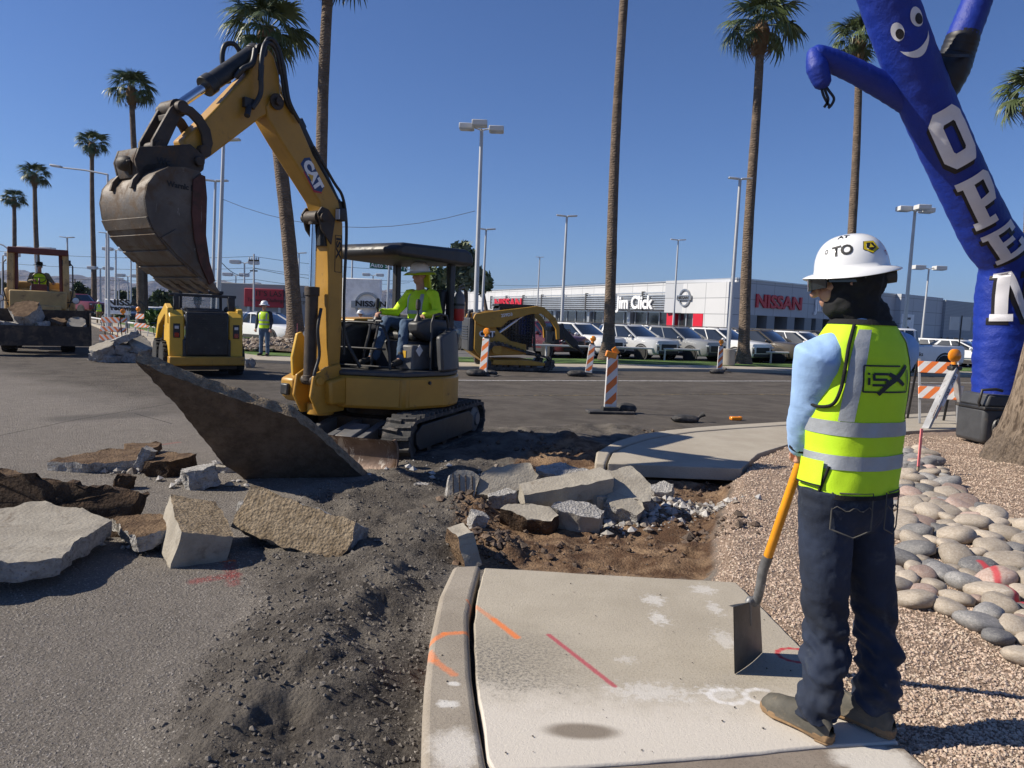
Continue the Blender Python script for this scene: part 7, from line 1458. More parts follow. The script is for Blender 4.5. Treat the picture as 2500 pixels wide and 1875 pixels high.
mb = MB(); mb.grid(lambda u, v: tsurf(2*math.pi*u, LT*v), 40, 150, closed=True); c, d, f, e = axis(LT); mb.rings([[tsurf(2*math.pi*j/40, LT-.001)*(1-k)+(c+d*.03)*k for j in range(40)] for k in (0, .5, .97)]); mb.obj('body_tube', BLUE, TM, smooth=80)
def on_tube(polys, a0, s0, off, name, mat, rot=0.0, sub=4, par=None):
    """quads/polygons given in metres (x to the right of the picture, y up the tube), wrapped on the tube"""
    mb = MB()
    for q in polys:
        if len(q) == 4:
            P = [Vector(p) for p in q]; mb.grid(lambda u, v: (lambda w: tsurf(a0+w.x/.345, s0+w.y, off))(P[0].lerp(P[1], u).lerp(P[3].lerp(P[2], u), v)), sub, sub)
    return mb.obj(name, mat, par or TM, smooth=60, fix=False)
def sgn_side():
    c, d, f, e = axis(3.0); return 1 if e.dot(_r) > 0 else -1
SG = sgn_side()
def box2(x0, y0, x1, y1): return [(x0, y0), (x1, y0), (x1, y1), (x0, y1)]
def letterquads(ch):
    if ch == 'O':
        o = [(.22, 0), (.78, 0), (1, .25), (1, 1.25), (.78, 1.5), (.22, 1.5), (0, 1.25), (0, .25)]; i = [(.36, .36), (.64, .36), (.68, .42), (.68, 1.08), (.64, 1.14), (.36, 1.14), (.32, 1.08), (.32, .42)]
        return [[o[k], o[(k+1) % 8], i[(k+1) % 8], i[k]] for k in range(8)]
    if ch == 'P': return [box2(.14, .22, .44, 1.28), box2(0, 0, .62, .22), box2(0, 1.28, .84, 1.5), [(.72, .82), (1, .92), (1, 1.34), (.72, 1.28)], [(.72, 1.28), (1, 1.34), (.84, 1.5), (.72, 1.5)][:4], [(.44, .58), (.84, .58), (1, .92), (.44, .82)]]
    if ch == 'E': return [box2(.14, .24, .42, 1.26), box2(0, 0, 1, .24), box2(0, 1.26, 1, 1.5), box2(.80, 1.02, 1, 1.26), box2(.80, .24, 1, .48), box2(.42, .64, .74, .87)]
    return [box2(.10, .2, .34, 1.3), box2(0, 0, .44, .2), box2(.68, .2, .92, 1.3), box2(.60, 1.3, 1.05, 1.5), box2(0, 1.3, .34, 1.5), [(.34, 1.5), (.34, 1.02), (.68, 0), (.68, .48)], box2(.68, 0, .92, .2)]
def s_at(x, y):
    k = min(range(len(AX)), key=lambda i: (Vector(proj(AX[i]+T0))-Vector((x, y))).length); return Ls[k]
for ch, x, y, w, h in (('O', 2292, 343, .46, .82), ('P', 2353, 487, .47, .74), ('E', 2408, 592, .46, .50), ('N', 2447, 716, .60, .80)):
    s0 = s_at(x, y); Q = [[((a/1.0-.5)*w*SG, (b/1.5-.5)*h) for a, b in q] for q in letterquads(ch)]; Qs = [[(a-.045*SG, b-.055) for a, b in q] for q in Q]
    a0 = 0.0 if ch != 'N' else .05*SG
    o = on_tube(Q, a0, s0, .018, 'letter', PRNW, sub=7); on_tube(Qs, a0, s0, .007, 'letter_shadow', PRNB, sub=7, par=o)
def disc(cx, cy, rx, ry, tilt=0.0, n=20):
    P = [(cx+rx*math.cos(2*math.pi*k/n)*math.cos(tilt)-ry*math.sin(2*math.pi*k/n)*math.sin(tilt), cy+rx*math.cos(2*math.pi*k/n)*math.sin(tilt)+ry*math.sin(2*math.pi*k/n)*math.cos(tilt)) for k in range(n)]
    return [[(cx, cy), P[k], P[(k+1) % n], ((cx+P[(k+1) % n][0])/2, (cy+P[(k+1) % n][1])/2)] for k in range(n)]
sf = s_at(2190, 75)
for x, y, rx, ry in ((-.15, .02, .075, .115), (.125, .07, .09, .125)):
    o = on_tube(disc(x*SG, y, rx, ry), 0, sf, .008, 'eye', PRNW, sub=2); on_tube(disc((x+.015)*SG, y-.035, rx*.62, ry*.55), 0, sf, .013, 'pupil', PRNB, sub=2, par=o)
n = 14; up = [(-.20+.42*k/n, -.205-.105*math.sin(math.pi*k/n)**.8+.05*k/n) for k in range(n+1)]; lo = [(-.20+.42*k/n, -.205-.205*math.sin(math.pi*k/n)**.75+.05*k/n) for k in range(n+1)]
on_tube([[(lo[k][0]*SG, lo[k][1]), (lo[k+1][0]*SG, lo[k+1][1]), (up[k+1][0]*SG, up[k+1][1]), (up[k][0]*SG, up[k][1])] for k in range(n)], 0, sf, .009, 'smile', PRNW, sub=2)
def arm_(pts, rad, name, mat):
    P = spline([tp(*p) for p in pts], 8); n = len(P); rr = np.interp(np.linspace(0, 1, n), np.linspace(0, 1, len(rad)), rad); mb = MB(); mb.tube(P, [r*(1+.02*math.sin(i*2.4)) for i, r in enumerate(rr)], 20, round_ends=True); return mb.obj(name, mat, TM, smooth=75)
arm_([(2215, 240, 10.3), (2160, 212, 10.25), (2090, 175, 10.2), (2030, 148, 10.15), (1998, 135, 10.1)], [.20, .17, .155, .15, .13], 'arm', BLUE); arm_([(1988, 134, 10.08), (1995, 165, 10.05), (2006, 196, 10.05)], [.10, .14, .12], 'forearm', BLUE)
arm_([(2290, 225, 10.4), (2322, 170, 10.35), (2336, 135, 10.35), (2350, 95, 10.3)], [.24, .235, .22, .21], 'arm', NYLBK); arm_([(2350, 92, 10.3), (2375, 30, 10.3), (2400, -40, 10.3), (2430, -120, 10.3)], [.205, .195, .18, .17], 'forearm', BLUE)
for pts in (((2008, 200), (2016, 225), (2022, 245), (2012, 262)), ((2010, 202), (2024, 222), (2036, 240), (2030, 256), (2022, 264)), ((2004, 204), (2010, 232), (2024, 258))):
    P = spline([tp(x, y, 10.03) for x, y in pts], 5); mb = MB()
    for a, b in zip(P, P[1:]): mb.bar(a, b+(b-a)*.1, .035, .006, (0, 1, 0))
    mb.obj('strap', NYLBK, TM)
mb = MB(); P = spline([tp(2282, 138, 10.0), tp(2300, 134, 9.95), tp(2330, 136, 9.98), tp(2378, 136, 10.2)], 4)
for a, b in zip(P, P[1:]): mb.bar(a, b, .04, .01, (0, 1, 0))
mb.obj('strap', NYLBK, TM)
mb = MB(); c0 = tp(2440, 1005, 10.9); mb.lathe([(.385, -.02), (.392, .15), (.388, .33), (.37, .34), (.37, -.02)], c0-Vector((0, 0, .06)), 32, cap=False); mb.obj('black_sleeve', NYLBK, TM)
bl = thing('air_blower', 'black air blower box under the blue inflatable figure, yellow label on its lid', 'blower', (tb.x-.02, 10.82, ground_h(tb.x, 10.82)+.0), .06)
mb = MB(); mb.box((0, 0, .27), (.88, .62, .52)); bb = mb.obj('housing', DGREY, bl, bev=.06, seg=3); mb = MB(); mb.box((0, 0, .52), (.92, .66, .05)); mb.obj('seam', BLK, bb, bev=.015); mb = MB(); mb.prism([(-.42, .54), (-.38, .72), (.38, .72), (.42, .54)], (0, 0, 0), (1, 0, 0), (0, 0, 1), (0, 1, 0), -.3, .3); mb.obj('lid', DGREY, bl, bev=.03)
mb = MB(); mb.lathe([(.0, 0), (.18, 0), (.19, -.02), (.2, 0)], (-.12, -.315, .24), 24, 'Y'); gl = mb.obj('intake', BLK, bl)
mb = MB()
for k in range(-4, 5): l = math.sqrt(max(.002, .19**2-(k*.042)**2)); mb.bar((-.12-l, -.33, .24+k*.042), (-.12+l, -.33, .24+k*.042), .008, .008); mb.bar((-.12+k*.042, -.335, .24-l), (-.12+k*.042, -.335, .24+l), .008, .008)
mb.obj('intake_grille', MGREY, gl)
mb = MB(); mb.tube([(-.44, -.2, .54), (-.49, -.24, .60), (-.47, -.26, .78), (-.30, -.3, .80), (-.2, -.3, .78)], .022, 8); mb.obj('handle', BLK, bl, smooth=60)
mb = MB(); mb.box((.12, -.305, .64), (.22, .006, .13), (0, 0, 0)); lb = mb.obj('yellow_label', pbr('yellow_sticker', (.75, .52, .01), .5), bl); mb = MB(); letters(mb, 'WARNING', (.12, -.311, .635), (1, 0, 0), (0, 0, 1), (0, -1, 0), .05, .001, .002); mb.obj('lettering', BLACKINK, lb, smooth=0)
# ------------------------------------------------------------------ people
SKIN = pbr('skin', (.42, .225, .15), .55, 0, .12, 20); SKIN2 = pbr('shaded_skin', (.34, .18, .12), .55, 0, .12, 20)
LIME = pbr('lime_vest_mesh', (.52, .80, .012), .7, 0, .05, 6, .3, 220, bd=.004); HIVIS = pbr('hi_vis_yellow_shirt', (.62, .90, .02), .75, 0, .05, 6, .3, 90, bd=.008)
REFL = pbr('reflective_silver', (.36, .38, .40), .45, .2, .10, 8, .25, 40); DENIM = pbr('dark_denim', (.012, .020, .042), .85, 0, .45, 3.0, .5, 260, dirt=((.05, .062, .08), .42, 5), bd=.003)
DENIM2 = pbr('blue_denim', (.055, .095, .16), .85, 0, .3, 5, .4, 160, dirt=((.03, .05, .09), .4, 6), bd=.004); BSHIRT = pbr('pale_blue_cotton', (.30, .46, .72), .85, 0, .08, 5, .3, 120, dirt=((.20, .28, .42), .3, 4), bd=.004)
BLKCL = pbr('black_cloth', (.008, .008, .009), .9, 0, .3, 9, .3, 80); NAVYT = pbr('dark_navy_cloth', (.02, .025, .04), .9, 0, .2, 6); TANC = pbr('tan_canvas', (.20, .14, .08), .9, 0, .2, 6); KHAK = pbr('khaki_jacket', (.20, .18, .12), .9, 0, .2, 6)
HARD = pbr('white_hard_hat', (.80, .80, .79), .22, 0, .03, 6, coat=.5); BOOTL = pbr('grey_boot_leather', (.085, .078, .062), .75, 0, .3, 9, .3, 60, dirt=((.17, .14, .10), .5, 10)); SOLE = pbr('tan_boot_sole', (.24, .15, .075), .8, 0, .3, 14, .4, 60); BOOTB = pbr('black_boot_leather', (.02, .018, .016), .7, 0, .3, 9, .2, 60)
YMESH = pbr('yellow_brim_cloth', (.70, .78, .02), .7, 0, .1, 8); HATBK = pbr('black_felt', (.012, .012, .012), .9)
def limb(mb, pts, rad, n=14, sq=1.0): mb.tube(pts, rad, n, sq=sq, round_ends=True)
def frame(fwd):
    f = Vector(fwd).normalized(); r = f.cross(Vector((0, 0, 1))).normalized(); u = r.cross(f); return f, r, u
def head(mb, c, fwd, s=1.0):
    """skull, jaw, nose, ears: c is the middle of the head"""
    f, r, u = frame(fwd); M = Matrix((r, f, u)).transposed().to_4x4(); M = Matrix.Translation(c) @ M @ Matrix.Scale(s, 4); old = mb.M; mb.M = M
    mb.ell((0, -.012, .03), (.076, .096, .09)); mb.ell((0, .018, -.045), (.060, .074, .078)); mb.ell((0, .062, -.085), (.032, .028, .026))
    mb.tube([(0, .088, .018), (0, .108, -.018), (0, .112, -.028)], [.010, .016, .014], 8, round_ends=True); mb.ell((0, .094, -.062), (.024, .010, .008)); mb.ell((0, .091, -.074), (.021, .010, .007))
    for s_ in (1, -1): mb.ell((s_*.079, -.01, -.01), (.010, .022, .034)); mb.ell((s_*.033, .082, .022), (.017, .014, .012)); mb.ell((s_*.04, .062, -.012), (.022, .024, .02))
    mb.M = old; return M
def hand(mb, wrist, d, pn, s=1.0, curl=1.0, thumb=1):
    """palm with four unequal curled fingers and a side thumb; d points to the fingers, pn out of the palm"""
    d = Vector(d).normalized(); pn = Vector(pn); pn = (pn-d*pn.dot(d)).normalized(); sd = d.cross(pn)*thumb; w = Vector(wrist)
    mb.tube([w-d*.02*s, w+d*.03*s, w+d*.085*s], [.028*s, .040*s, .040*s], 12, ref=tuple(pn), sq=.45, round_ends=True) if 0 else mb.ell(w+d*.05*s, (.042*s, .052*s, .018*s), Matrix((sd*thumb, d, pn if thumb > 0 else pn)).transposed().to_euler())
    for k, (off, l) in enumerate(((.031, .074), (.011, .082), (-.010, .076), (-.030, .06))):
        p = w+d*.088*s+sd*off*s; P = [p-d*.02*s]; a = 0
        for j, fr in enumerate((.42, .32, .26)): a += R((34, 62, 48)[j])*curl; P.append(P[-1]+(d*math.cos(a)+pn*math.sin(a))*l*fr*s*(1.35 if j == 0 else 1))
        mb.tube(P, [.0095*s, .009*s, .0085*s, .0072*s], 8, round_ends=True)
    p = w+d*.03*s+sd*.034*s; mb.tube([p, p+(sd*.8+d*.45+pn*.3).normalized()*.036*s, p+(sd*.35+d*.8+pn*.75).normalized()*.068*s], [.013*s, .011*s, .009*s], 8, round_ends=True)
def hardhat(parent, M, s=1.0, brim=.05, shade=None, mat=HARD, name='hard_hat', ly=1.0):
    mb = MB(); mb.M = M
    def dome(u, v):
        a = 2*math.pi*u; e = math.pi/2*min(v, .999); r = math.cos(e)**.72; return Vector((.118*s*r*math.cos(a)*1.02, .142*ly*s*r*math.sin(a)-.008, .055+.128*s*math.sin(e)))
    mb.grid(dome, 32, 12, closed=True)
    prof = [(1.0, 0, .065), (1.02, 0, .052), (1.12, .2, .046), (1.0, 1.0, .032), (1.0, 1.04, .028), (1.0, .9, .026), (1.05, .1, .040), (.96, 0, .045)]
    rr = []
    for k, b, z in prof:
        rr.append([Vector(((.118*k*s+brim*b)*math.cos(a)*1.02, (.142*ly*k*s+brim*b*(1.05 if math.sin(a) > 0 else 1))*math.sin(a)-.008, z-(.010*b*math.cos(2*a)))) for a in (2*math.pi*j/32 for j in range(32))])
    mb.rings(rr, cap=False); mb.bar((0, -.135, .178*s-.02), (0, .125, .178*s-.025), .03, .012) if 0 else None
    h = mb.obj(name, mat, parent, smooth=60)
    if shade:
        mb = MB(); mb.M = M; mb.rings([[Vector(((.118*s+k)*math.cos(a), (.142*s+k)*math.sin(a)-.008, z)) for a in (2*math.pi*j/28 for j in range(28))] for k, z in ((0, .05), (.05, .036), (.085, .012), (.088, .008), (.05, .03), (0, .044))], cap=False); mb.obj('cloth_brim', shade, h)
        mb = MB(); mb.M = M; mb.rings([[Vector((.095*math.cos(a)*w, .125*math.sin(a)*w-.01, z+.01*math.sin(5*a))) for a in (R(205)+R(130)*j/18 for j in range(19))] for w, z in ((1.15, .03), (1.25, -.06), (1.3, -.17))], cap=False, closed=False); mb.obj('neck_shade', shade, h)
    return h
def glasses(parent, M):
    mb = MB(); mb.M = M; mb.grid(lambda u, v: Vector((.082*math.sin(R(-75+150*u)), .028+.080*math.cos(R(-75+150*u))**.7, .040-.040*v+.012*v*abs(u-.5))), 18, 4); mb.grid(lambda u, v: Vector((.079*math.sin(R(-75+150*u)), .025+.078*math.cos(R(-75+150*u))**.7, .040-.040*v+.012*v*abs(u-.5))), 18, 4)
    for s in (1, -1): mb.bar((s*.079, .05, .028), (s*.084, -.03, .022), .006, .010)
    return mb.obj('sunglasses', GLASSD, parent, smooth=60)
def torso_rings(P, n=28):
    """P: list of (centre, right axis, forward axis, half width, half depth)"""
    return [[c+r*math.cos(a)*hw+f*math.sin(a)*hd for a in (2*math.pi*j/n for j in range(n))] for c, r, f, hw, hd in P]
def person(label, J, fwd, hfwd, top, bottom, boots=BOOTB, vest=LIME, hat=HARD, hatkind='hat', vox=.02, skin=SKIN, shade=None, sleeves=None, group=None, bands=REFL, hands=True):
    """J: world joints head, neck, shL/shR, elL/elR, haL/haR, hip, hpL/hpR, knL/knR, anL/anR, toL/toR"""
    J = {k: Vector(v) for k, v in J.items()}; base = Vector(((J['anL'].x+J['anR'].x)/2, (J['anL'].y+J['anR'].y)/2, min(J['anL'].z, J['anR'].z)-.08)); o = thing('person', label, 'person', base, 0, group); J = {k: v-base for k, v in J.items()}
    f, r, u = frame(fwd); sc = 1.0; mb = MB(); M = head(mb, J['head'], hfwd); limb(mb, [J['neck']-Vector((0, 0, .04)), J['head']-Vector((0, 0, .05))], [.058, .054])
    mid = (J['shL']+J['shR'])/2; spine = J['hip']; limb(mb, [spine, mid-Vector((0, 0, .1))], [.11, .12], sq=.7); limb(mb, [J['shL'].lerp(mid, .2), J['shR'].lerp(mid, .2)], [.05, .05])
    for s in 'LR':
        limb(mb, [J['sh'+s], J['el'+s], J['ha'+s]], [.045, .036, .026]); limb(mb, [J['hp'+s], J['kn'+s], J['an'+s]], [.075, .052, .036]); limb(mb, [J['an'+s], J['to'+s]], [.035, .03])
        if hands: dd = (J['ha'+s]-J['el'+s]).normalized(); hand(mb, J['ha'+s], dd*.7+Vector((0, 0, -.3)), Vector((0, 0, -1))+dd*.3, 1.0, 1.0, 1 if s == 'L' else -1)
    mb.obj('body', skin, o, mods=(remesh(min(vox, .011), 2),))
    tr = (mid-spine); tl = tr.length; up = tr.normalized(); ff = (f-up*f.dot(up)).normalized(); rr_ = ff.cross(up)
    def ringset(k, lst): return torso_rings([(spine+up*tl*t+ff*df, rr_, ff, hw*k, hd*k) for t, hw, hd, df in lst])
    TS = [(-.12, .165, .125, 0), (.05, .165, .125, 0), (.35, .165, .125, .005), (.65, .18, .13, .01), (.88, .19, .12, .005), (1.0, .165, .095, 0), (1.08, .10, .075, 0), (1.14, .065, .065, 0)]
    mb = MB(); mb.rings(ringset(1.0, TS))
    for s in 'LR': limb(mb, [J['sh'+s].lerp(mid, .15), J['sh'+s], J['el'+s], J['el'+s].lerp(J['ha'+s], .92)], [.07, .076, .062, .044])
    mb.obj('shirt', top, o, mods=(remesh(vox, 3, (.02, .09)),))
    mb = MB(); limb(mb, [J['hpL'].lerp(J['hpR'], .1), J['hpR'].lerp(J['hpL'], .1)], [.115, .115]); limb(mb, [spine+up*.1, spine-up*.04], [.14, .13], sq=.8)
    for s in 'LR': limb(mb, [J['hp'+s], J['hp'+s].lerp(J['kn'+s], .5), J['kn'+s], J['kn'+s].lerp(J['an'+s], .5), J['an'+s]], [.10, .090, .074, .068, .066])
    mb.obj('trousers', bottom, o, mods=(remesh(vox, 3, (.02, .07)),))
    for s in 'LR': mb = MB(); limb(mb, [J['an'+s]+Vector((0, 0, .06)), J['an'+s]-Vector((0, 0, .03))], [.055, .055]); limb(mb, [J['an'+s]-Vector((0, 0, .03)), J['to'+s]+Vector((0, 0, .012))], [.05, .04]); mb.obj('boot', boots, o, mods=(remesh(max(.01, vox*.7), 2),))
    if vest:
        V = [(t, hw, hd, df) for t, hw, hd, df in TS if t > -.13][:6]; mb = MB(); mb.rings(ringset(1.11, V+[(1.06, .125, .08, 0)]), cap=False); vs = mb.obj('vest', vest, o, smooth=80)
        if bands:
            def at(t):
                for a, b in zip(V, V[1:]):
                    if a[0] <= t <= b[0]: w = (t-a[0])/(b[0]-a[0]); return tuple(x+(y-x)*w for x, y in zip(a, b))
            for t in (.12, .40): mb = MB(); mb.rings(ringset(1.135, [at(t), at(t+.10)]), cap=False); mb.obj('reflective_band', bands, vs, smooth=80)
            for s in (1, -1):
                for back in (1, -1): mb = MB(); mb.grid(lambda a, b: (lambda q: spine+up*tl*q[0]+ff*q[3]+rr_*(math.cos(R((62-16*a) if s > 0 else (118+16*a)))*q[1]*1.135)+ff*(back*math.sin(R(62-16*a))*q[2]*1.135))(at(.5+.48*b)), 3, 8); mb.obj('reflective_band', bands, vs, smooth=80)
    if hatkind == 'hat': hardhat(o, M, 1.0, .05, shade, hat)
    elif hatkind == 'wide': mb = MB(); mb.M = M; mb.lathe([(.19, .055), (.2, .062), (.10, .07), (.098, .15), (.06, .17), (0, .165)], n=24); mb.lathe([(.085, -.02), (.09, .05)], n=20, cap=False); mb.obj('hat', HATBK, o)
    glasses(o, M); return o, M, J
EXM = Matrix.Translation(XC) @ Matrix.Rotation(ex_rot, 4, 'Z')
def W_(u, w, z): return EXM @ Vector((u, w, z))
hE = EXM.to_3x3() @ Vector((1, 0, 0)); 
opJ = dict(hip=W_(-.40, .25, 1.54), head=W_(-.37, .25, 2.24), neck=W_(-.40, .25, 2.10), shL=W_(-.42, .45, 2.0), shR=W_(-.42, .05, 2.0), elL=W_(-.36, .60, 1.76), elR=W_(-.30, -.10, 1.74), haL=W_(-.12, .57, 1.72), haR=W_(-.03, -.10, 1.74), hpL=W_(-.36, .34, 1.56), hpR=W_(-.36, .16, 1.56),
           knL=W_(.06, .42, 1.60), knR=W_(.10, .13, 1.63), anL=W_(.16, .46, 1.16), anR=W_(.28, .10, 1.17), toL=W_(.34, .50, 1.08), toR=W_(.47, .08, 1.09))
fo = EXM.to_3x3() @ Vector((1, -.05, 0)); hf = EXM.to_3x3() @ Vector((1, -.12, -.10))
person('excavator operator in hi-vis yellow sleeves and hard hat at the levers', opJ, fo, hf, HIVIS, DENIM2, BOOTB, LIME, HARD, 'hat', .011, SKIN, YMESH)
def stand(label, px_, py_, z, h, fwd, top, bottom, vest=LIME, group=None, pose='walk', Y=None, skin=SKIN, hat=HARD):
    q = G(px_, py_, z) if Y is None else Vector((*YP(px_, py_, Y)[:2], z)); f, r, u = frame(fwd); s = h/1.83; P = lambda a, b, c: q+r*a*s+f*b*s+Vector((0, 0, c*s)); st = .22 if pose == 'walk' else .02
    J = dict(hip=P(0, 0, .98), head=P(0, .03, 1.66), neck=P(0, 0, 1.50), shL=P(-.19, 0, 1.44), shR=P(.19, 0, 1.44), elL=P(-.26, .02, 1.15), elR=P(.27, -.03, 1.15), haL=P(-.25, .12, .90), haR=P(.26, .08, .90), hpL=P(-.09, 0, .93), hpR=P(.09, 0, .93), knL=P(-.11, st*.5, .50), knR=P(.11, -st*.2, .50), anL=P(-.12, st*.4, .09), anR=P(.12, -st*.7, .09), toL=P(-.14, st*.4+.19, .035), toR=P(.14, -st*.7+.19, .035))
    return person(label, J, fwd, fwd, top, bottom, BOOTB, vest, hat, 'hat', .022, skin, group=group)
stand('worker standing at the far kerb in a lime vest and jeans, facing the camera', 645, 869, -.06, 1.88, (-.1, -1, 0), NAVYT, DENIM2, LIME, None, 'stand')
WG = 'workers walking away on the far sidewalk'
stand('left one of two distant workers walking away, in lime vest and tan trousers', 242, 789, -.06, 1.80, (-.5, .85, 0), NAVYT, TANC, LIME, WG, 'walk'); stand('right one of two distant workers, half hidden behind the barricades', 278, 788, -.06, 1.82, (-.5, .85, 0), NAVYT, TANC, LIME, WG, 'walk')
stand('worker in a white hard hat mostly hidden behind the excavator, near the pylon sign', 877, 868, -.06, 1.70, (.3, 1, 0), WHITE, DENIM2, None, None, 'stand', 30)
LM = WLM; L_ = lambda x, y, z: LM @ Vector((x, y, z)); lf = LM.to_3x3() @ Vector((1, 0, 0))
person('loader driver in a khaki jacket and wide black hat at the steering wheel', dict(hip=L_(-.5, 0, 2.12), head=L_(-.42, 0, 2.86), neck=L_(-.47, 0, 2.70), shL=L_(-.48, .22, 2.6), shR=L_(-.48, -.22, 2.6), elL=L_(-.40, .36, 2.36), elR=L_(-.36, -.32, 2.34), haL=L_(-.06, .40, 2.34), haR=L_(-.1, -.16, 2.4), hpL=L_(-.42, .11, 2.12), hpR=L_(-.42, -.11, 2.12), knL=L_(.05, .2, 2.14), knR=L_(.05, -.2, 2.14), anL=L_(.1, .2, 1.72), anR=L_(.1, -.2, 1.72), toL=L_(.3, .2, 1.66), toR=L_(.3, -.2, 1.66)),
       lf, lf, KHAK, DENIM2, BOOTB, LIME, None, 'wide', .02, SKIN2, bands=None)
SM = Matrix.Translation(sk.location) @ Matrix.Rotation(sk.rotation_euler.z, 4, 'Z'); K_ = lambda x, y, z: SM @ Vector((x, y, z)); kf = SM.to_3x3() @ Vector((1, 0, 0))
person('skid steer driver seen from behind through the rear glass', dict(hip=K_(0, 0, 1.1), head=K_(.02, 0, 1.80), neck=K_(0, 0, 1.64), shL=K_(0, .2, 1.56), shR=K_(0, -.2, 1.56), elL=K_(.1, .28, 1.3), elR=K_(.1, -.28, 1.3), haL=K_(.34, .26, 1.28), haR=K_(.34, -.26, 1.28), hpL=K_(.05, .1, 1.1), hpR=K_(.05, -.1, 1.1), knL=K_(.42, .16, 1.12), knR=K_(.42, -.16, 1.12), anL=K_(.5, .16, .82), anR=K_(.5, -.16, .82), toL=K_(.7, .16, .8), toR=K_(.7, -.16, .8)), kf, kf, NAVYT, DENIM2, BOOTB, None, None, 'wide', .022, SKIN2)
# ---- the worker in the foreground
wp = Vector((1.25, 2.77, 0)); wz = R(26); WK = thing('person', 'foreground worker seen from behind in lime vest and dark jeans, holding a shovel', 'person', wp, wz); WM = Matrix.Translation(wp) @ Matrix.Rotation(wz, 4, 'Z'); WI = WM.inverted()
def lw(p): return WI @ Vector(p)
lean = .02
HC = lw(YP(2072, 690, 2.80)); hfw = WI.to_3x3() @ Vector((-.93, .30, -.10))
NK = Vector((.075, .0, 1.60)); SHL = Vector((-.115, .02, 1.485)); SHR = Vector((.25, -.02, 1.485)); ELL = lw(YP(1984, 972, 2.82)); HAL = lw(YP(1955, 1084, 2.93)); ELR = Vector((.29, .10, 1.2)); HAR = Vector((.19, .20, 1.12))
HPL, HPR = Vector((-.05, 0, .90)), Vector((.14, 0, .90)); KNL, KNR = lw(YP(2028, 1535, 2.76)), lw(YP(2150, 1530, 2.82)); ANL = lw(YP(1990, 1752, 2.72)); ANR = lw(YP(2128, 1745, 2.80)); ANL.z = ANR.z = .095
TOL = lw(G(1872, 1712, .035)); TOR = ANR+Vector((-.03, .21, -.06)); HEL = lw(G(2025, 1790, .04))
mb = MB(); HM = head(mb, HC, hfw, 1.02); limb(mb, [NK-Vector((0, 0, .04)), HC-Vector((0, 0, .05))], [.06, .056]); limb(mb, [(.06, 0, .95), (.07, 0, 1.4)], [.12, .13], sq=.65); dz = Vector((0, 0, -.04)); limb(mb, [SHL.lerp(SHR, .1)+dz, SHR.lerp(SHL, .1)+dz], [.04, .04])
for a, b, c in ((SHL, ELL, HAL), (SHR, ELR, HAR)): limb(mb, [a+dz, b, c], [.04, .036, .028])
for a, b, c, d in ((HPL, KNL, ANL, TOL), (HPR, KNR, ANR, TOR)): limb(mb, [a, b, c+Vector((0, 0, .03))], [.06, .040, .028]); limb(mb, [c, c.lerp(d, .55)-Vector((0, 0, .02))], [.03, .022])
sh_top = lw(YP(1968, 1085, 3.0)); sh_dir = (lw(YP(1872, 1368, 3.10))-sh_top).normalized()
hand(mb, HAL, Vector((.62, .30, -.70)), Vector((.2, .8, -.3)), 1.0, 1.1, 1); hand(mb, HAR, Vector((-.7, .15, -.6)), Vector((0, .6, -.6)), 1.0, 1.1, -1); mb.obj('body', SKIN, WK, mods=(remesh(.006, 2),))
# jeans with stacked folds
def leg(mb, pts, rad, seed, n=44, st=64):
    C = spline(pts, 24); m = len(C); rr = []
    for i in range(m):
        t = i/(m-1); r0 = float(np.interp(t, np.linspace(0, 1, len(rad)), rad)); z = C[i].z; ring = []
        amp = 1.35*(.0015+.013*math.exp(-((t-.93)/.16)**2)+.010*math.exp(-((t-.62)/.16)**2)+.003*(t > .35))
        for j in range(n):
            a = 2*math.pi*j/n; w = mn.noise(Vector((math.cos(a)*.7+seed, math.sin(a)*.7, z*24+1.6*math.sin(a+seed))))+.5*mn.noise(Vector((math.cos(a)*1.9+seed, math.sin(a)*1.9, z*30)))
            r = r0+amp*w*1.5; ring.append(C[i]+Vector((r*math.cos(a), r*1.06*math.sin(a), 0)))
        rr.append(ring)
    mb.rings(rr)
mb = MB(); leg(mb, [HPL+Vector((0, 0, .06)), HPL.lerp(KNL, .5)+Vector((-.006, .012, 0)), KNL+Vector((0, .02, 0)), KNL.lerp(ANL, .55)+Vector((.004, -.01, 0)), ANL-Vector((0, .0, .025))], [.102, .097, .090, .081, .077, .075, .074, .076, .076], 3.1)
leg(mb, [HPR+Vector((0, 0, .06)), HPR.lerp(KNR, .5)+Vector((.004, .012, 0)), KNR+Vector((0, .02, 0)), KNR.lerp(ANR, .55)+Vector((.0, -.01, 0)), ANR-Vector((0, .0, .02))], [.102, .097, .090, .081, .077, .075, .074, .076, .073], 8.4)
mb.rings(torso_rings([(Vector((.045+.02*(z > .9), .0, z)), Vector((1, 0, 0)), Vector((0, 1, 0)), hw, hd) for z, hw, hd in ((.80, .15, .10), (.84, .188, .120), (.90, .198, .132), (.98, .192, .128), (1.06, .182, .12), (1.1, .18, .118))], 40)); jeans = mb.obj('jeans', DENIM, WK, mods=(remesh(.0075, 2, (.008, .035)),))
STITCH = pbr('denim_stitching', (.09, .085, .075), .9)
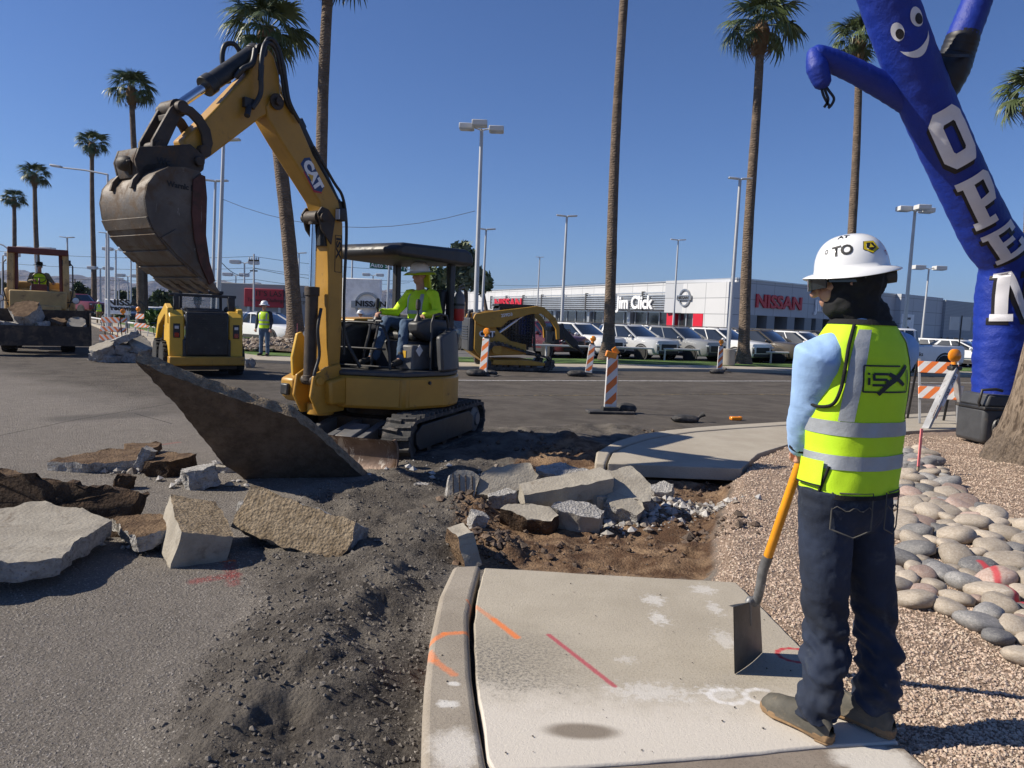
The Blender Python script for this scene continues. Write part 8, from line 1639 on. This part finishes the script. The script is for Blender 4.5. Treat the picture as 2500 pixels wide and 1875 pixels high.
def pocket(cx, w, h, z0, sgn):
    pts = [(-w/2, h), (-w/2, .12*h), (0, -.06*h), (w/2, .12*h), (w/2, h), (-w/2, h)]; P = []
    for a, b in zip(pts, pts[1:]): P += [(a[0]+(b[0]-a[0])*k/8, a[1]+(b[1]-a[1])*k/8) for k in range(8)]
    def on(x, z): xx = cx+x; return Vector((xx, -.1335*math.sqrt(max(.02, 1-((xx-.065)/.205)**2))-.012*(1-abs(z0+z-.88)*2), z0+z))
    mb = MB(); mb.tube([on(*p) for p in P], .0028, 5); mb.tube([on(x, .70*h-.02*abs(math.sin(x*60))) for x in np.linspace(-w/2, w/2, 12)], .0022, 5); mb.obj('pocket_stitching', STITCH, jeans)
pocket(-.045, .135, .155, .81, 1); pocket(.16, .135, .155, .81, 1)
# boots
def boot(heel, toe, name='boot'):
    h, t = Vector(heel), Vector(toe); d = (t-h); d.z = 0; L = d.length; d.normalize(); s = Vector((-d.y, d.x, 0)); b = bpy.data.objects.new('x', None); bpy.data.objects.remove(b)
    mb = MB(); rr = []
    for k, (x, w, zt) in enumerate(((-.02, .018, .07), (.0, .034, .10), (.04, .040, .135), (.09, .042, .14), (.14, .045, .112), (.19, .052, .098), (.24, .052, .088), (.275, .042, .076), (.298, .022, .05))):
        rr.append([h+d*(x*L/.285)+s*(w*math.cos(a))+Vector((0, 0, .026+(zt-.026)*max(0, math.sin(a))**.8)) for a in (math.pi*j/12 for j in range(13))])
    mb.rings(rr, closed=False, cap=False); up = mb.obj(name, BOOTL, WK, smooth=70)
    mb = MB(); out = [(-.028, 0), (-.02, .030), (.03, .040), (.1, .036), (.16, .044), (.22, .055), (.27, .046), (.303, .022), (.308, 0)]; out = out+[(x, -w) for x, w in reversed(out[1:-1])]
    mb.prism([(x*L/.285, w) for x, w in out], h-Vector((0, 0, h.z)), d, s, (0, 0, 1), .008, .036); mb.prism([(x*L/.285, w*1.02) for x, w in out if x < .085], h-Vector((0, 0, h.z)), d, s, (0, 0, 1), 0.0, .012); mb.obj('sole', SOLE, up, bev=.006); return up
dL = (TOL-HEL).normalized(); boot(Vector((HEL.x, HEL.y, 0))+dL*.01, Vector((TOL.x, TOL.y, 0))); bR = ANR-Vector((0, .075, 0)); boot(Vector((bR.x, bR.y, 0)), Vector((bR.x-.07, bR.y+.285, 0)))
# shirt: torso and sleeves
mb = MB(); mb.rings(torso_rings([(Vector((.07, 0, z)), Vector((1, 0, 0)), Vector((0, 1, 0)), a, b) for z, a, b in ((1.0, .17, .115), (1.2, .175, .12), (1.4, .19, .125), (1.52, .17, .105), (1.585, .10, .085), (1.62, .075, .075))], 32))
limb(mb, [SHL.lerp(SHR, .12)+Vector((0, 0, -.01)), SHL+Vector((-.015, 0, -.03)), SHL.lerp(ELL, .5)+Vector((-.005, -.01, 0)), ELL+Vector((0, -.012, .0)), ELL.lerp(HAL, .55), HAL-(HAL-ELL).normalized()*.0], [.075, .090, .093, .088, .074, .050], 20); limb(mb, [SHR, ELR, ELR.lerp(HAR, .9)], [.075, .066, .045], 18); mb.obj('blue_shirt', BSHIRT, WK, mods=(remesh(.009, 4, (.016, .10)),))
dc_ = (HAL-ELL).normalized(); mb = MB(); mb.tube([HAL-dc_*.012, HAL+dc_*.012], [.050, .047], 20); mb.obj('cuff', BLKCL, WK)
# vest surface
VP = [(.945, .200, .140), (1.0, .196, .140), (1.12, .190, .137), (1.25, .193, .139), (1.38, .198, .142), (1.46, .194, .135), (1.52, .178, .122), (1.565, .140, .105), (1.60, .105, .090)]
def Vs(a, z, off=0.0):
    """vest: a = angle from straight back (0), positive to the worker's right"""
    hw = float(np.interp(z, [q[0] for q in VP], [q[1] for q in VP])); hd = float(np.interp(z, [q[0] for q in VP], [q[2] for q in VP])); th = a-math.pi/2; c, s = math.cos(th), math.sin(th); e = .82
    x = hw*math.copysign(abs(c)**e, c); y = hd*math.copysign(abs(s)**e, s); k = 1-max(0, (z-1.40)/.2)
    fold = .010*mn.noise(Vector((x*7+z*3, y*5, z*4.2)))*k+.006*mn.noise(Vector((x*15-z*6, y*9, z*9)))*k+.012*math.exp(-((z-.98)/.07)**2)*mn.noise(Vector((x*11, y*9, 2)))
    n = Vector((c/hw, s/hd, 0)).normalized(); slope = max(0, z-1.5)*.25
    return Vector((.07+x, y+slope*.2, z))+n*(fold+off)
mb = MB(); mb.grid(lambda u, v: Vs(2*math.pi*u, .945+.65*v), 120, 90, closed=True); vest = mb.obj('vest', LIME, WK, smooth=80)
def patch(name, a0, a1, z0, z1, mat, off=.003, nu=40, nv=8, skew=0.0, par=None): mb = MB(); mb.grid(lambda u, v: Vs(a0+(a1-a0)*u+skew*v, z0+(z1-z0)*v, off), nu, nv); return mb.obj(name, mat, par or vest, smooth=80)
patch('hem_tape', -3.1, 3.1, .940, .957, BLKCL, .004, 90, 2); patch('reflective_band', -3.1, 3.1, 1.048, 1.100, REFL, .003, 110, 8); patch('reflective_band', -3.1, 3.1, 1.172, 1.225, REFL, .003, 110, 8)
patch('reflective_band', -1.12, -.74, 1.227, 1.56, REFL, .0032, 10, 40, .30); patch('reflective_band', .80, 1.14, 1.227, 1.56, REFL, .0032, 10, 40, -.25)
patch('neck_tape', -3.1, 3.1, 1.578, 1.597, BLKCL, .004, 60, 3); pk_ = patch('pocket', -1.95, -1.35, .985, 1.075, LIME, .016, 14, 10); patch('pocket_tape', -1.95, -1.35, .982, .988, BLKCL, .018, 14, 2, par=pk_)
mb = MB(); mb.tube(spline([Vs(-1.02, 1.575, .004), Vs(-1.0, 1.50, .008), Vs(-1.03, 1.42, .012), Vs(-1.10, 1.34, .012), Vs(-1.26, 1.285, .012), Vs(-1.6, 1.272, .012), Vs(-1.9, 1.29, .012)], 6), .0065, 6); mb.obj('armhole_tape', BLKCL, vest, smooth=60)
mb = MB(); mb.tube([Vs(-1.42+.02*k, .945+.0125*k, .004) for k in range(10)], .006, 6); mb.obj('side_vent_tape', BLKCL, vest)
# logo on the back
LC = (-.13, 1.385)
def lg(x, y, off=.0045): a = LC[0]+x/.165; return Vs(a, LC[1]+y, off)
mb = MB()
def seg(p, q, w, nsub=10):
    p, q = Vector(p), Vector(q); d = (q-p).normalized(); n = Vector((-d.y, d.x)); mb.grid(lambda u, v: lg(*((p.lerp(q, u)+n*w*(v-.5)))), nsub, 2)
W0, H0 = .078, .047
for p, q, w in (((-W0, -H0), (W0, -H0), .006), ((-W0, H0), (.045, H0), .006), ((-W0, -H0), (-W0, H0), .006), ((W0, -H0), (W0, .035), .006), ((-.058, .004), (-.058, -.022), .009), ((-.058, .022), (-.058, .014), .009), ((-.040, .018), (.010, .018), .009), ((-.040, .018), (-.040, .002), .010), ((-.044, -.002), (.006, -.002), .009), ((.006, -.002), (.006, -.022), .010), ((-.046, -.022), (.010, -.022), .009), ((-.022, -.056), (.072, .050), .015), ((.012, .020), (.058, -.022), .013)): seg(p, q, w)
mb.obj('printed_logo', BLACKINK, vest, smooth=80, fix=False)
# hood / neck gaiter, hat, glasses
mb = MB(); mb.M = HM; mb.ell((0, -.022, .012), (.102, .110, .112)); mb.ell((0, -.02, -.05), (.082, .088, .09)); mb.ell((0, .020, -.088), (.070, .070, .045)); mb.M = None
limb(mb, [HC-Vector((0, -.0, .06)), NK+Vector((0, .005, .01)), NK-Vector((0, 0, .06))], [.088, .092, .105], 20); mb.obj('black_hood', BLKCL, WK, mods=(remesh(.008, 3, (.026, .05)),))
f_, r_h, u_ = frame(hfw); mb = MB(); mb.M = HM; mb.ell((0, .070, -.03), (.056, .034, .045)); mb.tube([(0, .10, -.0), (0, .120, -.034)], [.010, .015], 8, round_ends=True); mb.obj('face', SKIN, WK, mods=(remesh(.005, 2),))
mb = MB(); mb.M = HM @ Matrix.Translation((0, .012, .004)); glasses(WK, HM @ Matrix.Translation((0, .018, -.024)) @ Matrix.Scale(1.14, 4))
HTM = HM @ Matrix.Translation((0, -.004, -.008)) @ Matrix.Rotation(R(-2), 4, 'X'); hat = hardhat(WK, HTM, 1.0, .038, ly=.90)
def on_hat(px_, py_, polys, name, mat, sx=.001, off=.0015, par=None):
    """wrap flat artwork (metres) on the dome where the given sight line meets it"""
    T = WM @ HTM; Ti = T.inverted(); o0 = Ti @ CAMP; d = (Ti.to_3x3() @ ray(px_, py_)).normalized(); c = Vector((0, -.008, .055)); A = Vector((.118*1.02, .142*.90, .128))
    def onto(v): e = Vector((v.x/A.x, v.y/A.y, v.z/A.z)); k = ((abs(math.hypot(e.x, e.y))**(1/.72))**2); lo, hi = .2, 3
        # scale the direction until it lies on the dome
    def onto(v):
        lo, hi = 0.0, .6
        for _ in range(40):
            m_ = (lo+hi)/2; q = v*m_; rr = math.hypot(q.x/A.x, q.y/A.y); zz = q.z/A.z; ins = (rr < 1 and zz < math.sin(math.acos(min(1, rr**(1/.72))))) if rr < 1 else False
            if ins: lo = m_
            else: hi = m_
        return v*lo
    t = 0; P = o0-c
    best = None
    for k in range(4000):
        q = P+d*(2.4+k*.0004); rr = math.hypot(q.x/A.x, q.y/A.y)
        if rr < 1 and q.z > 0 and q.z/A.z < math.sin(math.acos(rr**(1/.72))): best = q; break
    if best is None: return None
    n = Vector((best.x/A.x**2, best.y/A.y**2, best.z/A.z**2)).normalized(); up = Vector((0, 0, 1)); ey = (up-n*up.dot(n)).normalized(); ex_ = ey.cross(n); mb = MB(); mb.M = HTM
    for vs, fs in polys:
        W2 = []
        for x, y in vs: v = best+ex_*x+ey*y; v = onto(v.normalized()); W2.append(c+v+n*off)
        mb.add(W2, fs)
    return mb.obj(name, mat, par or hat, smooth=60, fix=False)
tv, tf = text_mesh('TO', .054, .0022, 0, 'CENTER', .95); on_hat(2056, 622, [([(x, y) for x, y, z in tv], tf)], 'hat_lettering', BLACKINK); tv, tf = text_mesh('AT', .030, .001, 0, 'CENTER'); on_hat(2058, 582, [([(x, y) for x, y, z in tv], tf)], 'hat_lettering', BLACKINK)
def pent(r, y0=0): return ([(r*math.sin(R(36+72*k))*1.12, y0+r*math.cos(R(36+72*k))*.95) for k in range(5)], [(0, 1, 2, 3, 4)])
YST = pbr('yellow_sticker_film', (.75, .55, .01), .4); s1 = on_hat(2126, 601, [pent(.031)], 'sticker', BLACKINK)
if s1: on_hat(2126, 601, [pent(.0285)], 'sticker_face', YST, off=.0022, par=s1); on_hat(2126, 601, [pent(.0185)], 'sticker_mark', BLACKINK, off=.0029, par=s1); on_hat(2126, 601, [([(-.010, -.006), (.010, -.006), (.004, .002), (.001, .011), (-.003, .004)], [(0, 1, 2, 3, 4)])], 'sticker_mark', YST, off=.0035, par=s1)
rv = [(k*math.cos(a), k*math.sin(a)*1.2) for a in (2*math.pi*j/16 for j in range(16)) for k in (.005, .0075)]; on_hat(2018, 616, [(rv, [(2*j, 2*((j+1) % 16), 2*((j+1) % 16)+1, 2*j+1) for j in range(16)])], 'ring_sticker', BLACKINK); tv, tf = text_mesh('T', .024, .001, 0); on_hat(2164, 622, [([(x, y) for x, y, z in tv], tf)], 'red_sticker', REDP)
mb = MB(); mb.M = HM; mb.tube([(.1*math.sin(a), -.104*math.cos(a)-.004, .018) for a in (R(-70+140*k/14) for k in range(15))], .012, 6, sq=1.6); mb.lathe([(0, -.03), (.024, -.03), (.026, .0), (.024, .012), (0, .012)], (0, -.128, .012), 16, 'Y'); mb.obj('ratchet_band', DGREY, hat, smooth=60)
# ---- shovel
YW = pbr('yellow_fibreglass', (.80, .32, .012), .45, 0, .1, 12, .1, 80, dirt=((.3, .18, .06), .3, 10)); SHS = pbr('shovel_socket_steel', (.20, .20, .20), .5, .5, .3, 14, .2, 60, dirt=((.5, .48, .45), .3, 22)); SHB = pbr('shovel_blade_steel', (.10, .098, .092), .5, .5, .25, 5, .15, 40)
b0 = G(1793, 1645, .003); b1 = G(1860, 1592, .003); tl_ = YP(1790, 1482, b0.y-.02); tr_ = YP(1853, 1452, b1.y-.02); o = thing('shovel', 'square-mouth shovel with a yellow handle, blade resting on the sidewalk', 'shovel', b0); O_ = Vector(b0)
mb = MB(); nb = (b1-b0).cross(tl_-b0).normalized()
def bs(u, v): p = (b0.lerp(b1, u)).lerp(tl_.lerp(tr_, u), v)-O_; return p+nb*(.018*math.sin(math.pi*u)*(.4+.6*v))
mb.grid(bs, 16, 12); mb.grid(lambda u, v: bs(u, v)+nb*.003, 16, 12)
mb.grid(lambda u, v: bs(u, 1)-nb*.022*v*(1-math.sin(math.pi*u)**4), 16, 2); bl_ = mb.obj('blade', SHB, o, smooth=60)
ht = WM @ sh_top; hb = YP(1871, 1370, (b0.y+b1.y)/2-.10); nk1 = YP(1845, 1470, (b0.y+b1.y)/2-.02); bm_ = (b0.lerp(b1, .5)).lerp(tl_.lerp(tr_, .5), .62); dn = (hb-ht).normalized()
mb = MB(); mb.tube([ht-dn*.03-O_, ht-O_, hb+dn*.02-O_], [.016, .0195, .0205], 14, round_ends=True); mb.obj('handle', YW, o, smooth=60)
mb = MB(); P = spline([hb-dn*.03-O_, hb+dn*.06-O_, YP(1856, 1432, (b0.y+b1.y)/2-.06)-O_, nk1-O_, tl_.lerp(tr_, .5)-O_+nb*.012, bm_-O_+nb*.015], 6); mb.tube(P, list(np.interp(np.linspace(0, 1, len(P)), [0, .3, .6, .8, 1], [.023, .022, .020, .018, .005])), 14); mb.obj('socket', SHS, o, smooth=60)
# ------------------------------------------------------------------ air
mb = MB(); mb.box((0, 0, 249), (18600, 18600, 505)); m = bpy.data.materials.new('desert_air'); m.use_nodes = True; nt = m.node_tree; nt.nodes.remove(nt.nodes['Principled BSDF'])
v = nt.nodes.new('ShaderNodeVolumePrincipled'); v.inputs['Color'].default_value = (.42, .58, .95, 1); v.inputs['Density'].default_value = 6e-5; v.inputs['Anisotropy'].default_value = .2; nt.links.new(v.outputs[0], nt.nodes['Material Output'].inputs['Volume'])
tag(mb.obj('haze', m, smooth=0), kind='stuff')
